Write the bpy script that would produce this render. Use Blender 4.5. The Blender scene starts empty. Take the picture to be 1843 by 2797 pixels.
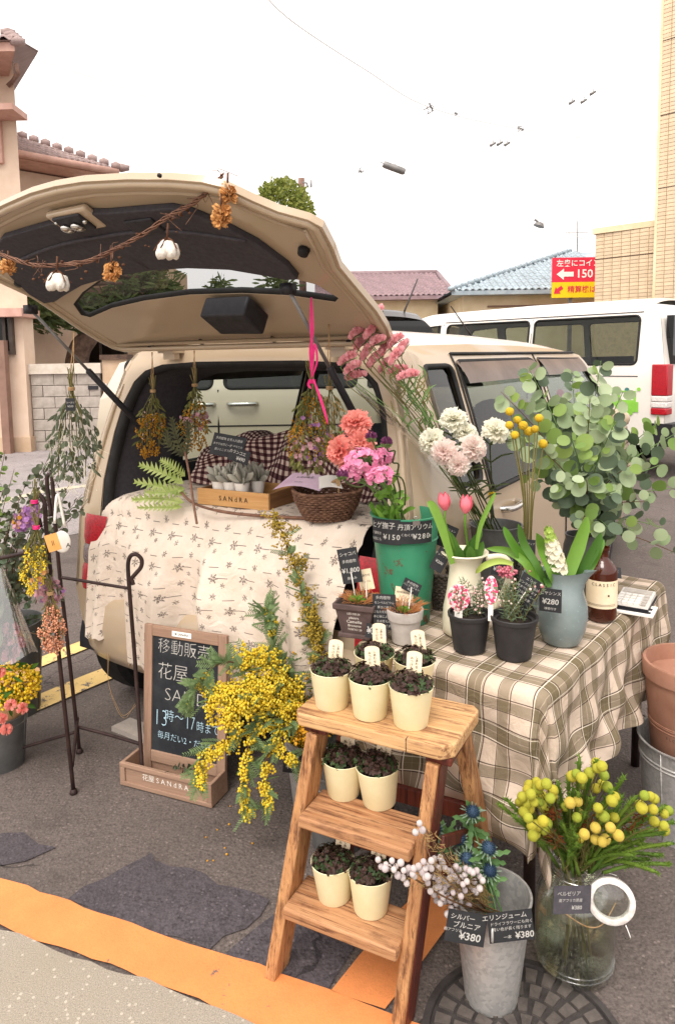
import bpy, bmesh, math, random
from mathutils import Vector, Matrix, noise as mnoise
random.seed(7)
SC = bpy.context.scene
COL = SC.collection
# ------------------------------------------------------------------ camera
FPX, PU, PV, CH = 1950.0, 921.5, 1180.0, 1.5
PITCH, ROLL = math.atan((1180 - 975) / 1950.0), 0.0155
cF = Vector((0, math.cos(PITCH), -math.sin(PITCH)))
_r, _u = Vector((1, 0, 0)), Vector((1, 0, 0)).cross(cF)
cR = _r * math.cos(ROLL) - _u * math.sin(ROLL)
cR = (_r * math.cos(ROLL) + _u * -math.sin(ROLL)).normalized()
cU = (_u * math.cos(ROLL) + _r * math.sin(ROLL)).normalized()
EYE = Vector((0, 0, CH))
cam = bpy.data.cameras.new('camera')
cam.sensor_fit = 'VERTICAL'; cam.sensor_height = 36.0; cam.sensor_width = 36.0 * 1843 / 2797
cam.lens = 36.0 * FPX / 2797
cam.shift_y = -(2797 / 2 - PV) / 2797; cam.shift_x = 0.0
cam.clip_start = 0.05; cam.clip_end = 800
camo = bpy.data.objects.new('camera', cam); COL.objects.link(camo)
m = Matrix((cR, cU, -cF)).transposed().to_4x4(); m.translation = EYE
camo.matrix_world = m
SC.camera = camo
SC.render.resolution_x, SC.render.resolution_y = 674, 1024
# ------------------------------------------------------------------ world, sun, exposure
wd = bpy.data.worlds.new('World'); SC.world = wd; wd.use_nodes = True
nt = wd.node_tree; nt.nodes.clear()
sky = nt.nodes.new('ShaderNodeTexSky'); sky.sky_type = 'NISHITA'; sky.sun_disc = False
SUN_EL, SUN_AZ = math.radians(58), math.radians(200)
sky.sun_elevation = SUN_EL; sky.sun_rotation = SUN_AZ; sky.dust_density = 6.0; sky.air_density = 1.0; sky.ozone_density = 1.0
hs = nt.nodes.new('ShaderNodeHueSaturation'); hs.inputs['Saturation'].default_value = 0.10
mx = nt.nodes.new('ShaderNodeMixRGB'); mx.blend_type = 'MULTIPLY'; mx.inputs[0].default_value = 1.0; mx.inputs[2].default_value = (1.0, 0.945, 0.905, 1)
bg = nt.nodes.new('ShaderNodeBackground'); bg.inputs['Strength'].default_value = 0.15
wo = nt.nodes.new('ShaderNodeOutputWorld')
nt.links.new(sky.outputs[0], hs.inputs['Color']); nt.links.new(hs.outputs[0], mx.inputs[1])
ov = nt.nodes.new('ShaderNodeMixRGB'); ov.inputs[0].default_value = 0.78; ov.inputs[2].default_value = (4.35, 4.14, 4.02, 1)   # even cloud cover
nt.links.new(mx.outputs[0], ov.inputs[1]); nt.links.new(ov.outputs[0], bg.inputs[0]); nt.links.new(bg.outputs[0], wo.inputs[0])
sl = bpy.data.lights.new('sun', 'SUN'); sl.energy = 0.7; sl.angle = math.radians(25); sl.color = (1.0, 0.95, 0.88)
so = bpy.data.objects.new('sun', sl); COL.objects.link(so)
# sky sun_rotation is clockwise from +Y
sd = Vector((math.sin(SUN_AZ) * math.cos(SUN_EL), math.cos(SUN_AZ) * math.cos(SUN_EL), math.sin(SUN_EL)))
so.rotation_euler = sd.to_track_quat('Z', 'Y').to_euler(); so.location = (0, -2, 8)
vs = SC.view_settings; vs.view_transform = 'Standard'; vs.look = 'None'; vs.gamma = 1.0; vs.exposure = 1.5; vs.use_curve_mapping = False
SC.cycles.max_bounces = 6; SC.cycles.transparent_max_bounces = 16; SC.cycles.use_denoising = True
SC.cycles.glossy_bounces = 3; SC.cycles.transmission_bounces = 8; SC.cycles.diffuse_bounces = 3
SC.cycles.sample_clamp_indirect = 6.0
# ------------------------------------------------------------------ pixel of the photograph -> point of the place
def ray(u, v): return cF + cR * ((u - PU) / FPX) - cU * ((v - PV) / FPX)
def W(u, v, Y):
    d = ray(u, v); return EYE + d * (Y / d.y)
def G(u, v, z=0.0):
    d = ray(u, v); return EYE + d * ((z - CH) / d.z)
def V(*a): return Vector(a)
# ------------------------------------------------------------------ mesh collecting
WM = {}
def reg(o, m): WM[o.name] = m; return o
def wm(o): return WM.get(o.name, Matrix.Identity(4)) if o else Matrix.Identity(4)
_ICO = {}
def ico(sub):
    if sub not in _ICO:
        b = bmesh.new(); bmesh.ops.create_icosphere(b, subdivisions=sub, radius=1.0)
        b.verts.ensure_lookup_table()
        _ICO[sub] = ([v.co.copy() for v in b.verts], [tuple(x.index for x in f.verts) for f in b.faces]); b.free()
    return _ICO[sub]
def frame(d, up=None):
    d = Vector(d).normalized()
    up = Vector(up) if up is not None else Vector((0, 0, 1))
    if abs(d.dot(up.normalized())) > 0.98: up = Vector((0, 1, 0)) if abs(d.y) < 0.9 else Vector((1, 0, 0))
    x = up.cross(d).normalized(); y = d.cross(x)
    return Matrix((x, y, d)).transposed()
def TM(p, rot=None, s=1.0):
    m = (rot.to_4x4() if rot is not None else Matrix.Identity(4))
    if isinstance(s, (int, float)): s = (s, s, s)
    m = m @ Matrix.Diagonal((s[0], s[1], s[2], 1)); m.translation = Vector(p); return m
def RZ(a): return Matrix.Rotation(a, 3, 'Z')
def at(p, rz=0.0): return TM(p, RZ(rz))
def axes(o, x, y, z=None):
    x = Vector(x).normalized(); y = Vector(y); y = (y - x * y.dot(x)).normalized()
    m = Matrix((x, y, x.cross(y))).transposed().to_4x4(); m.translation = Vector(o); return m
class MB:
    def __init__(s): s.v = []; s.f = []; s.uv = None
    def add(s, vs, fs, M=None):
        b = len(s.v)
        s.v.extend([M @ Vector(x) for x in vs] if M is not None else [Vector(x) for x in vs])
        s.f.extend([tuple(i + b for i in f) for f in fs]); return s
    def box(s, a, b, M=None):
        (x0, y0, z0), (x1, y1, z1) = a, b
        return s.add([(x0,y0,z0),(x1,y0,z0),(x1,y1,z0),(x0,y1,z0),(x0,y0,z1),(x1,y0,z1),(x1,y1,z1),(x0,y1,z1)],
              [(0,3,2,1),(4,5,6,7),(0,1,5,4),(1,2,6,5),(2,3,7,6),(3,0,4,7)], M)
    def tube(s, pts, r, n=6, cap=True, M=None, flat=1.0):
        pts = [Vector(p) for p in pts]; k = len(pts)
        rs = r if isinstance(r, (list, tuple)) else [r] * k
        vs = []; fs = []; px = None
        for i, p in enumerate(pts):
            t = (pts[min(i+1, k-1)] - pts[max(i-1, 0)])
            if t.length < 1e-9: t = Vector((0, 0, 1))
            t.normalize()
            if px is None: px = frame(t).col[0].copy()
            px = px - t * px.dot(t)
            if px.length < 1e-6: px = frame(t).col[0].copy()
            px.normalize(); py = t.cross(px)
            for j in range(n):
                a = 2 * math.pi * j / n
                vs.append(p + (px * math.cos(a) + py * math.sin(a) * flat) * rs[i])
        for i in range(k - 1):
            for j in range(n):
                fs.append((i*n+j, i*n+(j+1) % n, (i+1)*n+(j+1) % n, (i+1)*n+j))
        if cap: fs.append(tuple(range(n))[::-1]); fs.append(tuple((k-1)*n+j for j in range(n)))
        return s.add(vs, fs, M)
    def lathe(s, prof, n=32, M=None, closed=False, fn=None):
        vs = []; fs = []; k = len(prof)
        for r, z in prof:
            for j in range(n):
                a = 2 * math.pi * j / n; rr = r
                if fn: rr = fn(r, z, a)
                vs.append((rr * math.cos(a), rr * math.sin(a), z))
        for i in range(k - 1 + (1 if closed else 0)):
            for j in range(n):
                i2 = (i + 1) % k
                fs.append((i*n+j, i*n+(j+1) % n, i2*n+(j+1) % n, i2*n+j))
        if not closed:
            if prof[0][0] > 1e-5: fs.append(tuple(range(n))[::-1])
            if prof[-1][0] > 1e-5: fs.append(tuple((k-1)*n+j for j in range(n)))
        return s.add(vs, fs, M)
    def ball(s, c, r, sub=1, sc=(1, 1, 1), rot=None):
        vs, fs = ico(sub)
        return s.add(vs, fs, TM(c, rot, (r*sc[0], r*sc[1], r*sc[2])))
    def prism(s, pts, z0, z1, M=None):
        n = len(pts)
        vs = [(p[0], p[1], z0) for p in pts] + [(p[0], p[1], z1) for p in pts]
        fs = [tuple(range(n))[::-1], tuple(range(n, 2*n))] + [(i, (i+1) % n, n+(i+1) % n, n+i) for i in range(n)]
        return s.add(vs, fs, M)
    def leaf(s, M, L=1.0, w=0.3, bend=0.2, fold=0.15, prof=(0.05, .7, 1.0, .75, .05)):
        k = len(prof); vs = []; fs = []
        for i, q in enumerate(prof):
            t = i / (k - 1); x = L * t; z = -bend * L * t * t; hw = w * q / 2
            vs += [(x, -hw, z + fold * hw), (x, 0, z), (x, hw, z + fold * hw)]
        for i in range(k - 1):
            a = i * 3
            fs += [(a, a+3, a+4, a+1), (a+1, a+4, a+5, a+2)]
        return s.add(vs, fs, M)
    def grid(s, nu, nv, fn, M=None, uvf=None):
        b = len(s.v)
        s.add([fn(i/(nu-1), j/(nv-1)) for j in range(nv) for i in range(nu)],
              [(j*nu+i, j*nu+i+1, (j+1)*nu+i+1, (j+1)*nu+i) for j in range(nv-1) for i in range(nu-1)], M)
        if uvf:
            s.uv = (s.uv or {})
            for j in range(nv):
                for i in range(nu): s.uv[b + j*nu + i] = uvf(i/(nu-1), j/(nv-1))
        return s
    def data(s, name, smooth=True, local=None):
        me = bpy.data.meshes.new(name)
        vs = [local @ v for v in s.v] if local is not None else s.v
        me.from_pydata([tuple(v) for v in vs], [], s.f)
        if smooth: me.polygons.foreach_set('use_smooth', [True] * len(me.polygons))
        if s.uv:
            l = me.uv_layers.new(name='UVMap')
            for lp in me.loops: l.data[lp.index].uv = s.uv.get(lp.vertex_index, (0, 0))
        me.update(); return me
    def build(s, name, mat, parent=None, smooth=True, sharp=None):
        """world-space vertices; the object hangs under parent"""
        pm = wm(parent)
        me = s.data(name, smooth, pm.inverted() if parent else None)
        if isinstance(mat, str): mat = MATS[mat]
        me.materials.append(mat)
        if sharp and smooth: me.set_sharp_from_angle(angle=math.radians(sharp))
        o = bpy.data.objects.new(name, me); COL.objects.link(o)
        if parent: o.parent = parent
        return reg(o, pm)
def put(name, me, parent, M):
    """one more piece that shares mesh data, at world matrix M"""
    o = bpy.data.objects.new(name, me); COL.objects.link(o)
    if parent: o.parent = parent; o.matrix_local = wm(parent).inverted() @ M
    else: o.matrix_world = M
    return reg(o, M)
def tag(o, label, cat, group=None, kind=None):
    if label: o['label'] = label
    if cat: o['category'] = cat
    if group: o['group'] = group
    if kind: o['kind'] = kind
    return o
def thing(name, label, cat, loc=(0, 0, 0), rz=0.0, group=None, M=None):
    o = bpy.data.objects.new(name, None); COL.objects.link(o); o.empty_display_size = 0.05
    M = M if M is not None else at(loc, rz)
    o.matrix_world = M; tag(o, label, cat, group); return reg(o, M)
def copy_thing(o, M, label):
    c = o.copy(); COL.objects.link(c); c.matrix_world = M; c['label'] = label; reg(c, M)
    for ch in list(o.children):
        d = ch.copy(); COL.objects.link(d); d.parent = c; reg(d, M @ d.matrix_basis)
        for g in list(ch.children):
            e = g.copy(); COL.objects.link(e); e.parent = d; reg(e, M @ d.matrix_basis @ e.matrix_basis)
    return c
def structure(o): o['kind'] = 'structure'; return o
def panel2d(loops, fn, cx=(), cy=()):
    """filled polygon with holes in 2D, cut by straight lines, then mapped to 3D"""
    b = bmesh.new()
    for lp in loops:
        vs = [b.verts.new((p[0], p[1], 0)) for p in lp]
        for i in range(len(vs)): b.edges.new((vs[i], vs[(i+1) % len(vs)]))
    bmesh.ops.triangle_fill(b, use_beauty=True, edges=b.edges[:], normal=(0, 0, 1))
    for x in cx: bmesh.ops.bisect_plane(b, geom=b.verts[:]+b.edges[:]+b.faces[:], plane_co=(x, 0, 0), plane_no=(1, 0, 0))
    for y in cy: bmesh.ops.bisect_plane(b, geom=b.verts[:]+b.edges[:]+b.faces[:], plane_co=(0, y, 0), plane_no=(0, 1, 0))
    b.verts.ensure_lookup_table(); b.verts.index_update()
    vs = [Vector(fn(v.co.x, v.co.y)) for v in b.verts]; fs = [tuple(x.index for x in f.verts) for f in b.faces]
    b.free(); return vs, fs
def solid(vs, fs, off):
    """give a sheet thickness: off is one Vector or one per vertex"""
    n = len(vs); o = off if isinstance(off, list) else [off] * n
    cnt = {}
    for f in fs:
        for i in range(len(f)):
            e = (f[i], f[(i+1) % len(f)]); cnt[e] = 1
    side = [(a, b, b+n, a+n) for (a, b) in cnt if (b, a) not in cnt]
    return list(vs) + [vs[i] + o[i] for i in range(n)], list(fs) + [tuple(i+n for i in f)[::-1] for f in fs] + [x[::-1] for x in side]
def lerp(a, b, t): return a + (b - a) * t
def interp(tab, x):
    if x <= tab[0][0]: return tab[0][1]
    for (a, p), (b, q) in zip(tab, tab[1:]):
        if x <= b: return p + (q - p) * (x - a) / (b - a)
    return tab[-1][1]
def smoothpts(pts, k=6):
    pts = [Vector(p) for p in pts]; out = []
    for i in range(len(pts) - 1):
        p0, p1, p2, p3 = pts[max(i-1, 0)], pts[i], pts[i+1], pts[min(i+2, len(pts)-1)]
        for j in range(k):
            t = j / k
            out.append(0.5 * ((2*p1) + (p2-p0)*t + (2*p0-5*p1+4*p2-p3)*t*t + (3*p1-p0-3*p2+p3)*t*t*t))
    out.append(pts[-1]); return out
def rnd(a, b): return random.uniform(a, b)
def rdir():
    while True:
        v = Vector((rnd(-1, 1), rnd(-1, 1), rnd(-1, 1)))
        if 0.05 < v.length < 1: return v.normalized()
# ------------------------------------------------------------------ lettering
_TX = {}
def text_mesh(s, bold=0.0, shear=0.0, align='LEFT', space=1.0):
    k = (s, bold, shear, align, space)
    if k not in _TX:
        c = bpy.data.curves.new('lettering', 'FONT'); c.body = s; c.size = 1.0; c.resolution_u = 2; c.offset = bold; c.shear = shear
        c.align_x = align; c.align_y = 'CENTER'; c.space_character = space
        o = bpy.data.objects.new('lettering', c)
        me = bpy.data.meshes.new_from_object(o); me.materials.clear()
        bpy.data.objects.remove(o); _TX[k] = me
    return _TX[k]
def write(s, size, M, mat, parent, bold=0.0, shear=0.0, align='LEFT', space=1.0, sx=1.0, name='lettering', rot=0.0):
    me = text_mesh(s, bold, shear, align, space)
    k = (id(me), mat); 
    if k not in _TX: q = me.copy(); q.materials.append(MATS[mat]); _TX[k] = q
    return put(name, _TX[k], parent, M @ Matrix.Rotation(rot, 4, 'Z') @ Matrix.Diagonal((size * sx, size, size, 1)))
# ------------------------------------------------------------------ materials (all procedural)
MATS = {}
def lin(h, k=1.0):
    if not isinstance(h, str): return (h[0]*k, h[1]*k, h[2]*k, 1)
    h = h.lstrip('#'); o = []
    for i in (0, 2, 4):
        c = int(h[i:i+2], 16) / 255; c = c / 12.92 if c <= 0.04045 else ((c + 0.055) / 1.055) ** 2.4
        o.append(min(c * k, 0.9))
    return (*o, 1)
class NT:
    def __init__(s, name):
        s.m = bpy.data.materials.new(name); s.m.use_nodes = True; s.t = s.m.node_tree; s.t.nodes.clear()
        s.out = s.n('OutputMaterial'); s.name = name; MATS[name] = s.m
    def n(s, t, **kw):
        x = s.t.nodes.new('ShaderNode' + t)
        for k, v in kw.items():
            if k.startswith('_'): setattr(x, k[1:], v)
            else: x.inputs[k.replace('__', ' ')].default_value = v
        return x
    def l(s, a, b): s.t.links.new(a, b)
    def math(s, op, a, b=None, c=None):
        x = s.n('Math', _operation=op)
        for i, q in enumerate((a, b, c)):
            if q is None: continue
            if isinstance(q, (int, float)): x.inputs[i].default_value = q
            else: s.l(q, x.inputs[i])
        return x.outputs[0]
    def mix(s, f, a, b, mode='MIX'):
        x = s.n('MixRGB', _blend_type=mode)
        for i, q in enumerate((f, a, b)):
            if isinstance(q, (int, float)): x.inputs[i].default_value = q if i == 0 else (q, q, q, 1)
            elif isinstance(q, tuple): x.inputs[i].default_value = q
            else: s.l(q, x.inputs[i])
        return x.outputs[0]
    def noise(s, scale, detail=4.0, rough=.6, vec=None, dist=0.0, out=0):
        x = s.n('TexNoise', Scale=scale, Detail=detail, Roughness=rough, Distortion=dist)
        s.l(vec if vec is not None else s.co(), x.inputs['Vector']); return x.outputs[out]
    def co(s, w='Object'):
        if not hasattr(s, '_tc'): s._tc = s.n('TexCoord')
        return s._tc.outputs[w]
    def wpos(s):
        if not hasattr(s, '_g'): s._g = s.n('NewGeometry')
        return s._g.outputs['Position']
    def ramp(s, f, stops, const=False):
        x = s.n('ValToRGB'); r = x.color_ramp
        if const: r.interpolation = 'CONSTANT'
        while len(r.elements) < len(stops): r.elements.new(0.5)
        for e, (p, c) in zip(r.elements, stops):
            e.position = p; e.color = c if isinstance(c, tuple) else (c, c, c, 1)
        s.l(f, x.inputs[0]); return x.outputs[0]
    def bump(s, h, st=.3, d=.002):
        x = s.n('Bump', Strength=st, Distance=d); s.l(h, x.inputs['Height']); return x.outputs[0]
    def bsdf(s, col, rough=.6, metal=0.0, bump=None, spec=.5, **kw):
        p = s.n('BsdfPrincipled')
        for k, q in (('Base Color', col), ('Roughness', rough), ('Metallic', metal), ('Specular IOR Level', spec)):
            if isinstance(q, (int, float, tuple)): p.inputs[k].default_value = q
            else: s.l(q, p.inputs[k])
        for k, q in kw.items(): p.inputs[k.replace('__', ' ')].default_value = q
        if bump is not None: s.l(bump, p.inputs['Normal'])
        s.l(p.outputs[0], s.out.inputs[0]); return p
    def isl(s):
        if not hasattr(s, '_g'): s._g = s.n('NewGeometry')
        return s._g.outputs['Random Per Island']
    def orand(s):
        if not hasattr(s, '_oi'): s._oi = s.n('ObjectInfo')
        return s._oi.outputs['Random']
def PM(name, c1, c2=None, rough=.6, scale=25.0, bump=.15, bd=.002, metal=0.0, k=1.0, spec=.4, lo=.35, hi=.65, fine=0.0, obj=0.0, **kw):
    n = NT(name); a = lin(c1, k); b = lin(c2, k) if c2 else tuple(min(x*.78, 1) for x in a[:3]) + (1,)
    f = n.noise(scale, 5.0)
    col = n.mix(n.ramp(f, [(lo, 0.0), (hi, 1.0)]), a, b)
    if obj: col = n.mix(n.math('MULTIPLY', n.orand(), obj), col, tuple(x*.55 for x in a[:3]) + (1,))
    r = n.math('MULTIPLY_ADD', f, .25, rough - .12)
    bp = n.bump(n.noise(scale * 6, 3.0), bump, bd) if bump else None
    n.bsdf(col, r, metal, bp, spec, **kw); return n.m
def LEAF(name, c1, c2, rough=.5, trans=.25, k=1.0, spec=.35, dk=.35):
    if name.startswith(('petal', 'statice', 'mimosa_b', 'tulip', 'bud')): dk = .10
    n = NT(name)
    r = n.math('FRACT', n.math('ADD', n.isl(), n.math('MULTIPLY', n.orand(), 3.7)))
    col = n.mix(r, lin(c1, k), lin(c2, k))
    col = n.mix(n.math('MULTIPLY', n.noise(90.0, 3.0), dk), col, tuple(x*.5 for x in lin(c1, k)[:3]) + (1,))
    p = n.bsdf(col, rough, 0, None, spec)
    t = n.n('BsdfTranslucent'); n.l(col, t.inputs[0])
    mixs = n.n('MixShader'); mixs.inputs[0].default_value = trans
    n.l(p.outputs[0], mixs.inputs[1]); n.l(t.outputs[0], mixs.inputs[2]); n.l(mixs.outputs[0], n.out.inputs[0]); return n.m
def GLASS(name, tint=(1, 1, 1), refl=.9, trans=.92, ior=1.45, rough=0.02, base=0.0):
    n = NT(name)
    t = n.n('BsdfTransparent'); t.inputs[0].default_value = (min(tint[0]*trans, 1), min(tint[1]*trans, 1), min(tint[2]*trans, 1), 1)
    g = n.n('BsdfGlossy'); g.inputs['Roughness'].default_value = rough; g.inputs[0].default_value = (refl, refl, refl, 1)
    fr = n.n('Fresnel'); bf = n.n('NewGeometry').outputs['Backfacing']; n.l(n.math('MULTIPLY_ADD', bf, 1/ior - ior, ior), fr.inputs['IOR']); mixs = n.n('MixShader')
    n.l(n.math('ADD', fr.outputs[0], base), mixs.inputs[0]); n.l(t.outputs[0], mixs.inputs[1]); n.l(g.outputs[0], mixs.inputs[2]); n.l(mixs.outputs[0], n.out.inputs[0]); return n.m
def WOOD(name, c1, c2, axis='X', worn=None, rough=.6, k=1.0, sc=1.0):
    n = NT(name); mp = n.n('Mapping'); n.l(n.co(), mp.inputs[0])
    s = [60*sc, 60*sc, 60*sc]; s['XYZ'.index(axis)] = 4*sc; mp.inputs['Scale'].default_value = s
    f = n.noise(1.0, 6.0, .65, mp.outputs[0], .6)
    col = n.mix(n.ramp(f, [(.3, 0.0), (.7, 1.0)]), lin(c1, k), lin(c2, k))
    gr = n.n('Mapping'); n.l(n.co(), gr.inputs[0]); gs = [170*sc]*3; gs['XYZ'.index(axis)] = 5*sc; gr.inputs['Scale'].default_value = gs
    if worn: col = n.mix(n.ramp(n.noise(1.0, 4.0, .7, gr.outputs[0], .8), [(.545, 0.0), (.64, .85)]), col, lin(worn, k))
    if worn:
        w = n.math('MULTIPLY', n.noise(5.0, 6.0, .7), n.noise(1.6, 3.0, .6, mp.outputs[0]))
        col = n.mix(n.ramp(w, [(.25, 0.0), (.37, .85)]), col, lin(worn, k))
    n.bsdf(col, n.math('MULTIPLY_ADD', f, .3, rough - .15), 0, n.bump(f, .5, .002), .35); return n.m
# ground
def asphalt(name, c, k=1.0):
    n = NT(name); p = n.wpos()
    big = n.noise(1.3, 4.0, .6, p); fine = n.noise(95.0, 4.0, .75, p)
    vo = n.n('TexVoronoi', Scale=105.0); n.l(p, vo.inputs['Vector'])
    a = lin(c, k); d = tuple(x*.45 for x in a[:3]) + (1,); li = tuple(min(x*3.2, .6) for x in a[:3]) + (1,)
    col = n.mix(n.ramp(fine, [(.36, 0.0), (.60, 1.0)]), d, tuple(min(x*1.25, .6) for x in a[:3]) + (1,))
    sp = n.n('SeparateColor'); n.l(vo.outputs['Color'], sp.inputs[0])
    chip = n.math('MULTIPLY', n.math('GREATER_THAN', sp.outputs[0], .93), n.math('LESS_THAN', vo.outputs['Distance'], .42))
    col = n.mix(n.math('MULTIPLY', chip, .40), col, li)
    col = n.mix(n.math('MULTIPLY', n.ramp(n.noise(28.0, 4.0, .7, p), [(.4, 0.0), (.6, 1.0)]), .35), col, tuple(min(x*1.45, .5) for x in a[:3]) + (1,))
    col = n.mix(n.math('MULTIPLY', n.ramp(big, [(.4, 0.0), (.62, 1.0)]), .45), col, tuple(x*.7 for x in a[:3]) + (1,))
    vc = n.n('TexVoronoi', _feature='DISTANCE_TO_EDGE', Scale=1.15); wv = n.n('VectorMath', _operation='ADD'); n.l(p, wv.inputs[0]); ns = n.n('TexNoise', Scale=6.0, Detail=5.0); n.l(p, ns.inputs['Vector']); sc_ = n.n('VectorMath', _operation='SCALE'); n.l(ns.outputs['Color'], sc_.inputs[0]); sc_.inputs['Scale'].default_value = .22; n.l(sc_.outputs[0], wv.inputs[1]); n.l(wv.outputs[0], vc.inputs['Vector'])
    crack = n.math('MULTIPLY', n.math('LESS_THAN', vc.outputs['Distance'], .0045), n.math('GREATER_THAN', n.noise(1.1, 2.0, .5, p), .57))
    col = n.mix(n.math('MULTIPLY', crack, .75), col, tuple(x*.3 for x in a[:3]) + (1,))
    stain = n.ramp(n.noise(3.3, 5.0, .65, p), [(.56, 0.0), (.68, .5)]); col = n.mix(stain, col, tuple(x*.45 for x in a[:3]) + (1,))
    n.bsdf(col, .85, 0, n.bump(n.math('ADD', fine, n.math('MULTIPLY', vo.outputs['Distance'], .8)), .6, .005), .25); return n.m
asphalt('asphalt', '#6b615c', .88); asphalt('asphalt_patch', '#5a5357', .78); asphalt('street_asphalt_sunlit', '#a39a99', .85)
def paint(name, c, base='#645d5a', k=1.0, wear=.60):
    n = NT(name); p = n.wpos()
    w = n.noise(26.0, 6.0, .72, p); w2 = n.noise(2.5, 4.0, .6, p)
    mask = n.ramp(n.math('MULTIPLY_ADD', w2, .35, n.math('MULTIPLY', w, .8)), [(wear, 0.0), (wear+.05, 1.0)])
    a = lin(c, k); col = n.mix(n.ramp(n.noise(7.0, 5.0, .65, p), [(.3, 0.0), (.75, 1.0)]), a, tuple(x*.80 for x in a[:3]) + (1,))
    col = n.mix(n.math('MULTIPLY', n.ramp(n.noise(190.0, 3.0, .7, p), [(.5, 0.0), (.72, 1.0)]), .35), col, tuple(x*.55 for x in a[:3]) + (1,)); col = n.mix(n.math('MULTIPLY', n.ramp(n.noise(3.0, 6.0, .7, p), [(.55, 0.0), (.7, 1.0)]), .35), col, tuple(x*.6 for x in a[:3]) + (1,))
    col = n.mix(mask, col, lin(base))
    n.bsdf(col, .75, 0, n.bump(n.noise(150.0, 3.0, .7, p), .35, .003), .3)
paint('orange_paint', '#ee9658', k=.9, wear=.70); paint('yellow_paint', '#f3cf86', k=.9, wear=.62); paint('street_line', '#d9cdb4', '#a39a99', k=.8, wear=.60)
n = NT('concrete'); p = n.wpos()
f = n.noise(330.0, 4.0, .8, p); col = n.mix(n.ramp(f, [(.32, 0.0), (.62, 1.0)]), lin('#7d746a', .7), lin('#cbbfae', .72))
col = n.mix(n.math('MULTIPLY', n.ramp(n.noise(2.2, 5.0, .6, p), [(.45, 0.0), (.7, 1.0)]), .35), col, lin('#a0947f', .8))
vo = n.n('TexVoronoi', Scale=90.0); n.l(p, vo.inputs['Vector']); s_ = n.n('SeparateColor'); n.l(vo.outputs['Color'], s_.inputs[0])
col = n.mix(n.math('MULTIPLY', n.math('MULTIPLY', n.math('GREATER_THAN', s_.outputs[0], .86), n.math('LESS_THAN', vo.outputs['Distance'], .30)), .30), col, lin('#6b6259'))
col = n.mix(n.math('MULTIPLY', n.math('MULTIPLY', n.math('GREATER_THAN', s_.outputs[1], .84), n.math('LESS_THAN', vo.outputs['Distance'], .35)), .3), col, lin('#e8ddcc'))
n.bsdf(col, .9, 0, n.bump(f, .5, .0015), .2)
# plain stuffs
PM('white_wall', '#e9dfd0', '#d8ccb9', .8, 3, .1); PM('cream_wall', '#ead9b8', '#dcc8a2', .8, 2, .1)
PM('pink_wall', '#d8c1ac', '#ccb29c', .85, 2.5, .35, .006); PM('pink_trim', '#c79f90', '#b58b7c', .6, 6, .1)
PM('tan_wall', '#c9b096', '#b89c80', .85, 2, .3, .006); PM('dark_soffit', '#8e6f60', '#7c5f52', .7, 4, .1)
PM('roof_pink', '#b7a09c', '#8e7873', .7, 4, .2, .01, obj=.8); PM('roof_mauve', '#a58c90', '#866b70', .6, 4, .2, .01, obj=.6)
PM('roof_blue', '#b2bfc6', '#8fa0ab', .35, 4, .1, .01, obj=.6); PM('block', '#b5aaa0', '#9b9288', .9, 9, .6, .006, obj=.45); PM('block_cap', '#d4c9bc', '#bfb3a4', .9, 6, .5, .006)
PM('mortar', '#9b9084', None, .95, 20, .5); PM('tile_tan', '#e3cdae', '#d8be9a', .45, 5, .15, .003, obj=.35); PM('grout', '#c4ab8a', None, .9, 12, .3)
PM('dark_frame', '#4b4038', '#3b322c', .5, 8, .1); PM('bark', '#6b5446', '#4a3a31', .9, 12, .9, .02); PM('pole_brown', '#8a6f63', '#75594e', .8, 5, .3)
LEAF('pine_needles', '#5f6b3a', '#3f4f2b', .6, .1); LEAF('tree_leaf', '#8f9440', '#5f6f2a', .6, .2)
PM('sign_red', '#e5354f', '#d92c47', .45, 3, 0); PM('sign_yellow', '#f7d21f', '#efc81a', .45, 3, 0); PM('sign_white', '#fbf6ef', '#f2ece2', .5, 3, 0); PM('steel_grey', '#8d8a88', '#777574', .5, 6, .1, metal=.5)
PM('wire_black', '#3a3634', None, .6, 6, 0)
# car paints
def carpaint(name, c, k=1.0, rough=.22):
    n = NT(name); f = n.noise(2.0, 3.0); a = lin(c, k)
    n.bsdf(n.mix(f, a, tuple(x*.94 for x in a[:3]) + (1,)), rough, 0, n.bump(n.noise(3.0, 2.0), .04, .01), .5, Coat__Weight=.35, Coat__Roughness=.08)
carpaint('beige_paint', '#cdb699', .76); carpaint('white_paint', '#efe9df', .92); carpaint('silver_beige', '#cdbfa9', .85); carpaint('dark_paint', '#4a4544', .8)
PM('trim_dark', '#3f3c40', '#37343a', .75, 60, .3, .001); PM('trim_grey', '#4a464b', '#3f3c42', .8, 60, .3, .001); PM('rubber', '#1e1c1c', '#141313', .7, 20, .1); PM('tyre', '#201f20', '#151415', .8, 30, .2)
PM('plastic_black', '#26242a', '#1d1c20', .5, 40, .15, .001); PM('chrome', '#d9d7d2', '#bdbab5', .18, 4, 0, metal=1.0); PM('wheel_silver', '#a9a7a5', '#8e8c8b', .35, 6, 0, metal=.8)
GLASS('car_glass', (.72, .80, .76), .6, .72); GLASS('tint_glass', (.42, .42, .40), .9, .55); GLASS('gate_glass', (.70, .71, .71), .7, .75); GLASS('dark_glass', (.25, .25, .26), .9, .35); PM('visor', '#6d5d54', '#5b4c45', .35, 5, 0, spec=.3); GLASS('house_glass', (.3, .32, .33), .8, .4)
PM('lamp_red', '#c01024', '#8f0717', .16, 120, .5, .002, spec=.6); PM('lamp_clear', '#8f7c7c', '#5b4c4d', .18, 140, .5, .002, spec=.6); PM('lamp_white', '#e9e3de', '#c6bfb9', .2, 90, .3, .002)
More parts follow.
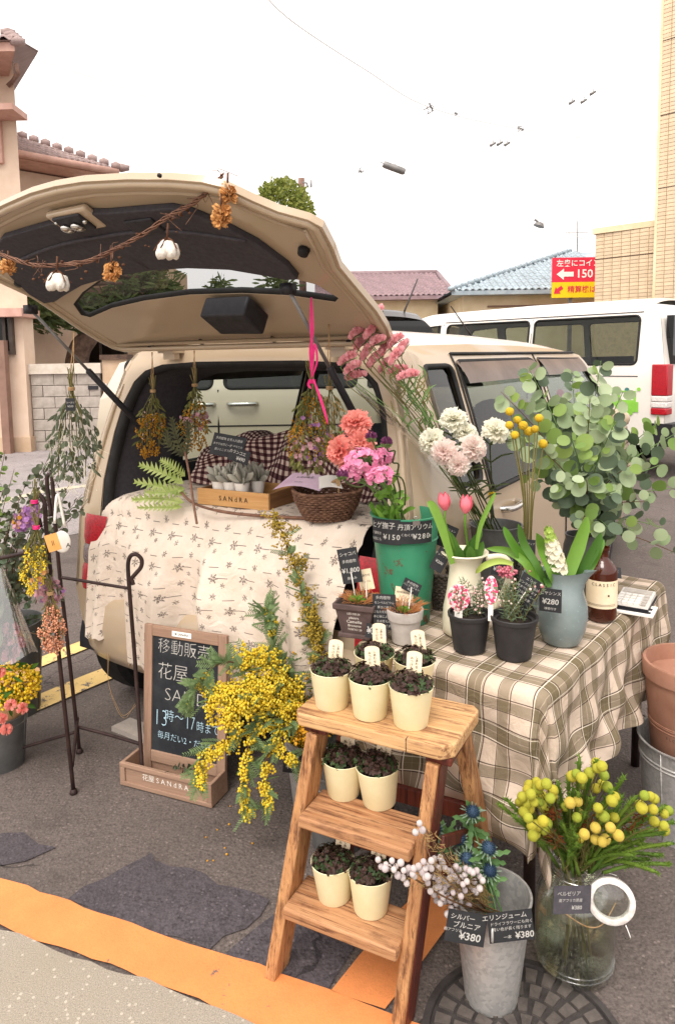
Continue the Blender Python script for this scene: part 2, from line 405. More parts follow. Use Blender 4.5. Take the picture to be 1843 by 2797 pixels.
PM('green_print', '#8ccb4b', None, .45, 4, 0); PM('pink_print', '#f08fa8', None, .45, 4, 0); PM('teal_print', '#3f7f7a', None, .45, 4, 0)
# vessels
def _zinc(name, c1, c2):
    n = NT(name); v = n.n('TexVoronoi', Scale=120.0); n.l(n.co(), v.inputs['Vector']); s = n.n('SeparateColor'); n.l(v.outputs['Color'], s.inputs[0])
    f = n.math('MULTIPLY_ADD', s.outputs[0], .30, n.math('MULTIPLY', n.noise(7.0, 5.0, .65), .75)); col = n.mix(n.ramp(f, [(.35, 0.0), (.85, 1.0)]), lin(c1), lin(c2))
    col = n.mix(n.ramp(n.noise(16.0, 6.0, .75), [(.60, 0.0), (.72, .55)]), col, lin('#6f6a64')); n.bsdf(col, n.math('MULTIPLY_ADD', f, .25, .28), .4, n.bump(n.noise(30.0, 4.0), .15, .001), .5)
_zinc('zinc', '#bab7b3', '#908e8c'); PM('zinc_dark', '#70706e', '#565655', .5, 9, .15, .002, metal=.45)
PM('cream_pot', '#ece2ba', '#e4d8ab', .55, 14, .12, .0008); PM('soil', '#33271f', '#1f1712', .95, 60, 1.0, .006)
PM('pot_black', '#2f2d2e', '#272526', .55, 30, .1, .0008); PM('pot_grey', '#b5aea6', '#a39b93', .85, 22, .3, .001); PM('pot_brown', '#5d4c48', '#4d3d3a', .85, 18, .3, .001)
PM('enamel_cream', '#e9e2c9', '#ddd4b6', .3, 5, .05); PM('terracotta', '#a67a65', '#916652', .85, 8, .3, .002)
n = NT('green_enamel'); a = n.noise(9.0, 6.0, .7); b = n.noise(38.0, 4.0, .7)
rust = n.ramp(n.math('MULTIPLY', a, b), [(.33, 0.0), (.38, 1.0)])
col = n.mix(n.ramp(n.noise(4.0, 4.0), [(.3, 0.0), (.7, 1.0)]), lin('#3f8f6c'), lin('#2f7656')); col = n.mix(rust, col, lin('#5f4a35'))
n.bsdf(col, n.math('MULTIPLY_ADD', rust, .4, .38), 0, n.bump(n.math('ADD', n.noise(60.0, 3.0), rust), .3, .0015), .45)
n = NT('blue_glaze'); a = n.noise(5.0, 5.0, .6); b = n.noise(120.0, 3.0, .7)
col = n.mix(n.ramp(a, [(.3, 0.0), (.7, 1.0)]), lin('#8a9594'), lin('#6d7a7a')); col = n.mix(n.ramp(b, [(.62, 0.0), (.7, .6)]), col, lin('#93a9a8'))
n.bsdf(col, .25, 0, n.bump(b, .06, .001), .5)
n = NT('amber_glass'); n.bsdf(lin('#5a2410'), .08, 0, None, .6, Transmission__Weight=.45, IOR=1.5)
GLASS('jar_glass', (.985, 1.0, .98), .95, .97, 1.75); GLASS('grey_glass', (.62, .66, .66), .9, .7); GLASS('film', (.985, .985, .975), .95, .97, 1.6, .14, .15)
n = NT('water'); 
_t = n.n('BsdfTransparent'); _t.inputs[0].default_value = (.90, .90, .80, 1); _g = n.n('BsdfGlossy'); _g.inputs['Roughness'].default_value = .02
_f = n.n('Fresnel'); n.l(n.math('MULTIPLY_ADD', n.n('NewGeometry').outputs['Backfacing'], 1/1.33 - 1.33, 1.33), _f.inputs['IOR']); _m = n.n('MixShader'); n.l(_f.outputs[0], _m.inputs[0]); n.l(_t.outputs[0], _m.inputs[1]); n.l(_g.outputs[0], _m.inputs[2]); n.l(_m.outputs[0], n.out.inputs[0])
# wood
WOOD('ladder_wood', '#d0a878', '#b08457', 'X', '#6b402a', .65); WOOD('ladder_tread', '#bd9068', '#95633f', 'X', '#54301f', .6); WOOD('ladder_wood_z', '#bf8f60', '#976540', 'Z', '#54301f', .55); WOOD('ladder_red', '#6a2f22', '#4d1f18', 'Z', '#2f130e', .45)
WOOD('box_wood', '#d2a56c', '#b98650', 'X', None, .65); WOOD('box_wood_dark', '#8f6741', '#755032', 'Y', None, .7); WOOD('frame_wood', '#a3846f', '#876b58', 'Z', None, .7); WOOD('frame_wood_x', '#a3846f', '#876b58', 'X', None, .7)
PM('wicker', '#7d5a45', '#5f4232', .75, 40, .4, .002); PM('wicker_grey', '#6d635b', '#564d46', .8, 40, .4, .002); PM('twig', '#86624f', '#684839', .8, 30, .5, .002); PM('twine', '#b9976f', '#96764f', .9, 60, .5, .001); PM('iron', '#3f2d2a', '#2b1f1e', .55, 18, .4, .002, metal=.35)
n = NT('chalkboard'); a = n.noise(6.0, 6.0, .7); n.bsdf(n.mix(n.ramp(a, [(.4, 0.0), (.75, .55)]), lin('#24262a'), lin('#4a4d50')), .8, 0, None, .2)
PM('card_black', '#2a2a2d', '#222225', .75, 20, 0); PM('chalk', '#c2bfb9', '#a6a39d', .9, 60, 0); PM('chalk_blue', '#b9d6e2', '#a3c4d2', .9, 60, 0); PM('ink', '#2b2320', None, .8, 10, 0); PM('ink_brown', '#4a3324', None, .8, 10, 0); PM('ink_white', '#efe7dc', None, .8, 10, 0)
PM('tag_cream', '#f2dfc0', '#ead4b0', .7, 20, 0); PM('paper_white', '#efeae2', '#e2dcd2', .8, 8, .1); PM('paper_kraft', '#caa277', '#b98f64', .85, 20, .2); PM('paper_pink', '#d9bfd0', '#c5a3b8', .7, 10, .1); PM('tag_orange', '#e0a45f', '#d39650', .8, 20, .1)
n = NT('tag_photo'); v = n.n('TexVoronoi', Scale=160.0); n.l(n.co(), v.inputs['Vector'])
sp = n.n('SeparateColor'); n.l(v.outputs['Color'], sp.inputs[0])
n.bsdf(n.ramp(sp.outputs[0], [(0.0, lin('#d9416a')), (.35, lin('#f1b3bd')), (.6, lin('#f6dcdc')), (.8, lin('#6d7a5a')), (.92, lin('#b9264e'))], True), .4)
PM('calc_silver', '#cfc9c2', '#bdb7b0', .4, 10, 0); PM('calc_key', '#e9e5de', None, .5, 10, 0)
# cloths
n = NT('printed_cloth'); uv = n.co('UV')
def cell(n, uv, sx, sy, ox, oy, stag):
    s = n.n('SeparateXYZ'); n.l(uv, s.inputs[0])
    y = n.math('ADD', n.math('MULTIPLY', s.outputs[1], sy), oy); row = n.math('FLOOR', y)
    x = n.math('ADD', n.math('MULTIPLY', s.outputs[0], sx), n.math('MULTIPLY', row, stag)); x = n.math('ADD', x, ox)
    return n.math('SUBTRACT', n.math('FRACT', x), .5), n.math('SUBTRACT', n.math('FRACT', y), .5), n.math('FLOOR', x), row
def sprig(n, uv, sx, sy, ox, oy, stag, r, warp):
    x, y, cx, cy = cell(n, uv, sx, sy, ox, oy, stag)
    x = n.math('DIVIDE', x, sx); y = n.math('DIVIDE', y, sy)
    ang = n.math('ARCTAN2', y, x); d = n.math('SQRT', n.math('ADD', n.math('MULTIPLY', x, x), n.math('MULTIPLY', y, y)))
    rad = n.math('MULTIPLY_ADD', n.math('SINE', n.math('MULTIPLY_ADD', ang, 6.0, n.math('MULTIPLY', cx, 2.3))), r*.30, r*.80)
    ns = n.noise(warp, 3.0, .6, uv)
    return n.math('MULTIPLY', n.math('LESS_THAN', d, rad), n.math('GREATER_THAN', ns, .47))
m1 = sprig(n, uv, 9.5, 9.0, 0, 0, .37, .0165, 250.0); m2 = sprig(n, uv, 9.5, 9.0, .55, .45, .37, .0115, 280.0); m3 = sprig(n, uv, 9.5, 9.0, .28, .8, .37, .009, 280.0)
x, y, _, _ = cell(n, uv, 9.5, 9.0, .05, .35, .37)
dash = n.math('MULTIPLY', n.math('LESS_THAN', n.math('ABSOLUTE', x), .17), n.math('LESS_THAN', n.math('ABSOLUTE', y), .012))
x2, y2, _, _ = cell(n, uv, 9.5, 9.0, .7, .02, .37)
dash2 = n.math('MULTIPLY', n.math('LESS_THAN', n.math('ABSOLUTE', x2), .19), n.math('LESS_THAN', n.math('ABSOLUTE', y2), .012))
mk = n.math('MAXIMUM', n.math('MAXIMUM', m1, m2), n.math('MAXIMUM', m3, n.math('MAXIMUM', dash, dash2)))
wv = n.noise(900.0, 2.0, .6, uv); col = n.mix(n.ramp(n.noise(14.0, 4.0, .6, uv), [(.3, 0.0), (.7, 1.0)]), lin('#e4d5c6', .97), lin('#d9c8b6', .97))
col = n.mix(n.math('MULTIPLY', mk, .85), col, lin('#4f423e')); n.bsdf(col, .9, 0, n.bump(n.math('MULTIPLY_ADD', n.noise(22.0, 4.0, .55, uv, 1.5), 9.0, wv), .5, .0012), .15)
n = NT('plaid_cloth'); uv = n.co('UV'); s = n.n('SeparateXYZ'); n.l(uv, s.inputs[0])
def stripes(n, c, per, off):
    t = n.math('FRACT', n.math('ADD', n.math('DIVIDE', c, per), off))
    A = lin('#d8c3a3', .95); 
    olive = n.ramp(t, [(0.0, 0.0), (.09, 1.0), (.20, 0.6), (.212, 1.0), (.325, 0.0), (.575, .85), (.725, 0.0)], True)
    dark = n.ramp(t, [(0.0, 0.0), (.06, 1.0), (.08, 0.0), (.335, 1.0), (.353, 0.0), (.56, 1.0), (.574, 0.0), (.74, 1.0), (.754, 0.0)], True)
    white = n.ramp(t, [(0.0, 0.0), (.082, 1.0), (.097, 0.0), (.305, 1.0), (.32, 0.0)], True)
    return olive, dark, white
ox, dx, wx = stripes(n, s.outputs[0], .18, .2); oy, dy, wy = stripes(n, s.outputs[1], .18, .0)
col = n.mix(n.ramp(n.noise(9.0, 4.0, .6, uv), [(.3, 0.0), (.7, 1.0)]), lin('#d8c5b3', .92), lin('#cab5a0', .92))
for o in (ox, oy): col = n.mix(n.math('MULTIPLY', o, .70), col, lin('#5c5136'))
for o in (dx, dy): col = n.mix(n.math('MULTIPLY', o, .85), col, lin('#3a2822'))
for o in (wx, wy): col = n.mix(n.math('MULTIPLY', o, .6), col, lin('#efe3cf'))
n.bsdf(col, .92, 0, n.bump(n.math('MULTIPLY_ADD', n.noise(20.0, 4.0, .55, uv, 1.5), 9.0, n.noise(800.0, 2.0, .6, uv)), .5, .0012), .12)
n = NT('gingham'); uv = n.co('UV'); s = n.n('SeparateXYZ'); n.l(uv, s.inputs[0])
a = n.math('GREATER_THAN', n.math('FRACT', n.math('MULTIPLY', s.outputs[0], 38.0)), .5); b = n.math('GREATER_THAN', n.math('FRACT', n.math('MULTIPLY', s.outputs[1], 38.0)), .5)
col = n.ramp(n.math('MULTIPLY', n.math('ADD', a, b), .5), [(0.0, lin('#d8c3b4')), (.3, lin('#6d4c4c')), (.8, lin('#3a2226'))], True)
n.bsdf(col, .9, 0, n.bump(n.noise(900.0, 2.0, .6, uv), .3, .001), .12)
PM('ribbon_pink', '#e62a7c', '#cf1f6b', .35, 30, .1); PM('cotton', '#efe9df', '#d9d0c4', .95, 40, .6, .004); PM('puff_orange', '#dba468', '#bd8045', .95, 60, .8, .004); PM('dry_brown', '#6b4630', '#4c2f21', .9, 30, .4)
# plants
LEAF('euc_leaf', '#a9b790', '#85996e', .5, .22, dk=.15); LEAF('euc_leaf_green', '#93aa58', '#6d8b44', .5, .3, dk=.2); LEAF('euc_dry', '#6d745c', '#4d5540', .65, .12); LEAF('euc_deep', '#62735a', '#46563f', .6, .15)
LEAF('stem_green', '#6d8a4a', '#4e6b35', .55, .05); LEAF('stem_dark', '#4f5a30', '#38421f', .6, .05); LEAF('stem_olive', '#7d7440', '#5e5a2d', .6, .05); LEAF('stem_brown', '#6f5236', '#523a26', .75, .0); LEAF('straw', '#b99c69', '#8f7448', .8, .1)
LEAF('leaf_bright', '#86b04a', '#5c8a2c', .42, .3); LEAF('leaf_mid', '#5f8a3a', '#3f6a28', .42, .25); LEAF('leaf_strap', '#7aa63f', '#4f8428', .35, .3); LEAF('fern', '#bcc97c', '#9bb058', .5, .3, dk=.15); LEAF('fern_dark', '#4d4d2c', '#34351f', .6, .1)
LEAF('mimosa_ball', '#ffe455', '#f8d034', .9, .35); LEAF('mimosa_old', '#eaaf2a', '#cf9018', .85, .1); LEAF('mimosa_leaf', '#8aa070', '#647f50', .55, .2, dk=.2); LEAF('mimosa_dim', '#c5a63f', '#94802f', .8, .12); LEAF('dried_gold', '#c08a22', '#946415', .85, .08); LEAF('dried_green', '#7c7c42', '#55582c', .75, .1)
LEAF('petal_coral', '#fcaea0', '#f79189', .65, .45); LEAF('petal_pink', '#f4a8c6', '#e780ae', .6, .3); LEAF('petal_blush', '#fff0e6', '#fdd9d2', .7, .5); LEAF('petal_cream', '#fffae6', '#feefdc', .7, .5); LEAF('statice_pink', '#fbbcbf', '#f5a7ae', .75, .4); LEAF('petal_purple', '#b07fb3', '#8a5a96', .7, .2); LEAF('petal_white', '#efe8d6', '#ddd6b6', .6, .3); LEAF('petal_yellow', '#f8da3c', '#eec022', .6, .25); LEAF('petal_mauve', '#c79aa0', '#a97580', .75, .2); LEAF('hy_green', '#bcd06a', '#94b445', .5, .3)
LEAF('tulip_petal', '#f78f9c', '#ee6f82', .4, .35); LEAF('allium', '#7d3d66', '#5a2a4c', .7, .1); LEAF('allium_green', '#7f9258', '#62763f', .7, .1)
LEAF('craspedia', '#d9b62a', '#b9941a', .8, .1); LEAF('clover_dark', '#4b332a', '#2e1d18', .6, .15); LEAF('clover_green', '#41562c', '#2c3d1f', .6, .2); LEAF('succulent', '#b9b5a6', '#98958a', .7, .1, dk=.15)
LEAF('eryngium', '#4d6680', '#344a66', .6, .1); LEAF('eryn_bract', '#8c9f8a', '#6d8670', .55, .2); LEAF('eryn_leaf', '#6f9458', '#4f773f', .55, .25); LEAF('brunia', '#cfc4c0', '#b3a5a6', .85, .05); LEAF('berz_ball', '#b5a834', '#83942f', .8, .05, dk=.2); LEAF('berz_gold', '#c9b04c', '#b09a3e', .8, .05, dk=.2); LEAF('berz_leaf', '#7f9a3a', '#4f7428', .6, .25); LEAF('berz_rust', '#8a4a22', '#6b3416', .7, .1)
LEAF('needle_grey', '#7d9070', '#5f7554', .6, .15); LEAF('bud_pale', '#efd9cc', '#e0b6b0', .7, .2); LEAF('bud_pink', '#ee9aa6', '#d9687f', .7, .2); LEAF('grass_rust', '#c98a55', '#a5673a', .75, .25); LEAF('pepper', '#dfa27f', '#bd7a5c', .7, .05)
# ================================================================== THE SETTING
def sheet(name, pts, mat, z, jit=0.0, sub=1):
    P = []
    for i in range(len(pts)):
        a, b = Vector(pts[i]), Vector(pts[(i+1) % len(pts)])
        n = max(1, int((b - a).length / .05)) if sub and (b-a).length < 12 else 1
        for j in range(n):
            q = a.lerp(b, j / n); d = (b - a).normalized(); pr = Vector((-d.y, d.x, 0))
            q = q + pr * (jit * (mnoise.noise(Vector((q.x*9, q.y*9, 1.7))) + .6 * mnoise.noise(Vector((q.x*41, q.y*41, 4.1))))); P.append(Vector((q.x, q.y, z)))
    vs, fs = panel2d([[(p.x, p.y) for p in P]], lambda x, y: (x, y, z))
    mb = MB(); mb.add(vs, fs); o = mb.build(name, mat, None, False); return structure(o)
g = MB(); g.add([(-300, -60, 0), (300, -60, 0), (300, 500, 0), (-300, 500, 0)], [(0, 1, 2, 3)]); structure(g.build('ground', 'asphalt', None, False))
sheet('street', [V(-60, 6.2, 0), V(-3.1, 5.2, 0), V(-1.0, 7.5, 0), V(2.0, 60, 0), V(-60, 60, 0)], 'street_asphalt_sunlit', .004)  # the asphalt carries on here, sunlight on it put into a paler colour
# asphalt repairs
sheet('asphalt_patch', [G(*p) for p in ((191,2465),(376,2345),(408,2335),(421,2354),(510,2385),(739,2463),(571,2600),(380,2545))], 'asphalt_patch', .004, .030)
sheet('asphalt_patch', [G(*p) for p in ((606,2612),(748,2500),(800,2470),(1010,2500),(960,2600),(890,2716),(690,2648))], 'asphalt_patch', .004, .010)
sheet('asphalt_patch', [G(*p) for p in ((-90,2290),(60,2280),(105,2308),(155,2318),(70,2350),(0,2372),(-90,2390))], 'asphalt_patch', .004, .016)
# orange paint along the kerb, its branch into the lot, concrete footway
sheet('orange_line', [G(*p) for p in ((-500,2240),(0,2402),(191,2469),(357,2533),(574,2600),(708,2644),(893,2711),(1000,2750),(1150,2815),(1400,2950),(1200,2990),(900,2885),(695,2803),(542,2736),(300,2644),(159,2596),(0,2535),(-500,2360))], 'orange_paint', .008, .010)
sheet('orange_line', [G(*p) for p in ((905,2714),(1016,2576),(1150,2430),(1270,2460),(1231,2518),(1160,2625),(1050,2766))], 'orange_paint', .008, .006)
sheet('footway', [G(-500,2372), G(0,2543), G(159,2604), G(300,2652), G(542,2745), G(695,2812), V(.35, 1.05, 0), V(1.4, .4, 0), V(1.4, -6, 0), V(-9, -6, 0), V(-9, 3.4, 0)], 'concrete', .012, .016)
# faded parking lines beyond the car
for q in (((-300,1960),(60,1822),(172,1773),(260,1740),(262,1766),(172,1801),(72,1841),(-300,1990)), ((-300,2078),(96,1905),(240,1845),(330,1812),(340,1842),(248,1883),(84,1955),(-300,2130)), ((-60,1385),(110,1340),(235,1325),(240,1331),(110,1349),(-60,1396))):
    sheet('parking_line', [G(*p) for p in q], 'yellow_paint' if q[0][1] > 1500 else 'street_line', .008, .006)
# concrete wheel stop under the car
t = thing('wheel_stop', 'low concrete wheel stop on the asphalt behind the chalkboard', 'wheel stop', G(352, 2015), math.radians(-32))
mb = MB(); mb.prism([(-.10,0),(.14,0),(.13,.09),(-.09,.09)], 0, .02, wm(t)); mb.build('block', 'block', t, False)
# manhole cover
t = thing('manhole_cover', 'round cast iron manhole cover with a radial grid under the galvanized bucket', 'manhole cover', G(1432, 2860) + V(0, 0, .001))
Mh = wm(t) @ Matrix.Diagonal((.81, .81, 1, 1)); R0 = .275
mb = MB(); mb.lathe([(0, .003), (R0, .003), (R0, .012), (R0 - .02, .014), (R0 - .022, .005), (0, .005)], 64, Mh)
PM('iron_plate', '#4a4543', '#393432', .6, 25, .5, .003, metal=.3); PM('iron_worn', '#6a625d', '#544d49', .5, 25, .4, .003, metal=.3)
mb.build('frame', 'iron_plate', t, False)
for r0, r1, nn in ((.045, .085, 10), (.095, .138, 16), (.148, .190, 22), (.200, .243, 28)):
    s = MB(); a = math.pi / nn * .62
    pts = [(r0*math.cos(x), r0*math.sin(x)) for x in (-a, 0, a)] + [(r1*math.cos(x), r1*math.sin(x)) for x in (a, 0, -a)]
    s.prism(pts, .005, .011); me = s.data('rib', False); me.materials.append(MATS['iron_worn'])
    for j in range(nn): put('rib', me, t, Mh @ Matrix.Rotation(2 * math.pi * (j + .5 * (nn % 4 == 0)) / nn, 4, 'Z'))
mb = MB(); mb.lathe([(0, .014), (.026, .014), (.032, .012), (.032, .005)], 24, Mh); mb.build('hub', 'iron_worn', t)

# ------------------------------------------------------------------ tiled roofs: every tile its own piece
def tile_mesh(w, l, mat):
    mb = MB(); n = 6; vs = []; fs = []
    for j, y in enumerate((0, l)):
        for i in range(n + 1):
            x = w * i / n; z = .5 * w * (.28 * math.sin(2 * math.pi * i / n) ) + (.018 if j == 0 else -.004) + .012
            vs.append((x, y, z))
    m_ = n + 1
    fs = [(i, i+1, m_+i+1, m_+i) for i in range(n)]
    for i in range(m_): vs.append((vs[i][0], 0, vs[i][2] - .03))
    fs += [(2*m_+i, 2*m_+i+1, i+1, i) for i in range(n)]
    mb.add(vs, fs); me = mb.data('tile'); me.materials.append(MATS[mat]); return me
def tile_roof(parent, O, ev, sv, nc, nr, mat, inside=lambda a, b: True, limit=300):
    """tiles over the parallelogram O + a*ev + b*sv"""
    w, l = ev.length / nc, sv.length / nr
    me = tile_mesh(w, l * 1.12, mat); x = ev.normalized(); y = (sv - x * sv.dot(x)); sh = sv.dot(x) / nr
    Mx = axes(O, x, y); k = 0
    rest = MB(); tv = [v.co.copy() for v in me.vertices]; tf = [tuple(p.vertices) for p in me.polygons]
    for r in range(nr):
        for c in range(nc):
            if not inside((c + .5) / nc, (r + .5) / nr): continue
            M2 = Mx @ Matrix.Translation((c * w + sh * r, r * y.length / nr, rnd(0, .006)))
            if k < limit: put('tile', me, parent, M2)
            else: rest.add(tv, tf, M2)
            k += 1
    if rest.v: rest.build('tile_field', mat, parent)['kind'] = 'stuff'
def windowbox(parent, M, w, h, d=.12, mat='dark_frame', bars=1):
    f = MB()
    for a, b in (((-w/2, -d/2, 0), (-w/2+.06, d/2, h)), ((w/2-.06, -d/2, 0), (w/2, d/2, h)), ((-w/2+.06, -d/2, 0), (w/2-.06, d/2, .06)), ((-w/2+.06, -d/2, h-.06), (w/2-.06, d/2, h))): f.box(a, b, M)
    for i in range(bars):
        x = -w/2 + w * (i + 1) / (bars + 1); f.box((x-.025, -d/2+.01, .06), (x+.025, d/2-.01, h-.06), M)
    fo = f.build('window', mat, parent, False)
    p = MB(); p.box((-w/2+.06, 0, .06), (w/2-.06, .01, h-.06), M); p.build('pane', 'house_glass', fo, False)
    return fo
# near pink house on the left edge
def BX(parent, name, mat, a, b, M=None): mb = MB(); mb.box(a, b, M); return mb.build(name, mat, parent, False)
hA = thing('pink_house', 'tall pink plastered house with a tiled roof cropped by the left edge', 'house', (-5.3, 12.0, 0))
def SB(parent, name, mat, a, b, k=.55):
    (x0, y0, z0), (x1, y1, z1) = a, b; mb = MB(); dx_ = -k * (y1 - y0); mb.prism([(x0, y0), (x1, y0), (x1 + dx_, y1), (x0 + dx_, y1)], z0, z1); return mb.build(name, mat, parent, False)
def X(u, Y): return W(u, 985, Y).x
def Zv(v, Y, u=100): return W(u, v, Y).z
Y = 12.0
xr = W(30, 370, Y).x; xg = X(80, Y)
def XV(u, v): return W(u, v, Y).x
SB(hA, 'wall', 'pink_wall', (-10, Y + .25, 0), (xr, Y + 5, Zv(150, Y)))
BX(hA, 'porch_wall', 'pink_wall', (-10, Y - .15, .25), (xg, Y + .25, Zv(858, Y)))
BX(hA, 'plinth', 'tan_wall', (-10, Y - .19, 0), (xg + .03, Y + .2, .25))
BX(hA, 'porch_roof', 'pink_trim', (-10, Y - .45, Zv(868, Y)), (X(100, Y), Y + .25, Zv(846, Y)))
BX(hA, 'ledge', 'pink_trim', (-10, Y - .3, Zv(315, Y)), (XV(58, 305), Y + .25, Zv(298, Y)))
BX(hA, 'post', 'dark_soffit', (X(24, Y), Y - .4, 0), (X(44, Y), Y - .25, Zv(930, Y)))
SB(hA, 'eave', 'pink_trim', (-10, Y - .7, Zv(190, Y)), (XV(94, 178), Y + 5, Zv(166, Y)))
windowbox(hA, at((X(12, Y), Y - .2, Zv(968, Y))), .55, .72, .1, 'dark_frame', 3)
windowbox(hA, at((X(-12, Y), Y + .22, Zv(435, Y))), .5, .8, .1, 'pink_trim', 1)
mb = MB(); mb.tube([W(45, 175, Y-.5), W(50, 200, Y-.5), W(36, 222, Y+.2), W(22, 235, Y+.2)], .035, 8); mb.build('downpipe', 'dark_soffit', hA)
r = MB(); r.add([(-10, Y-.75, Zv(165, Y)), (XV(103, 165), Y-.75, Zv(165, Y)), (XV(62, 112), Y+.6, Zv(100, Y)), (-10, Y+.6, Zv(100, Y)), (XV(62, 112)-3, Y+5, Zv(100, Y)), (XV(103, 165)-3.2, Y+5, Zv(165, Y)), (-13, Y+5, Zv(165, Y))], [(0,1,2,3),(1,5,4,2),(0,6,5,1)]); ro = r.build('roof', 'roof_pink', hA, False)
tile_roof(hA, V(-6.5, Y-.78, Zv(163, Y)), V(XV(96, 165) + 6.5, 0, 0), V(-.2, 1.35, Zv(100, Y) - Zv(165, Y)), 9, 5, 'roof_pink')
mb = MB()
for i in range(4): mb.ball((XV(62 + i*13, 130), Y - .5 - i*.07, Zv(128 + i*13, Y)), .10, 1, (1.3, 1, .8))
mb.build('ridge_end', 'roof_pink', hA)
# pink house further back
hB = thing('pink_house', 'lower pink house behind with mottled roof tiles above the raised tailgate', 'house', (-6.5, 13.5, 0))
e0, e1 = W(-60, 384, 13.0), W(318, 470, 14.9); e1.z = e0.z = W(35, 405, 13.4).z - .10
dx = (e1 - e0).normalized(); pb = V(-dx.y, dx.x, 0)
wl = MB(); a, b = e0 + pb*.7, e1 + pb*.7 - dx*.55; zt = e0.z - .08
wl.prism([(a.x, a.y), (b.x, b.y), (b.x + pb.x*5, b.y + pb.y*5), (a.x + pb.x*5, a.y + pb.y*5)], 0, zt); wl.build('wall', 'pink_wall', hB, False)
mb = MB(); mb.prism([((e0 + pb*6).x, (e0 + pb*6).y), (e0.x, e0.y), (e1.x, e1.y), ((e1+pb*6).x, (e1+pb*6).y)], zt + .03, zt + .14); mb.build('eave', 'pink_trim', hB, False)
mb = MB(); mb.tube([e0 - pb*.06 + V(0,0,.02), e1 - pb*.06 + V(0,0,.02)], .07, 8); mb.tube([e1 - pb*.05 - dx*.1, e1 - dx*.15 - V(0,0,.25), b + V(0,0,-.35), b + V(0,0,-3)], .04, 6); mb.build('gutter', 'pink_trim', hB)
sv = pb * 2.6 + V(0, 0, 1.15); O = e0 + V(0, 0, .085)
mb = MB(); mb.add([O, e1 + V(0,0,.085), e1 - dx*1.9 + sv + V(0,0,.085), O + sv], [(0, 1, 2, 3)]); mb.build('roof', 'roof_pink', hB, False)
L_ = (e1 - e0).length
tile_roof(hB, O + V(0, 0, .01), e1 - e0, sv, 22, 10, 'roof_pink', lambda p, q: p < 1 - q * 1.9 / L_)
mb = MB(); 
for i in range(14):
    q = (e1 + V(0,0,.10)).lerp(e1 - dx*1.9 + sv + V(0,0,.10), i/13); mb.ball(q + V(0,0,.05), .11, 1, (1, 1, .9))
mb.ball(e1 + dx*.12 + V(0,0,.14), .13, 1, (1.5, 1, .7)); mb.build('hip_ridge', 'roof_pink', hB)
wp = a.lerp(b, .40); rz = math.atan2(dx.y, dx.x)
windowbox(hB, at((wp - pb*.02) + V(0, 0, W(100, 521, 14).z), rz), .62, .36, .1, 'dark_frame', 1)
mb = MB(); q0, q1 = a - pb*.12 + V(0,0,W(60,520,13.5).z), b - pb*.12 + V(0,0,W(60,520,13.5).z); mb.tube([q0, q1], .05, 6); mb.build('ledge', 'pink_trim', hB)
# block wall with cap: every block a piece
bw = thing('block_wall', 'pale concrete block wall with a thick cap stone and letter slot across the street', 'wall', (X(175, 12), 12.0, 0))
x0, x1 = X(82, 12), X(272, 12); zc = Zv(1022, 12)
BX(bw, 'core', 'mortar', (x0, 12.02, 0), (x1, 12.15, zc)); BX(bw, 'cap', 'block_cap', (x0 - .05, 11.94, zc), (x1 + .03, 12.22, zc + .17))
bs = MB(); bs.box((.005, 0, .005), (.382, .03, .183)); bm_ = bs.data('block', False); bm_.materials.append(MATS['block'])
bh = MB(); bh.box((.005, 0, .005), (.187, .03, .183)); bm2 = bh.data('block', False); bm2.materials.append(MATS['block'])
nrow = int(zc / .19) 
for r in range(nrow + 1):
    zz = zc - .19 * (r + 1); 
    if zz < -.1: break
    xx = x0 - (.19 if r % 2 else 0)
    while xx < x1 - .05:
        if xx < x0 - .01: put('block', bm2, bw, TM((x0, 11.99, zz)))
        elif xx + .387 > x1 + .02: put('block', bm2, bw, TM((xx, 11.99, zz)))
        else: put('block', bm_, bw, TM((xx, 11.99 - rnd(0, .004), zz)))
        xx += .387
BX(bw, 'letter_slot', 'plastic_black', (X(239, 12), 11.97, Zv(1066, 12)), (X(266, 12), 11.985, Zv(1056, 12))); BX(bw, 'name_plate', 'lamp_white', (X(247, 12), 11.97, Zv(1036, 12)), (X(263, 12), 11.985, Zv(1024, 12)))
gp = thing('gate_pillar', 'brown gate pillar with a small intercom beside the block wall', 'gate pillar', (X(292, 12), 12.1, 0))
BX(gp, 'pillar', 'tan_wall', (x1 + .04, 12.0, 0), (X(345, 12), 12.3, Zv(985, 12))); BX(gp, 'cap', 'bark', (x1 + .02, 11.95, Zv(985, 12)), (X(350, 12), 12.35, Zv(972, 12))); BX(gp, 'intercom', 'lamp_white', (X(282, 12), 11.95, Zv(1068, 12)), (X(291, 12), 11.995, Zv(1050, 12)))
# house behind the wall
hC = thing('tan_house', 'tan house with a wide dark window behind the block wall', 'house', (-6.5, 16, 0))
YC = 16.0
BX(hC, 'wall', 'tan_wall', (X(40, YC), YC, 0), (X(420, YC), YC + 4, Zv(700, YC))); BX(hC, 'window_head', 'white_wall', (X(60, YC), YC - .35, Zv(911, YC)), (X(375, YC), YC - .02, Zv(900, YC)))
windowbox(hC, at((X(243, YC), YC - .02, Zv(1000, YC))), 1.75, .75, .1, 'dark_frame', 2)
BX(hC, 'awning', 'dark_soffit', (X(50, YC), YC - .9, Zv(815, YC)), (X(430, YC), YC - .01, Zv(800, YC)))
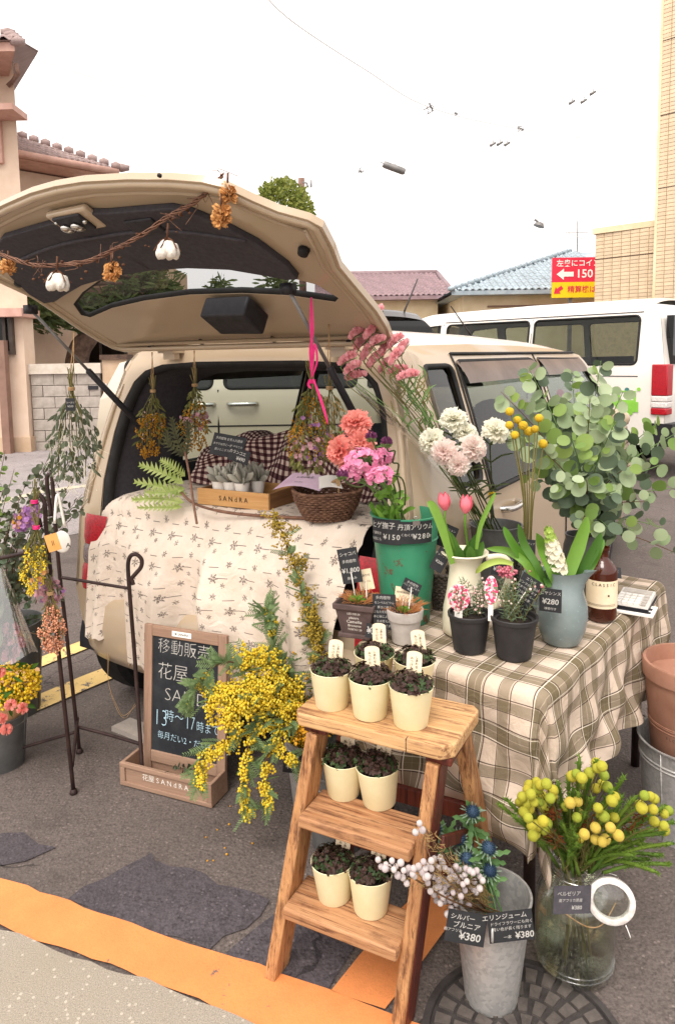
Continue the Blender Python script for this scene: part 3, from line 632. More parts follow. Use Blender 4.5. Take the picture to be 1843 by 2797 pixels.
# pine
def needle_clump(mb, c, r, n, L=.22):
    for _ in range(n):
        d = rdir(); d.z = abs(d.z) * .6 + d.z * .4; p = c + rdir() * r * rnd(.2, 1)
        mb.leaf(TM(p, frame(d) @ Matrix.Rotation(-math.pi/2, 3, 'Y')), L * rnd(.6, 1.2), .05, .1, 0, (.4, 1, .2))
pt = thing('pine_tree', 'old pine with a leaning trunk behind the block wall', 'tree', (X(215, 14), 14, 0))
tk = smoothpts([V(X(200, 14), 14, 0), W(212, 985, 14), W(248, 915, 14), W(300, 840, 14.2), W(380, 760, 14.5), W(450, 740, 14.8)], 5)
mb = MB(); mb.tube(tk, [.26 - .2 * i / len(tk) for i in range(len(tk))], 9)
for i in range(9):
    b0 = tk[len(tk)//2 + (i % (len(tk)//2))]; mb.tube(smoothpts([b0, b0 + V(rnd(-.7,.5), rnd(-.4,.4), rnd(.1,.4)), b0 + V(rnd(-1.6,.9), rnd(-.7,.7), rnd(0,.5))], 3), [.06 - .005*j for j in range(7)], 5)
mb.build('trunk', 'bark', pt)
mb = MB()
for (u, v, Yq, r) in ((100,862,13.6,.35),(150,872,13.8,.4),(190,850,13.6,.35),(225,880,13.9,.3),(260,845,13.7,.4),(310,820,14,.45),(365,790,14.2,.5),(420,760,14.3,.5),(390,735,14.6,.45),(450,790,14.5,.45),(340,840,14,.3),(130,835,14,.4),(60,850,13.9,.4),(600,800,15,.35),(760,780,15,.45)):
    needle_clump(mb, W(u, v, Yq), r, 170)
mb.build('crown', 'pine_needles', pt, False)
# round clipped tree far behind the tailgate, its crown made of leaf clumps
def leafy_crown(mb, c, rx, ry, rz, n, L):
    for _ in range(n):
        d = rdir(); k = .72 + .28 * random.random(); k *= 1 + .10 * mnoise.noise(d * 3.1)
        p = c + V(d.x*rx, d.y*ry, d.z*rz) * k
        mb.leaf(TM(p, frame(d + rdir()*.9) @ Matrix.Rotation(-math.pi/2, 3, 'Y')), L * rnd(.6, 1.3), L*.6, .2, .2, (.2, 1, .15))
rt = thing('round_tree', 'olive green rounded treetop showing above the raised tailgate', 'tree', (W(775, 900, 26).x, 26, 0))
mb = MB(); mb.tube([V(W(775,900,26).x, 26, 0), V(W(775,900,26).x, 26, 5.5)], [.3, .15], 8); mb.build('trunk', 'bark', rt)
mb = MB(); leafy_crown(mb, W(772, 606, 26), 1.12, 1.12, 1.45, 5200, .15); mb.build('crown', 'tree_leaf', rt, False)
t = thing('utility_pole', 'brown utility pole top behind the round tree', 'utility pole', (X(823, 28), 28, 0))
mb = MB(); mb.tube([V(X(829, 28), 28, 0), W(823, 487, 28)], [.16, .12], 10); mb.build('pole', 'pole_brown', t)
mb = MB(); mb.tube([W(826, 498, 27.8), W(838, 500, 27.8), W(841, 512, 27.8)], .035, 6); mb.tube([W(850, 492, 27.8), W(850, 512, 27.8)], .03, 6); mb.build('bracket', 'steel_grey', t)
# overhead wires and the things that hang on them
def wire(pts, r, label, name='overhead_wire', grp='overhead wires against the white sky'):
    mb = MB(); mb.tube(smoothpts(pts, 8), r, 5); return tag(mb.build(name, 'wire_black', None), label, 'wire', grp)
PM('wire_pale', '#bdb7b1', None, .7, 6, 0)
def pale(o): o.data.materials.clear(); o.data.materials.append(MATS['wire_pale']); return o
pale(wire([W(-200, 80, 20), W(110, 165, 20.5), W(640, 345, 22)], .009, 'thin wire sloping down from the upper left roof'))
pale(wire([W(700, -40, 14), W(800, 60, 16), W(1000, 192, 19), W(1170, 292, 22), W(1420, 352, 25), W(1900, 420, 28)], .010, 'long wire with small clips crossing the middle of the sky'))
pale(wire([W(880, 498, 28), W(990, 466, 26), W(1180, 430, 24)], .010, 'short wire leading up right from the utility pole'))
pale(wire([W(1250, 540, 24), W(1470, 606, 22), W(1680, 690, 20)], .010, 'wire carrying the small street lamp'))
for (u, v, Yq, s, lab) in ((1170,297,22,.16,'dark cluster of wire clips nearest the middle of the sky'),(1420,352,25,.12,'small flat clip on the wire right of the cluster'),(985,466,26,.10,'tiny clip on the wire near the utility pole'),(1245,310,23,.06,'tiny spacer on the wire just right of the dark cluster')):
    mb = MB()
    for k in range(9): mb.tube([W(u, v, Yq) + rdir()*s, W(u, v, Yq) + rdir()*s], .014, 4)
    tag(mb.build('wire_clip', 'steel_grey', None), lab, 'wire clip', 'clips on the overhead wires')
for i, (u, v) in enumerate(((1345, 394), (1364, 392), (1384, 393), (1561, 279), (1593, 276), (1618, 254))):
    mb = MB(); p = W(u, v, 24); mb.tube([p + V(.09, 0, .05), p - V(.09, 0, .05)], [.035, .05], 6); mb.tube([p + V(0, 0, .05), p + V(.03, 0, .16)], .012, 5)
    tag(mb.build('insulator', 'steel_grey', None), ['left','middle','right'][i % 3] + (' insulator of the level trio hanging in the sky' if i < 3 else ' insulator of the slanting trio near the top right'), 'insulator', 'insulators hanging in the sky')
mb = MB(); a, b = W(1046, 448, 18), W(1106, 470, 18); mb.tube([a, a.lerp(b, .1), a.lerp(b, .9), b], [.07, .085, .085, .06], 14); mb.tube([a.lerp(b, .5), a.lerp(b, .5) + V(-.3, .4, .25)], .012, 5); tag(mb.build('cable_sleeve', 'steel_grey', None, True, 40), 'grey cylindrical cable sleeve slanting in the white sky', 'cable sleeve')
mb = MB(); p = W(1472, 614, 22); mb.lathe([(0, -.06), (.17, -.05), (.12, .04), (.03, .09), (0, .1)], 14, TM(p, Matrix.Rotation(.35, 3, 'Y'))); mb.tube([p + V(0,0,.05), p + V(-.14, 0, .16)], .03, 6); tag(mb.build('street_lamp_head', 'steel_grey', None, True, 40), 'small grey lamp head hanging on a wire above the blue roof', 'lamp')
# ------------------------------------------------------------------ houses on the right
hD = thing('mauve_roof_house', 'low cream house with a mauve tiled roof behind the open tailgate', 'house', (3, 25, 0))
YD = 25.0
O = W(860, 812, YD); E1 = W(1240, 793, YD); E1.z = O.z; R1 = W(1193, 746, YD + 3.2); R0_ = W(860, 762, YD + 3.2); R0_.z = R1.z
mb = MB(); mb.box((O.x + .4, YD + .5, 0), (E1.x - .5, YD + 6, O.z)); mb.build('wall', 'cream_wall', hD, False)
mb = MB(); E2 = W(1275, 770, YD+6.5); E2.z = O.z
mb.add([O, E1, R1, R0_, E2], [(0, 1, 2, 3), (1, 4, 2)]); mb.add([O - V(0,0,.12), E1 - V(0,0,.12), E2 - V(0,0,.12), O + V(0, 6, -.12)], [(3, 2, 1, 0)]); mb.add([O, O - V(0,0,.12), E1 - V(0,0,.12), E1], [(0,1,2,3)]); mb.add([E1, E1 - V(0,0,.12), E2 - V(0,0,.12), E2], [(0,1,2,3)]); mb.build('roof', 'roof_mauve', hD, False)
tile_roof(hD, O + V(0, 0, .02), E1 - O, R0_ - O, 26, 10, 'roof_mauve', lambda p, q: p * (E1 - O).length < (E1 - O).length - q * (E1.x - R1.x), 300)
mb = MB(); mb.tube([R0_, R1], .13, 8); mb.tube([R1, E1 + V(0,0,.05)], .10, 8); mb.build('ridge', 'roof_mauve', hD)
hE = thing('blue_roof_house', 'cream house with a glossy blue tiled hip roof beside the red sign', 'house', (7, 22, 0))
YE = 22.0
O = W(1232, 795, YE); E1 = W(1700, 768, YE); E1.z = O.z; P1 = W(1552, 690, YE + 4.0)
dpt = P1 - O
mb = MB(); mb.box((O.x + .45, YE + .5, 0), (E1.x, YE + 7, O.z)); mb.build('wall', 'cream_wall', hE, False)
mb = MB(); mb.box((O.x + 1.2, YE + .42, Zv(835, YE, 1400)), (O.x + 5.0, YE + .5, Zv(831, YE, 1400))); mb.build('wall_band', 'dark_soffit', hE, False)
mb = MB(); P2 = P1 + V(3, 0, 0); mb.add([O, E1, P2, P1, O + V(0, 8, 0)], [(0, 1, 2, 3), (0, 3, 4)]); mb.add([O - V(0,0,.12), E1 - V(0,0,.12), E1 + V(0, 8, -.12), O + V(0, 8, -.12)], [(3, 2, 1, 0)]); mb.add([O, O - V(0,0,.12), E1 - V(0,0,.12), E1], [(0,1,2,3)]); mb.build('roof', 'roof_blue', hE, False)
ex = E1 - O; sv = V(0, dpt.y, dpt.z); hx = dpt.x / ex.length
tile_roof(hE, O + V(0, 0, .02), ex, sv, 26, 13, 'roof_blue', lambda p, q: p > q * hx, 300)
mb = MB()
for i in range(22):
    q = O.lerp(P1, i / 21); mb.ball(q + V(0, 0, .07), .12, 1, (1.2, 1, .8))
mb.build('hip_ridge', 'roof_blue', hE)
mb = MB(); mb.tube([P1 + V(.3, 0, 0), P1 + V(.3, 0, 1.1)], .02, 5); mb.tube([P1 + V(-.1, 0, .7), P1 + V(.7, 0, .7)], .012, 5); mb.build('aerial', 'steel_grey', hE)
# parking sign
sg = thing('parking_sign', 'red and yellow parking sign board with white lettering and arrow', 'sign', W(1570, 985, 20.5))
YS = 20.5
a, b = W(1508, 704, YS), W(1613, 812, YS); zs = W(1508, 771, YS).z; wS = (b.x - a.x) * 1.9
BX(sg, 'red_panel', 'sign_red', (a.x, YS, zs), (a.x + wS, YS + .06, a.z)); BX(sg, 'yellow_panel', 'sign_yellow', (a.x, YS + .001, b.z), (a.x + wS, YS + .06, zs - .002))
BX(sg, 'post', 'steel_grey', (a.x + .5, YS + .07, 0), (a.x + .6, YS + .15, a.z)); 
def FR(x, z, Y): return axes((x, Y, z), (1, 0, 0), (0, 0, 1))
h_ = a.z - zs
write('左奥にコイン', .205, FR(a.x + .11, a.z - h_*.25, YS - .006), 'sign_white', sg, .012); write('150', .325, FR(a.x + .66, a.z - h_*.68, YS - .006), 'sign_white', sg, .016)
mb = MB(); zc = a.z - h_*.68; mb.prism([(0, 0), (.17, .13), (.17, .055), (.40, .055), (.40, -.055), (.17, -.055), (.17, -.13)], 0, .004, FR(a.x + .12, zc, YS - .006) @ Matrix.Diagonal((1.2, 1.2, 1, 1))); mb.build('arrow', 'sign_white', sg, False)
write('精算機は', .205, FR(a.x + .43, (zs + b.z)/2, YS - .006), 'sign_red', sg, .012)
mb = MB(); mb.prism([(0, 0), (.17, .13), (.17, .055), (.33, .055), (.33, -.055), (.17, -.055), (.17, -.13)], 0, .004, FR(a.x + .05, (zs + b.z)/2 - .10, YS - .006) @ Matrix.Rotation(math.radians(38), 4, 'Z') @ Matrix.Diagonal((.9, .9, 1, 1))); mb.build('arrow', 'sign_red', sg, False)
# tan tiled building: a wing and a tower, tile by tile
tb = thing('tiled_building', 'tan tiled building with a tall tower at the right edge', 'building', (7, 17, 0))
A_ = W(1618, 985, 18); A_.z = 0; d = V(.707, -.707, 0); B_ = A_ + d * 1.52; pn = V(-.707, -.707, 0); bk = -pn
zw = W(1618, 640, 18).z
def wallprism(a, b, z0, z1, dep): mb = MB(); q = bk * dep; mb.prism([(a.x, a.y), (b.x, b.y), (b.x+q.x, b.y+q.y), (a.x+q.x, a.y+q.y)], z0, z1); return mb
wg = wallprism(A_ + bk*.02, B_ + bk*.02, 0, zw, 4).build('wing_wall', 'grout', tb, False)
wallprism(A_ - d*.06 + pn*.05, B_, zw, zw + .14, 4).build('coping', 'cream_wall', tb, False)
C_ = B_ + d * 3.2
tw = wallprism(B_ + pn*.16, C_ + pn*.16, 0, 12.5, 6).build('tower_wall', 'grout', tb, False)
tm = MB(); tm.box((.006, 0, .005), (.211, .022, .083)); tme = tm.data('tile', False); tme.materials.append(MATS['tile_tan'])
def tiles(parent, a, nx, z0, nz, limit):
    k = 0; rest = MB(); vv = [v.co.copy() for v in tme.vertices]; ff = [tuple(p.vertices) for p in tme.polygons]
    for r in range(nz):
        for c in range(nx):
            p = a + d * (c * .217) + V(0, 0, z0 + r * .088); M2 = axes(p, d, -pn.cross(d).cross(d) if False else V(0,0,1).cross(d))
            if k < limit: put('tile', tme, parent, M2)
            else: rest.add(vv, ff, M2)
            k += 1
    if rest.v: rest.build('tile_field', 'tile_tan', tb, False)['kind'] = 'stuff'
tiles(wg, A_ + pn*.0, 7, zw - .088*24 - .01, 24, 300)
tiles(tw, B_ + pn*.18, 3, 2.3, 82, 246)
wallprism(B_ + pn*.19 - d*.03, B_ + pn*.19 + d*.03, 0, 12.5, .03).build('corner_bead', 'cream_wall', tb, False)
for zz in (zw - .62, 5.2, 6.8, 8.4): wallprism((A_ if zz < zw else B_) + pn*(.004 if zz < zw else .185), (B_ if zz < zw else C_) + pn*(.004 if zz < zw else .185), zz, zz + .02, .02).build('joint', 'bark', tb, False)
# ================================================================== THE BEIGE CAR (local x' right, y' forward, origin on the ground under the rear roof edge)
TH = math.radians(32)
car = thing('beige_car', 'beige compact hatchback parked with its tailgate raised as a flower stall', 'car', (-.351, 2.72, 0), -TH)
CM = wm(car)
def CL(x, y, z): return CM @ Vector((x, y, z))
REAR = [(.20, -.17), (.55, -.20), (.85, -.165), (1.05, -.11), (1.3, -.045), (1.46, 0), (1.53, .03)]
HW = [(.20, .80), (.50, .84), (.85, .835), (1.0, .815), (1.28, .735), (1.45, .68), (1.50, .655), (1.535, .62)]
def yl(z): return interp(REAR, z)
def hw(z, y=1.0):
    q = max(0.0, min(1.0, (.35 - y) / .52)); f = max(0.0, min(1.0, (y - 2.9) / .95))
    return interp(HW, z) - .05 * q * q - .14 * f * f
def arc(c, r, a0, a1, n): return [(c[0] + r*math.cos(math.radians(a0 + (a1-a0)*i/n)), c[1] + r*math.sin(math.radians(a0 + (a1-a0)*i/n))) for i in range(n+1)]
YW0, YW1 = .13, 2.72
side = [(y, z) for z, y in REAR] + [(.12, 1.535), (.7, 1.545), (1.4, 1.54), (2.0, 1.525), (2.42, 1.49), (2.75, 1.30), (3.08, 1.06), (3.45, .99), (3.68, .90), (3.8, .72), (3.83, .45), (3.78, .24)] \
     + arc((YW1, .28), .34, -8, 188, 14) + [(2.2, .2), (.7, .2)] + arc((YW0, .28), .34, -12, 140, 11) + [(-.14, .38)]
side = [p for p in side if not (p[0] < -.14 and p[1] < .35)]
def rr(x0, x1, y0, y1, r, n=4):
    return arc((x1-r, y1-r), r, 0, 90, n) + arc((x0+r, y1-r), r, 90, 180, n) + arc((x0+r, y0+r), r, 180, 270, n) + arc((x1-r, y0+r), r, 270, 360, n)
WIN = [rr(.155, .385, 1.04, 1.462, .035), rr(.46, 1.41, .985, 1.475, .03), [(1.53, .98), (1.53, 1.475), (2.30, 1.465), (2.40, 1.43), (2.72, 1.20), (2.92, 1.02), (2.90, .98)]]
CY = (.3, .5, .7, .85, 1.0, 1.15, 1.28, 1.38, 1.45, 1.5); CX = (-.1, .0, .1, .2, .35, .8, 1.2, 1.6, 2.0, 2.4, 2.9, 3.2, 3.5, 3.7)
for s in (1, -1):
    vs_, fs_ = panel2d([side] + WIN, lambda y, z: (s * hw(z, y), y, z), CX, CY)
    if s > 0: pass
    else: fs_ = [f[::-1] for f in fs_]
    v2, f2 = solid(vs_, fs_, V(-s * .018, 0, 0))
    mb = MB(); mb.add(v2, f2, CM); mb.build('side_panel', 'beige_paint', car, True, 35)
    ins = [(y, z) for y, z in side if True]
    vs_, fs_ = panel2d([[(y if y > .02 else max(y, yl(z) + .05), max(z, .4)) for y, z in [(-.1, .42), (-.12, .85), (-.05, 1.05), (.0, 1.3), (.04, 1.46), (.3, 1.50), (2.3, 1.49), (2.42, 1.44), (3.0, 1.0), (3.0, .42)]]] + WIN, lambda y, z: (s * (hw(z, y) - .03), y, z), CX, CY)
    mb = MB(); mb.add(vs_, fs_, CM); mb.build('interior_side_trim', 'trim_dark', car, True, 35)
    for k, w in enumerate(WIN):
        vs_, fs_ = panel2d([w], lambda y, z: (s * (hw(z, y) - .008), y, z), (.8, 1.2, 1.9, 2.4), (1.1, 1.2, 1.3, 1.4))
        mb = MB(); mb.add(vs_, fs_, CM); wn = mb.build('side_window', 'tint_glass' if k == 0 else 'car_glass', car, True)
        mb = MB(); pts = [CL(s * (hw(z, y) + .001), y, z) for y, z in w]; mb.tube(pts + [pts[0]], .010, 5, False); mb.build('window_seal', 'rubber', wn)
    # rain visors over both door windows
    for y0, y1 in ((.44, 1.43), (1.51, 2.36)):
        mb = MB(); 
        def vf(a, b, y0=y0, y1=y1): y = y0 + (y1-y0)*a; z = 1.478 - .085*b; return (s * (hw(z, y) + .006 + .028*math.sin(b*1.5)), y, z)
        mb.grid(14, 5, vf, CM); mb.build('rain_visor', 'visor', car)
    # door seams, handles
    mb = MB()
    for y in (.43, 1.47): mb.tube([CL(s * (hw(z, y) + .0005), y, z) for z in (.3, .5, .7, .85, 1.0, 1.28, 1.45, 1.5)], .006, 4)
    mb.tube([CL(s * (hw(1.5, y) + .0005), y, 1.505) for y in (.43, .8, 1.2, 1.47, 1.9, 2.3)], .007, 4); mb.build('door_seam', 'rubber', car)
    for y in (.62, 1.68):
        mb = MB(); mb.tube(smoothpts([CL(s*.815, y-.09, .9), CL(s*.86, y-.06, .9), CL(s*.86, y+.06, .9), CL(s*.815, y+.09, .9)], 4), .013, 8); mb.build('door_handle', 'chrome', car)
    mb = MB(); mb.tube(smoothpts([CL(s*.75, 2.72, 1.04), CL(s*.80, 2.72, 1.06)], 2), .02, 8); mb.ball(CL(s*.84, 2.70, 1.08), .075, 2, (1.1, .6, .85), RZ(-TH)); mb.build('door_mirror', 'beige_paint', car)
    # wheels
    for yw in (YW0, YW1):
        x1_ = s * .80; Mw = CM @ TM((s*.70, yw, .28), Matrix.Rotation(s*math.pi/2, 3, 'Y'))
        mb = MB(); mb.lathe([(.17, -.085), (.25, -.085), (.275, -.06), (.28, 0), (.275, .06), (.25, .085), (.17, .085)], 36, Mw)
        wh = mb.build('wheel', 'tyre', car, True, 40)
        mb = MB(); mb.lathe([(0, .06), (.04, .066), (.06, .05), (.15, .055), (.172, .08), (.176, .086), (.176, -.08), (.1, -.08), (0, -.08)], 28, Mw); mb.build('rim', 'wheel_silver', wh, True, 40)
        mb = MB(); mb.lathe([(.33, -.2), (.34, .09)], 24, Mw, False); mb.v and None
        mb = MB(); mb.grid(20, 2, lambda a, b: (s*(.48 + .30*b), yw + .335*math.cos(math.pi*a), .28 + .335*math.sin(math.pi*a)), CM); mb.build('wheel_arch_liner', 'plastic_black', car)
# roof, windscreen, bonnet, nose
TOP = [(.03, 1.53), (.12, 1.535), (.7, 1.545), (1.4, 1.54), (2.0, 1.525), (2.42, 1.49)]
def skin(prof, crown, mat, name, inset=0.0, off=0.0, nx=17):
    mb = MB(); n = len(prof)
    def f(a, b):
        x = a * 2 - 1; t = b * (n - 1); i = min(int(t), n - 2); y = lerp(prof[i][0], prof[i+1][0], t - i); z = lerp(prof[i][1], prof[i+1][1], t - i)
        w = hw(z, y) - inset; k = 1 - abs(x) ** 2.6
        return (w * x, y, z + crown(b) * k + off)
    mb.grid(nx, (n - 1) * 3 + 1, f, CM); return mb.build(name, mat, car)
skin(TOP, lambda b: .075, 'beige_paint', 'roof'); skin([(.08, 1.50), (1.2, 1.51), (2.3, 1.47)], lambda b: .05, 'trim_grey', 'headliner', .02)
skin([(2.42, 1.49), (2.75, 1.30), (3.08, 1.06)], lambda b: .07 - .03*b, 'car_glass', 'windscreen', .02); skin([(3.08, 1.06), (3.45, .99), (3.68, .90), (3.8, .72), (3.83, .45), (3.78, .24)], lambda b: .045 * (1 - b), 'beige_paint', 'bonnet')
mb = MB(); mb.ball(CL(.1, 2.1, 1.60), .035, 2, (1, 2.2, .6), RZ(-TH)); mb.tube([CL(.1, 2.1, 1.60), CL(.1, 1.75, 1.78)], [.006, .003], 6); mb.build('roof_aerial', 'plastic_black', car)
# rear frame around the load opening
OPN = [(.60, .60), (.80, .65), (1.0, .675), (1.2, .655), (1.32, .628), (1.41, .585), (1.455, .53), (1.48, .44), (1.49, .25)]
outer = [(-hw(z, yl(z)), z) for z in (.30, .42, .55, .7, .85, .95, 1.05, 1.18, 1.3, 1.38, 1.46, 1.50, 1.53)]
outer = outer + [(-.3, 1.585), (0, 1.603), (.3, 1.585)] + [(-x, z) for x, z in outer[::-1]]
opn = [(-x, z) for z, x in OPN] + [(x, z) for z, x in OPN[::-1]]
vs_, fs_ = panel2d([outer, opn], lambda x, z: (x, yl(z), z), (-.6, -.3, 0, .3, .6), (.42, .55, .7, .85, 1.05, 1.3))
mb = MB(); mb.add(vs_, fs_, CM); mb.build('rear_frame', 'beige_paint', car, True, 40)
mb = MB(); k = len(opn)
def jam(a, b):
    t = a * k; i = int(t) % k; x, z = opn[i]; return (x * (1 - .05*b), yl(z) + .02 + .10*b - .02, z - .015*b if z > 1.0 else z)
lp = [[CL(x * (1 - .02*b), yl(z) + .12*b, z - (.01*b if z > 1 else 0)) for x, z in opn] for b in (0, .35, 1)]
vv = sum(lp, []); mb.add(vv, [(r*k+i, r*k+(i+1) % k, (r+1)*k+(i+1) % k, (r+1)*k+i) for r in range(2) for i in range(k)]); mb.build('door_jamb', 'beige_paint', car, True, 40)
mb = MB(); pts = smoothpts([CL(x * .985, yl(z) + .028, z - .004) for x, z in opn] + [CL(opn[0][0]*.985, yl(opn[0][1]) + .028, opn[0][1])], 3); mb.tube(pts, .026, 8, False); mb.build('weather_seal', 'rubber', car)
mb = MB(); lp = [[CL(x * s_ - (0), yl(z) + y_, z - dz * (1 if z > .9 else 0)) for x, z in opn] for s_, y_, dz in ((.975, .05, .012), (.94, .10, .03), (.92, .30, .045))]
vv = sum(lp, []); mb.add(vv, [(r*k+i, r*k+(i+1) % k, (r+1)*k+(i+1) % k, (r+1)*k+i) for r in range(2) for i in range(k)]); mb.build('pillar_trim', 'trim_dark', car, True, 50)
# crease down each rear pillar
for s in (1, -1):
    mb = MB(); mb.tube([CL(s*(interp(OPN, z)*.35 + hw(z, yl(z))*.65), yl(z) - .002, z) for z in (.9, 1.0, 1.1, 1.2, 1.3, 1.4)], [.004, .012, .012, .012, .012, .004], 6); mb.build('pillar_crease', 'beige_paint', car)
    # tail lamps wrap the corner
    for z0, z1, m_ in ((.735, .86, 'lamp_red'), (.655, .733, 'lamp_clear'), (.545, .653, 'lamp_red')):
        def lf(a, b, z0=z0, z1=z1):
            z = z0 + (z1-z0)*b; h = hw(z, yl(z)); e = .006 * (1 - (2*b-1)**6)
            if a < .6: x = .60 + (h - .60) * (a/.6) * .97; y = yl(z) - .012 - e - .0 + .05 * (a/.6)**6
            else: x = h + .010 + e*.5; y = yl(z) + .04 + .16 * ((a-.6)/.4)
            return (s*x, y, z)
        mb = MB(); mb.grid(16, 6, lf, CM); mb.build('tail_lamp', m_, car, True, 50)
# bumper
PLAN = [(-.83, .25), (-.835, .05), (-.82, -.10), (-.76, -.20), (-.62, -.245), (-.3, -.265), (0, -.27), (.3, -.265), (.62, -.245), (.76, -.20), (.82, -.10), (.835, .05), (.83, .25)]
PRF = [(.25, .90), (.262, .985), (.30, 1.0), (.40, 1.01), (.50, 1.0), (.545, .97), (.55, .90)]
mb = MB(); np_ = len(PLAN)
pl = [q for q in smoothpts([V(x, y, 0) for x, y in PLAN], 4)]
vv = [CL(p.x * k, (p.y + .02) * 1.0 + (1 - k) * .9 * (1 if p.y < .1 else 0), z) for z, k in PRF for p in pl]; n_ = len(pl)
mb.add(vv, [(r*n_+i, r*n_+i+1, (r+1)*n_+i+1, (r+1)*n_+i) for r in range(len(PRF)-1) for i in range(n_-1)]); mb.build('rear_bumper', 'beige_paint', car)
mb = MB(); mb.box((-.58, -.10, .25), (.58, 3.6, .30), CM); mb.build('underbody', 'plastic_black', car, False)
mb = MB(); mb.box((-.56, -.12, .42), (.56, 2.9, .56), CM); mb.box((-.56, .95, .56), (.56, 1.1, .95), CM); mb.build('load_floor', 'trim_dark', car, False)
for x in (-.30, .30):
    mb = MB(); mb.grid(9, 9, lambda a, b: (x + (.26 + .02*math.sin(b*3.1))*(a*2-1), 1.75 + .10*b + .03*math.cos((a*2-1)*1.4), .55 + .52*b)); mb.v = [CM @ v for v in mb.v]; mb.build('front_seat', 'trim_grey', car)
    mb = MB(); mb.ball(CL(x, 1.88, 1.17), .10, 2, (1.15, .5, .75), RZ(-TH)); mb.build('headrest', 'trim_grey', car)
mb = MB(); mb.tube([CL(-.66, 2.55, .98), CL(.66, 2.55, .98)], .09, 10); mb.build('dashboard', 'trim_dark', car)
# ------------------------------------------------------------------ tailgate
GA = math.radians(28); AC = .04
def GP(a, b, h=0.0):
    hh = h - .06 * ((a - AC) / .7) ** 2 * .7 + .012 * math.sin(math.pi * min(max(b, 0), .95) / .95)
    return CL(a, -b * math.cos(GA) + hh * math.sin(GA) * 1.0 - .0, 1.53 + b * math.sin(GA) + hh * math.cos(GA))
rh = [(0, .940), (.11, .936), (.26, .918), (.39, .897), (.485, .874), (.54, .845), (.585, .79), (.63, .745), (.70, .708), (.722, .675), (.70, .58), (.672, .495), (.672, .40), (.675, .27), (.665, .175), (.645, .10), (.60, .062)]
gout = [(AC + a, b) for a, b in rh] + [(AC - a, b) for a, b in rh[::-1][:-1]]
gl = [(0, .53), (.15, .525), (.30, .505), (.43, .46), (.54, .405), (.575, .335), (.55, .312), (.40, .345), (.22, .362), (0, .37)]
glass = [(AC + a, b) for a, b in gl] + [(AC - a, b) for a, b in gl[::-1][1:-1]]
tg = MB()
vs_, fs_ = panel2d([gout, glass], lambda a, b: (a, b, 0), (-.6, -.45, -.3, -.15, 0, .15, .3, .45, .6), (.1, .2, .3, .45, .6, .7, .8, .9))
def edge_d(a, b, L): 
    m_ = 9
    for i in range(len(L)):
        p, q = Vector(L[i]), Vector(L[(i+1) % len(L)]); w = Vector((a, b)); t = max(0, min(1, (w-p).dot(q-p)/max((q-p).length_squared, 1e-9))); m_ = min(m_, (w-(p+(q-p)*t)).length)
    return m_
lo = [GP(v.x, v.y, 0) for v in vs_]; hi = [GP(v.x, v.y, .022) for v in vs_]
v2, f2 = solid(lo, fs_, [hi[i] - lo[i] for i in range(len(lo))])
tg.add(v2, f2); gate = tg.build('tailgate', 'beige_paint', car, True, 45)
bv = gate.modifiers.new('bevel', 'BEVEL'); bv.width = .008; bv.segments = 3; bv.limit_method = 'ANGLE'; bv.angle_limit = math.radians(50)
# raised inner rim that follows the edge
def offs(L, d):
    n = len(L); out = []
    for i in range(n):
        p0, p1, p2 = Vector(L[i-1]), Vector(L[i]), Vector(L[(i+1) % n]); t = (p2 - p0).normalized(); nn = Vector((-t.y, t.x)); out.append((p1.x + nn.x*d, p1.y + nn.y*d))
    return out
cen = Vector((AC, .5)); sg_ = 1 if (Vector(offs(gout, .05)[4]) - cen).length < (Vector(gout[4]) - cen).length else -1
for dd, rr_, hh_ in ((.020, .011, .0), (.055, .008, .002)):
    r1 = offs(gout, sg_ * dd); pts = [GP(a, b, hh_) for a, b in r1]; mb = MB(); mb.tube(pts + [pts[0]], rr_, 7, False); mb.build('gate_flange', 'beige_paint', gate)
# dark trim panel with the two recesses
th_ = [(0, .838), (.04, .836), (.09, .826), (.33, .812), (.375, .79), (.44, .72), (.49, .64), (.52, .53), (.515, .465), (.47, .462), (.42, .480), (.30, .520), (.15, .541), (0, .546)]
trim = [(AC + a, b) for a, b in th_] + [(AC - a*1.2, b) for a, b in th_[::-1][1:-1]]
lockhole = [(AC - .085, .80), (AC + .075, .795), (AC + .08, .87), (AC - .08, .875)]
vs_, fs_ = panel2d([trim], lambda a, b: (a, b, 0), (-.45, -.3, -.15, 0, .15, .3, .45), (.55, .62, .7, .78))
lo = [GP(v.x, v.y, -.022) for v in vs_]; v2, f2 = solid(lo, fs_, [GP(v.x, v.y, 0) - lo[i] for i, v in enumerate(vs_)])
mb = MB(); mb.add(v2, f2); tr = mb.build('trim_panel', 'trim_dark', gate, True, 50); bv = tr.modifiers.new('bevel', 'BEVEL'); bv.width = .010; bv.segments = 3; bv.limit_method = 'ANGLE'; bv.angle_limit = math.radians(50)
mb = MB(); pts = [GP(a, b, -.024) for a, b in ((AC - .52 + .04, .70), (AC - .2, .735), (AC + .2, .733), (AC + .47, .66))]; mb.tube(smoothpts(pts, 5), .006, 6); mb.build('trim_fold', 'trim_grey', gate)
def gbox(name, mat, a0, a1, b0, b1, h0, h1):
    mb = MB(); P = [GP(a, b, h) for h in (h0, h1) for a, b in ((a0, b0), (a1, b0), (a1, b1), (a0, b1))]
    mb.add(P, [(0,3,2,1),(4,5,6,7),(0,1,5,4),(1,2,6,5),(2,3,7,6),(3,0,4,7)]); o = mb.build(name, mat, gate, True, 30); b_ = o.modifiers.new('bevel', 'BEVEL'); b_.width = .008; b_.segments = 2; return o
gbox('lock_recess', 'beige_paint', -.085, .085, .775, .865, -.027, -.004); gbox('lock_plate', 'plastic_black', -.062, .055, .785, .855, -.036, -.026)
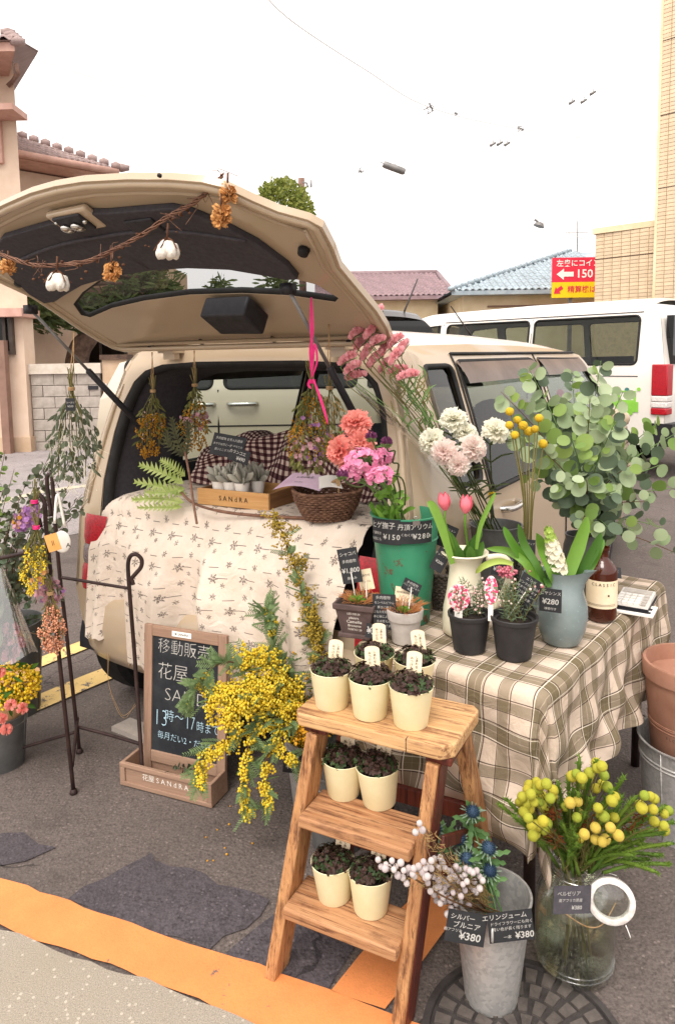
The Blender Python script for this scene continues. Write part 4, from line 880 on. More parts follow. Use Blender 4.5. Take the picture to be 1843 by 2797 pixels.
for a_ in (-.035, .01):
    mb = MB(); mb.ball(GP(a_, .81, -.038), .017, 2, (1, 1.6, .8), RZ(-TH)); mb.build('lock_latch', 'chrome', gate)
mb = MB(); mb.ball(GP(.052, .825, -.037), .008, 1); mb.ball(GP(-.055, .84, -.037), .006, 1); mb.build('bolt', 'chrome', gate)
gbox('pull_handle', 'plastic_black', .165, .275, .725, .79, -.030, -.020); gbox('wiper_motor_cover', 'plastic_black', .115, .30, .25, .37, -.085, -.012)
mb = MB(); mb.tube([GP(.651, .588, -.004), GP(.651, .588, -.022)], [.017, .014], 10); mb.build('rubber_stop', 'rubber', gate); mb = MB(); mb.tube([GP(2*AC - .651, .588, -.004), GP(2*AC - .651, .588, -.022)], [.017, .014], 10); mb.build('rubber_stop', 'rubber', gate)
vs_, fs_ = panel2d([glass], lambda a, b: (a, b, 0), (-.45, -.3, -.15, 0, .15, .3, .45), (.4, .45, .5))
mb = MB(); mb.add([GP(v.x, v.y, .02) for v in vs_], fs_); mb.build('rear_window', 'gate_glass', gate)
mb = MB(); pts = [GP(a, b, .012) for a, b in glass]; mb.tube(pts + [pts[0]], .011, 6, False); mb.build('window_seal', 'rubber', gate)
mb = MB()
for a_ in (-.40, -.14, .2, .52): mb.tube([GP(a_, .085, 0), GP(a_, .085, -.012)], .012, 8)
for a_ in (-.3, .1, .42): mb.tube([GP(a_, .915, .002), GP(a_, .915, -.004)], .006, 6)
mb.build('plug', 'rubber', gate)
for a_ in (-.36, .44):
    mb = MB(); mb.box((a_ - .04, -.05, 1.525), (a_ + .04, .07, 1.545), CM); mb.box((a_ - .03, -.03, 1.50), (a_ + .03, .0, 1.56), CM); mb.build('hinge', 'beige_paint', car, False)
# gas struts
STR = {}
for s, a_ in ((1, .50), (-1, -.60)):
    p0 = GP(a_ if s > 0 else -.655, .46 if s < 0 else .43, -.03); p1 = CL(s * .545, -.02, 1.22); STR[s] = (p0, p1)
    mb = MB(); mb.tube([p0, p0.lerp(p1, .52)], .006, 8); so_ = mb.build('gas_strut', 'steel_grey', car)
    mb = MB(); mb.tube([p0.lerp(p1, .48), p0.lerp(p1, .49), p1.lerp(p0, .01), p1], [.006, .0125, .0125, .007], 10); mb.build('cylinder', 'plastic_black', so_)
    mb = MB(); mb.ball(p0, .018, 1); mb.box((-.016, -.02, -.016), (.016, .02, .016), TM(p0, RZ(-TH))); mb.build('strut_bracket', 'plastic_black', so_)

# ================================================================== OTHER VEHICLES
def vehicle(t, prof, hwf, wins, paint, wheels, glassmat='tint_glass', wr=.31, cx=(), cy=()):
    M_ = wm(t)
    for s in (1, -1):
        vs_, fs_ = panel2d([prof] + wins, lambda y, z: (s * hwf(z, y), y, z), cx, cy)
        if s < 0: fs_ = [f[::-1] for f in fs_]
        v2, f2 = solid(vs_, fs_, V(-s*.02, 0, 0)); mb = MB(); mb.add(v2, f2, M_); mb.build('side_panel', paint, t, True, 35)
        for w in wins:
            vs_, fs_ = panel2d([w], lambda y, z: (s * (hwf(z, y) - .008), y, z), cx, cy); mb = MB(); mb.add(vs_, fs_, M_); wo_ = mb.build('side_window', glassmat, t)
            mb = MB(); pts = [M_ @ V(s * (hwf(z, y) + .002), y, z) for y, z in w]; mb.tube(pts + [pts[0]], .014, 5, False); mb.build('window_seal', 'rubber', wo_)
        for yw in wheels:
            Mw = M_ @ TM((s*(hwf(.3, yw) - .10), yw, wr), Matrix.Rotation(s*math.pi/2, 3, 'Y'))
            mb = MB(); mb.lathe([(wr*.6, -.09), (wr*.92, -.09), (wr, -.05), (wr, .05), (wr*.92, .09), (wr*.6, .09)], 28, Mw); wh = mb.build('wheel', 'tyre', t, True, 40)
            mb = MB(); mb.lathe([(0, .06), (.05, .07), (.07, .05), (wr*.55, .06), (wr*.62, .09), (wr*.62, -.08), (0, -.08)], 24, Mw); mb.build('rim', 'wheel_silver', wh, True, 40)
def tops(t, prof, hwf, crown, mat, name):
    M_ = wm(t); n = len(prof); mb = MB()
    def f(a, b):
        x = a*2-1; q = b*(n-1); i = min(int(q), n-2); y = lerp(prof[i][0], prof[i+1][0], q-i); z = lerp(prof[i][1], prof[i+1][1], q-i)
        return (hwf(z, y)*x, y, z + crown*(1-abs(x)**2.6))
    mb.grid(13, (n-1)*3+1, f, M_); return mb.build(name, mat, t)
# white van
vp = V(3.72, 8.15, 0); vdir = V(-.69, .724, 0); va = math.atan2(-vdir.x, vdir.y)
van = thing('white_van', 'white van with long side windows, red tail lamps and small green prints', 'van', vp, va)
vM = wm(van)
# local: y forward (away to the left), x right; its near long side is x = 0 -> side planes at x = -hw, so shift the body
van_hw = lambda z, y: interp([(.3, .83), (.9, .85), (1.25, .84), (1.9, .74), (2.06, .68), (2.12, .6)], z)
side_off = V(.85, 0, 0)
van.matrix_world = TM(vp + RZ(va) @ side_off, RZ(va)); reg(van, TM(vp + RZ(va) @ side_off, RZ(va))); vM = wm(van)
prof = [(0, .45), (-.03, .9), (0, 1.3), (.10, 1.9), (.18, 2.06), (.3, 2.10), (2.0, 2.11), (3.6, 2.08), (4.0, 1.95), (4.45, 1.25), (4.65, 1.05), (4.7, .5), (4.6, .35)] + arc((3.85, .33), .40, -5, 185, 10) + [(3.3, .33), (1.5, .33)] + arc((.95, .33), .40, -5, 185, 10) + [(.4, .40)]
vwins = [rr(.33, 1.72, 1.36, 1.93, .06), rr(1.80, 3.15, 1.36, 1.93, .06), [(3.28, 1.36), (3.28, 1.93), (3.75, 1.90), (4.22, 1.36)]]
vehicle(van, prof, van_hw, vwins, 'white_paint', (.95, 3.85), 'car_glass', .33, (.3, 1, 2, 3, 4), (.6, .9, 1.1, 1.25, 1.5, 1.7, 1.9, 2.06))
tops(van, [(.18, 2.06), (.3, 2.10), (2.0, 2.11), (3.6, 2.08), (4.0, 1.95)], van_hw, .06, 'white_paint', 'roof'); tops(van, [(4.0, 1.95), (4.45, 1.25)], van_hw, .03, 'tint_glass', 'windscreen'); tops(van, [(4.45, 1.25), (4.65, 1.05), (4.7, .5)], van_hw, .03, 'white_paint', 'nose')
tops(van, [(0, .45), (-.03, .9), (0, 1.3), (.10, 1.9), (.18, 2.06)], van_hw, 0, 'white_paint', 'rear_door')
mb = MB(); mb.box((-.66, -.02, 1.36), (.66, .06, 1.92), vM); mb.build('rear_window', 'dark_glass', van, False)
mb = MB(); mb.box((-.86, -.12, .42), (.86, .12, .68), vM); o_ = mb.build('rear_bumper', 'plastic_black', van, False)
mb = MB(); mb.box((-.60, .3, .4), (.60, 4.2, .5), vM); mb.build('floor', 'plastic_black', van, False)
for y in (1.0, 2.0, 2.9):
    mb = MB(); mb.box((-.62, y, .5), (.62, y+.14, 1.45), vM); mb.build('seat_row', 'trim_grey', van, False)
for s in (-1, 1):
    mb = MB()
    for z0, z1, m_ in ((1.0, 1.36, 'lamp_red'), (.93, .998, 'lamp_white'), (.86, .928, 'lamp_white'), (.78, .858, 'lamp_red')):
        mb = MB(); mb.box((s*.78 if s < 0 else .74, -.045, z0), (s*.74 if s < 0 else .78, .02, z1), vM); mb = MB()
        mb.box((min(s*.70, s*.872), -.05, z0), (max(s*.70, s*.872), .13, z1), vM); o_ = mb.build('tail_lamp', m_, van, True, 30); b_ = o_.modifiers.new('bevel', 'BEVEL'); b_.width = .012; b_.segments = 2
# prints, seams, handle on the near side (x = -hw)
def VS(y, z, o=.006): return vM @ V(-van_hw(z, y) - o, y, z)
def vmat(y, z): return axes(VS(y, z), vM.to_3x3() @ V(0, -1, 0), V(0, 0, 1))
mb = MB(); mb.tube([VS(1.76, z, .001) for z in (.5, .9, 1.25, 1.6, 1.95)], .006, 4); mb.tube([VS(3.22, z, .001) for z in (.5, .9, 1.25, 1.6, 1.95)], .006, 4); mb.tube([VS(y, 1.22, .001) for y in (.3, 1.2, 2.2, 3.2)], .006, 4); mb.tube([VS(y, 1.97, .001) for y in (.3, 1.2, 2.2, 3.2)], .008, 4); mb.build('body_seam', 'trim_grey', van)
bus = thing('tmp', '', '', (0, 0, 0)) if False else None
M2 = vmat(.74, .80)
mb = MB(); mb.prism([(0, .0), (.46, 0), (.46, .12), (0, .12)], 0, .002, M2); mb.prism([(.03, .12), (.43, .12), (.43, .24), (.40, .24), (.40, .14), (.24, .14), (.24, .24), (.21, .24), (.21, .14), (.06, .14), (.06, .24), (.03, .24)], 0, .002, M2); mb.prism([(.03, .235), (.43, .235), (.43, .25), (.03, .25)], 0, .0025, M2)
for x in (.11, .35): mb.lathe([(0, .0), (.055, 0), (.055, .004), (0, .004)], 16, M2 @ TM((x, .01, 0)))
mb.build('bus_print', 'green_print', van, False)
for (y, z, r, m_) in ((1.28, 1.0, .05, 'pink_print'), (.42, 1.06, .028, 'teal_print'), (.28, 1.07, .022, 'green_print'), (.62, 1.08, .015, 'green_print')):
    mb = MB(); mb.lathe([(0, 0), (r, 0), (r, .003), (0, .003)], 16, vmat(y, z)); mb.build('dot_print', m_, van, False)
write('環境', .26, axes(vM @ V(-.45, -.055, 1.02), vM.to_3x3() @ V(1, 0, 0), V(0, 0, 1)), 'green_print', van, .01) if False else None
# pale car seen through the windows of the stall car
nb = thing('pale_beige_car', 'pale beige car with chrome door handles seen through the stall car windows', 'car', (.15, 6.35, 0), math.radians(-90))
n_hw = lambda z, y: interp([(.25, .78), (.6, .84), (1.2, .83), (1.5, .70), (1.6, .56)], z)
prof = [(-2.0, .4), (-2.05, .75), (-1.98, 1.2), (-1.85, 1.48), (-1.6, 1.58), (0, 1.60), (.7, 1.55), (1.35, 1.12), (2.0, .96), (2.15, .6), (2.1, .3)] + arc((1.35, .3), .36, -5, 185, 10) + [(.8, .24), (-.8, .24)] + arc((-1.35, .3), .36, -5, 185, 10)
nw = [rr(-1.80, -1.12, 1.27, 1.5, .05), rr(-1.02, .0, 1.27, 1.5, .05), [(.1, 1.27), (.1, 1.5), (.65, 1.48), (.98, 1.27)]]
vehicle(nb, prof, n_hw, nw, 'silver_beige', (-1.35, 1.35), 'dark_glass', .30, (-1.5, -.5, .5, 1.3), (.5, .8, 1.0, 1.2, 1.4))
tops(nb, [(-1.85, 1.48), (-1.6, 1.58), (0, 1.60), (.7, 1.55)], n_hw, .03, 'silver_beige', 'roof'); tops(nb, [(.7, 1.55), (1.35, 1.12)], n_hw, .03, 'tint_glass', 'windscreen'); tops(nb, [(1.35, 1.12), (2.0, .96), (2.15, .6), (2.1, .3)], n_hw, .03, 'silver_beige', 'bonnet'); tops(nb, [(-2.0, .4), (-2.05, .75), (-1.98, 1.2)], n_hw, 0, 'silver_beige', 'rear_panel'); tops(nb, [(-1.98, 1.2), (-1.85, 1.48)], n_hw, .0, 'dark_glass', 'rear_window')
nM = wm(nb)
for s in (1, -1):
    mb = MB(); mb.tube([nM @ V(s*(n_hw(z, 0) + .001), -1.07, z) for z in (.3, .6, .98, 1.26)], .007, 4); mb.tube([nM @ V(s*(n_hw(.95, y) + .001), y, .98) for y in (-1.9, -.5, .5, 1.2)], .006, 4); mb.build('door_seam', 'rubber', nb)
    for y in (-1.21, -.88):
        mb = MB(); mb.tube(smoothpts([nM @ V(s*.825, y-.11, 1.15), nM @ V(s*.87, y-.08, 1.15), nM @ V(s*.87, y+.08, 1.15), nM @ V(s*.825, y+.11, 1.15)], 4), .017, 8); mb.build('door_handle', 'chrome', nb)
# dark wagon whose roof shows over the stall car
dk = thing('dark_wagon', 'dark wagon whose tinted rear and aerial show above the beige roof', 'car', (.52, 7.45, 0), math.radians(20))
d_hw = lambda z, y: interp([(.25, .78), (.6, .84), (1.0, .83), (1.7, .68), (1.92, .56)], z)
prof = [(0, .4), (-.05, .8), (0, 1.1), (.20, 1.80), (.42, 1.96), (2.2, 2.0), (2.7, 1.92), (3.3, 1.15), (4.0, 1.0), (4.2, .6), (4.1, .3)] + arc((3.4, .3), .36, -5, 185, 10) + [(2.8, .24), (1.3, .24)] + arc((.75, .3), .36, -5, 185, 10) + [(.3, .3)]
dw = [rr(.5, 1.35, 1.15, 1.66, .05), rr(1.43, 2.3, 1.15, 1.66, .05), [(2.4, 1.15), (2.4, 1.66), (2.65, 1.62), (3.05, 1.15)]]
vehicle(dk, prof, d_hw, dw, 'dark_paint', (.75, 3.4), 'dark_glass', .31, (1, 2, 3), (.6, .8, 1.0, 1.2, 1.4, 1.6))
tops(dk, [(.28, 1.88), (.42, 1.96), (2.2, 2.0), (2.7, 1.92)], d_hw, .05, 'dark_paint', 'roof'); tops(dk, [(2.7, 1.92), (3.3, 1.15)], d_hw, .03, 'tint_glass', 'windscreen'); tops(dk, [(3.3, 1.15), (4.0, 1.0), (4.2, .6), (4.1, .3)], d_hw, .03, 'dark_paint', 'bonnet'); tops(dk, [(0, .4), (-.05, .8), (0, 1.1)], d_hw, 0, 'dark_paint', 'rear_panel'); tops(dk, [(0, 1.1), (.20, 1.80), (.28, 1.88)], d_hw, .0, 'dark_glass', 'rear_window')
dM = wm(dk)
mb = MB(); mb.box((.05, .12, 1.62), (.20, .16, 1.66), dM); mb.build('sticker', 'sign_white', dk, False)
mb = MB(); mb.tube([W(1104, 850, 8.0), W(1140, 762, 8.3)], [.012, .008], 6); mb.build('aerial', 'wire_black', dk)
# ================================================================== CLOTHS
SHELF = .945
mb = MB(); mb.box((-.54, -.10, .565), (.53, .40, SHELF - .012), CM); mb.build('cargo_shelf', 'trim_dark', car, False)
# printed cloth over the sill
def cloth_pt(a, b):
    x = -.70 + 1.30 * a; L = b * 1.30                      # L: metres along the cloth from its back edge
    top = .50; edge = .06
    sag = 0
    if L < top: y = .40 - L; z = SHELF + .004 * math.sin(x*23 + L*9) + .010 * math.exp(-((x+.48)/.05)**2)
    else:
        q = min((L - top) / edge, 1.0); y = -.10 - .07 * math.sin(q * math.pi/2) ; z = SHELF - .06 * (1 - math.cos(q * math.pi/2))
        if L > top + edge:
            D = L - top - edge; fall = D; w = min(D / .25, 1)
            fold = .034 * math.sin(x*14 + .6 + 1.3*math.sin(x*5) - D*1.5) + .013 * math.sin(x*31 + 1 + D) + .005 * math.sin(x*61 + D*3)
            y = -.17 - .035 * w - .06 * min(D/.12, 1) * .8 - w * (.012 + fold * 1.25); z = SHELF - .06 - D * .985
    if x < -.56:                                           # left edge droops over the corner
        k = (-.56 - x) / .14; z -= .10 * k * k if L < top else .05 * k; y += .02 * k; 
        if L < top + edge: y = min(y, .14 - .0 + .26*(1-k)) 
    if x > .45:
        k = (x - .45) / .15
        if L > top: x = .45 + (x - .45) * (1 - .55 * min((L - top)/.5, 1)); y += .03*k
    if L > top + edge: x += .012 * math.sin(L*6 + x*4)
    z = max(z, .30)
    return (x, y, z)
def hem(a): return 1.0 + .03*math.sin(a*9) - (.10 if a < .13 else 0) + .02 * mnoise.noise(V(a*40, 0, 0))
mb = MB(); mb.grid(110, 90, lambda a, b: cloth_pt(a, b * .90 * hem(a)), CM, lambda a, b: (1.30*a, 1.30*.90*b*hem(a)))
o = mb.build('printed_cloth', 'printed_cloth', None); tag(o, 'cream cloth printed with small dark sprigs draped over the car sill', 'cloth')
mb = MB()
for i in range(60):
    a = rnd(.02, .98); p = Vector(cloth_pt(a, .90*hem(a))); mb.tube([CM @ p, CM @ (p + V(rnd(-.006,.006), -.004, -rnd(.008,.02)))], .0008, 3)
p = Vector(cloth_pt(.13, .88)); 
for dxx in (0, .012): mb.tube([CM @ (p + q) for q in smoothpts([V(-.03+dxx, -.01, 0), V(-.01, -.03, -.12), V(.03+dxx, -.03, -.22), V(.08, -.03, -.25+dxx), V(.13+dxx, -.02, -.18)], 5)], .0012, 3)
f_ = mb.build('frayed_thread', 'twine', o); f_['kind'] = 'stuff'
# gingham heap behind the crate
def ging(a, b):
    x = -.46 + 1.0 * a; t = b
    hgt = .16 + .09 * math.exp(-((x+.02)/.28)**2) + .02*math.sin(x*19)
    y = .33 - .10*t + .035*math.sin(x*26 + t*5)*(1-.4*t) + .10*max(0, t-.75)*-2.0
    z = SHELF + .008 + hgt * math.sin(min(1, (1 - t) * 1.25) * math.pi/2) + .012*math.sin(x*33 + t*11)*t
    return (x, y - .04*math.sin(t*3.1), max(z, SHELF + .006))
mb = MB(); mb.grid(70, 34, ging, CM, lambda a, b: (1.0*a, .36*b)); tag(mb.build('gingham_cloth', 'gingham', None), 'brown and white gingham cloth heaped behind the wooden crate', 'cloth')
# table with plaid cloth
TT = .685; TAn = math.radians(38.5); KT = (CH - TT) / .76
tbl = thing('table', 'folding table under the olive plaid cloth', 'table', (.075, 1.99, 0), -TAn)
tM = wm(tbl); TWd, TLn = .52, 1.04
def TL(x, y, z): return tM @ Vector((x, y, z))
mb = MB(); mb.box((.005, .005, TT - .035), (TWd - .005, TLn - .005, TT - .008), tM); mb.build('table_top', 'frame_wood_x', tbl, False)
for x in (.04, TWd - .04):
    for y in (.05, TLn - .05):
        mb = MB(); mb.tube([TL(x, y, TT - .036), TL(x, y, 0)], .016, 8); mb.build('leg', 'iron', tbl)
def drape(s, t):
    """flat cloth coordinates -> place; table is 0..TWd by 0..TLn"""
    cs = min(max(s, 0), TWd); ct = min(max(t, 0), TLn); ds, dt = s - cs, t - ct; d = math.hypot(ds, dt)
    if d < 1e-6: return (cs, ct, TT + .0015*math.sin(s*40)*math.sin(t*33))
    nx, ny = ds / d, dt / d; e = .035
    both = min(abs(nx), abs(ny)) * 2
    w = min(d / .3, 1.0)
    fold = .016*math.sin((s*1.0 + t*1.3)*19 + 1.0) + .010*math.sin((s - t)*33)
    if d < e: out = e * .8 * math.sin(d/e*math.pi/2); dz = e * .75 * (1 - math.cos(d/e*math.pi/2))
    else: out = e*.8 + (d - e)*(.04 + .0*both); dz = e*.75 + (d - e) * (.995 - .03*both)
    out += w * (fold + .012) * (1 if both < .3 else .6)
    if both > .25: 
        ang = math.atan2(ny, nx); out += .028 * w * math.sin(ang * 7.0) * min(1, both) 
    return (cs + nx*out, ct + ny*out, TT - dz)
S0, S1, T0, T1 = -.07, TWd + .34, -.42, TLn + .25
mb = MB()
def uvq(a, b): return (S0 + (S1-S0)*a, T0 + (T1-T0)*b)
def dr(a, b):
    s, t = uvq(a, b)
    if t < 0: t *= 1 - .10*a - .05*math.sin(a*7)
    x, y, z = drape(s, t); return (x, y, max(z, .02))
mb.grid(120, 180, dr, tM, uvq); tag(mb.build('plaid_cloth', 'plaid_cloth', None), 'cream and olive plaid tablecloth hanging over the table', 'tablecloth')

# ================================================================== THINGS IN THE LOAD SPACE
def G2(u, v, z, name=None): return G(u, v, z)
a, b = G(540, 1376, SHELF + .002), G(734, 1396, SHELF + .002); ang = math.atan2((b-a).y, (b-a).x); wB = (b-a).length
cr = thing('wooden_crate', 'shallow wooden crate stamped with black lettering on the printed cloth', 'crate', a, ang); kM = wm(cr); dB = .21; hB_ = .062
def kb(name, mat, p, q): mb = MB(); mb.box(p, q, kM); o = mb.build(name, mat, cr, False); bb = o.modifiers.new('bevel', 'BEVEL'); bb.width = .0015; bb.segments = 1; return o
kb('front_board', 'box_wood', (0, 0, 0), (wB, .011, hB_)); kb('back_board', 'box_wood', (0, dB - .011, 0), (wB, dB, hB_)); kb('side_board', 'box_wood_dark', (0.0005, .0112, 0), (.011, dB - .0112, hB_ - .002)); kb('side_board', 'box_wood_dark', (wB - .011, .0112, 0), (wB - .0005, dB - .0112, hB_ - .002)); kb('base_board', 'box_wood_dark', (.0112, .0112, .002), (wB - .0112, dB - .0112, .008))
write('S A N d R A', .026, kM @ axes((wB*.52, -.0012, .030), (1, 0, 0), (0, 0, 1)), 'ink', cr, .004, 0, 'CENTER')
# succulents
def succ(i, x, y, lab):
    t = thing('succulent', lab, 'succulent', kM @ V(x, y, .030), rnd(0, 6), 'silvery succulents in the crate'); m_ = wm(t)
    mb = MB(); mb.lathe([(0, 0), (.020, 0), (.029, .055), (.030, .058), (.0285, .058), (.026, .050), (0, .050)], 20, m_); mb.build('pot', 'paper_white', t, True, 40)
    for k in range(13):
        az = k * 2.4; el = .55 + .85 * (k / 13); L = rnd(.045, .066); d_ = V(math.cos(az)*math.cos(el), math.sin(az)*math.cos(el), math.sin(el))
        l = MB(); Mx = m_ @ TM(V(d_.x*.006, d_.y*.006, .05 + .002*k), frame(d_) @ Matrix.Rotation(-math.pi/2, 3, 'Y')); l.leaf(Mx, L, .024, -.18, .35, (.25, .6, 1.0, .95, .25)); v2, f2 = solid(l.v, l.f, (Mx.to_3x3() @ V(0, 0, -.0035))); l = MB(); l.add(v2, f2); l.build('leaf', 'succulent', t)
    return t
for i, (x, y, l) in enumerate(((.072, .045, 'silvery succulent at the front left of the crate'), (.122, .05, 'silvery succulent front middle in the crate under the price card'), (.178, .045, 'silvery succulent at the front right of the crate'), (.09, .125, 'silvery succulent back left in the crate'), (.16, .135, 'silvery succulent back right in the crate'), (.205, .11, 'silvery succulent beside the right end board of the crate'))): succ(i, min(x, wB - .04), y, l)
# price cards
def card(u, v, Y, w, h, lines, label, yaw=0.0, tilt=0.0, roll=0.0, mat='card_black', stick=None, name='price_card', wt='chalk', n=None, pos=None):
    c = pos if pos is not None else W(u, v, Y); t = thing(name, label, 'card', c)
    m_ = TM(c, RZ(yaw) @ Matrix.Rotation(math.pi/2 - tilt, 3, 'X') @ RZ(roll)); reg(t, m_); t.matrix_world = m_
    mb = MB(); mb.box((-w/2, -h/2, -.0012), (w/2, h/2, 0), m_); mb.build('card', mat, t, False)
    for (s, sz, x, y, *o) in lines:
        write(s, sz, m_ @ TM((x*w, y*h, .0008)), wt, t, o[0] if o else .0, .08, o[1] if len(o) > 1 else 'CENTER')
    if stick: mb = MB(); mb.tube([m_ @ V(0, 0, -.003), stick], .0016, 5); mb.build('stick', 'paper_white', t)
    return t
card(0, 0, 0, .150, .085, [('多肉植物 お手入れ簡単', .012, 0, .28), ('水やりは月に一度 日当りの', .011, 0, .02), ('良いところで育てます', .011, 0, -.22)], 'larger black card with small faint lettering behind the succulents', -.45, .35, -.12, pos=W(622, 1218, 2.66))
card(0, 0, 0, .092, .050, [('カランコエ', .015, -.1, .18, .01), ('¥490', .019, .12, -.22, .02)], 'small black price card reading 490 stuck among the succulents', -.45, .25, -.22, pos=W(653, 1245, 2.60), stick=kM @ V(.12, .05, .06))
# wicker basket with leaflets
def weave_basket(t, c, r0, r1, h, n, rows, mat, el=1.0, rr_=.004):
    mb = MB(); m_ = wm(t)
    for k in range(rows):
        f = k / (rows - 1); R_ = lerp(r0, r1, math.sin(f * 1.4) / math.sin(1.4)); z = h * f; pts = []
        for j in range(n * 4 + 1):
            a_ = 2*math.pi * j / (n*4); q = .0035 * math.cos(a_ * n/1.0 + math.pi * (k % 2)) ; pts.append(m_ @ V((R_ + q)*math.cos(a_)*el, (R_ + q)*math.sin(a_), z + .0015*math.sin(a_*3 + k)))
        mb.tube(pts, rr_ * (1.5 if k == rows-1 else 1), 5, False)
    w_ = mb.build('weave', mat, t)
    mb = MB()
    for j in range(n):
        a_ = 2*math.pi*j/n; mb.tube([m_ @ V(lerp(r0, r1, math.sin(f*1.4)/math.sin(1.4))*math.cos(a_)*el, lerp(r0, r1, math.sin(f*1.4)/math.sin(1.4))*math.sin(a_), h*f) for f in (0, .33, .66, 1)], rr_*.7, 5)
    mb.build('stakes', mat, t)
    mb = MB(); mb.lathe([(0, .002), (r0, .002), (r0, .006), (0, .006)], 24, m_ @ Matrix.Diagonal((el, 1, 1, 1))); mb.build('base', mat, t, False)
bk_ = thing('wicker_basket', 'round brown wicker basket holding leaflets beside the crate', 'basket', G(895, 1412, SHELF + .004), .3)
weave_basket(bk_, None, .072, .108, .095, 26, 13, 'wicker', 1.08)
mb = MB(); hp = W(925, 1345, 2.40)
for k in range(4): mb.tube(smoothpts([W(905 + k*4, 1318, 2.40), W(918 + k*3, 1312 - k*2, 2.39), W(925, 1345, 2.37), W(930 - k*3, 1392 + k*5, 2.38)], 4), .0028, 5)
mb.build('handle_wrap', 'twine', bk_)
def paper(name, corners, mat, label, lines=(), bulge=.02):
    A, B, C_, D_ = [Vector(x) for x in corners]; mb = MB(); nn = (B - A).cross(D_ - A).normalized()
    mb.grid(9, 7, lambda a, b: A.lerp(B, a).lerp(D_.lerp(C_, a), b) + nn * bulge * math.sin(a*math.pi) * (1 - .3*b)); o = mb.build(name, mat, None); tag(o, label, 'leaflet')
    for s, sz, fa, fb in lines:
        p = A.lerp(B, fa).lerp(D_.lerp(C_, fa), fb) + nn * (bulge*math.sin(fa*math.pi)*(1-.3*fb) + .003); write(s, sz, axes(p, B - A, (D_ - A)), 'ink', o, .01)
    return o
paper('leaflet', [W(745, 1338, 2.44), W(872, 1342, 2.36), W(905, 1310, 2.46), W(800, 1292, 2.56)], 'paper_pink', 'pinkish printed leaflet bridging the crate and the basket', [('お花の教室', .014, .3, .6), ('sandra', .012, .4, .25)], .018)
paper('leaflet', [W(860, 1340, 2.38), W(935, 1335, 2.36), W(925, 1300, 2.46), W(865, 1305, 2.47)], 'paper_white', 'white leaflet standing in the wicker basket', [], .01)

# ================================================================== VESSELS
def bucket(name, label, p, r0, r1, h, mat, rim=.003, bands=(), handles=True, rz=0.0, cat='bucket'):
    t = thing(name, label, cat, p, rz); m_ = wm(t); th = .0016
    prof = [(0, .004), (r0*.96, .004), (r0, 0), (r0 + .001, .006)]
    for f in [i/10 for i in range(1, 10)] + list(bands):
        pass
    fs = sorted(set([.1, .2, .3, .4, .5, .6, .7, .8, .9] + [b + d_ for b in bands for d_ in (-.012, -.006, 0, .006, .012)]))
    for f in fs:
        bp = max([max(0, .0032 * (1 - abs(f - b)/.012)) for b in bands] + [0]); prof.append((lerp(r0, r1, f) + bp, h*f))
    prof += [(r1, h - .003), (r1 + rim, h - .002), (r1 + rim, h + .002), (r1 - th, h + .002), (r1 - th*2, h - .004)] + [(lerp(r0, r1, f) - th*2, h*f) for f in (.8, .5, .2)] + [(0, h*.12)]
    mb = MB(); mb.lathe(prof, 48, m_); mb.build('body', mat, t, True, 35)
    mb = MB(); mb.tube([m_ @ V(lerp(r0, r1, f) + .0008, 0, h*f) for f in (.02, .5, .98)], .0022, 5); mb.build('seam', mat, t)
    if handles:
        for s in (1, -1):
            mb = MB(); mb.tube(smoothpts([m_ @ V(0, s*(r1 - .005), h*.86), m_ @ V(.0, s*(r1 + .022), h*.90), m_ @ V(0, s*(r1 + .02), h*1.0), m_ @ V(0, s*(r1 + .001), h*.99)], 4), .0028, 6); mb.build('handle', mat, t)
    return t
gb = bucket('green_bucket', 'tall green enamel flower bucket with rust spots and embossed lettering', G(1108, 1690, TT + .002), .072, .104, .335, 'green_enamel', .004, (.78,), False, .6)
gM = at(G(1108, 1690, TT + .002)); gc = G(1108, 1690, TT)
def on_lathe(c, r, ang, z, tilt=0.0):
    d_ = V(math.cos(ang), math.sin(ang), 0); x = V(-math.sin(ang), math.cos(ang), 0); return axes(V(c.x, c.y, c.z + z) + d_*r, x, V(d_.x*tilt, d_.y*tilt, 1))
PM('green_emboss', '#1d6a4b', '#17553c', .45, 12, .1)
va_ = math.atan2(-gc.y, -gc.x)
def bent_text(s, size, c, rf, ang0, z, mat, parent, tilt, bold=.01):
    a_ = ang0
    for ch in s:
        if ch != ' ': write(ch, size, on_lathe(c, rf(z) + .0012, a_, z, tilt), mat, parent, bold, 0, 'CENTER')
        a_ += size * .80 / rf(z)
rfg = lambda z: lerp(.072, .104, z/.335)
bent_text('R.H.S.', .026, gc, rfg, va_ - .62, .195, 'green_emboss', gb, .09); bent_text('SEA FLOWER', .026, gc, rfg, va_ - .85, .158, 'green_emboss', gb, .09); bent_text('Est.1862', .025, gc, rfg, va_ - .72, .115, 'green_emboss', gb, .09)
for (dx_, dy_) in ((.052, -.012), (.0, .095)):
    pass
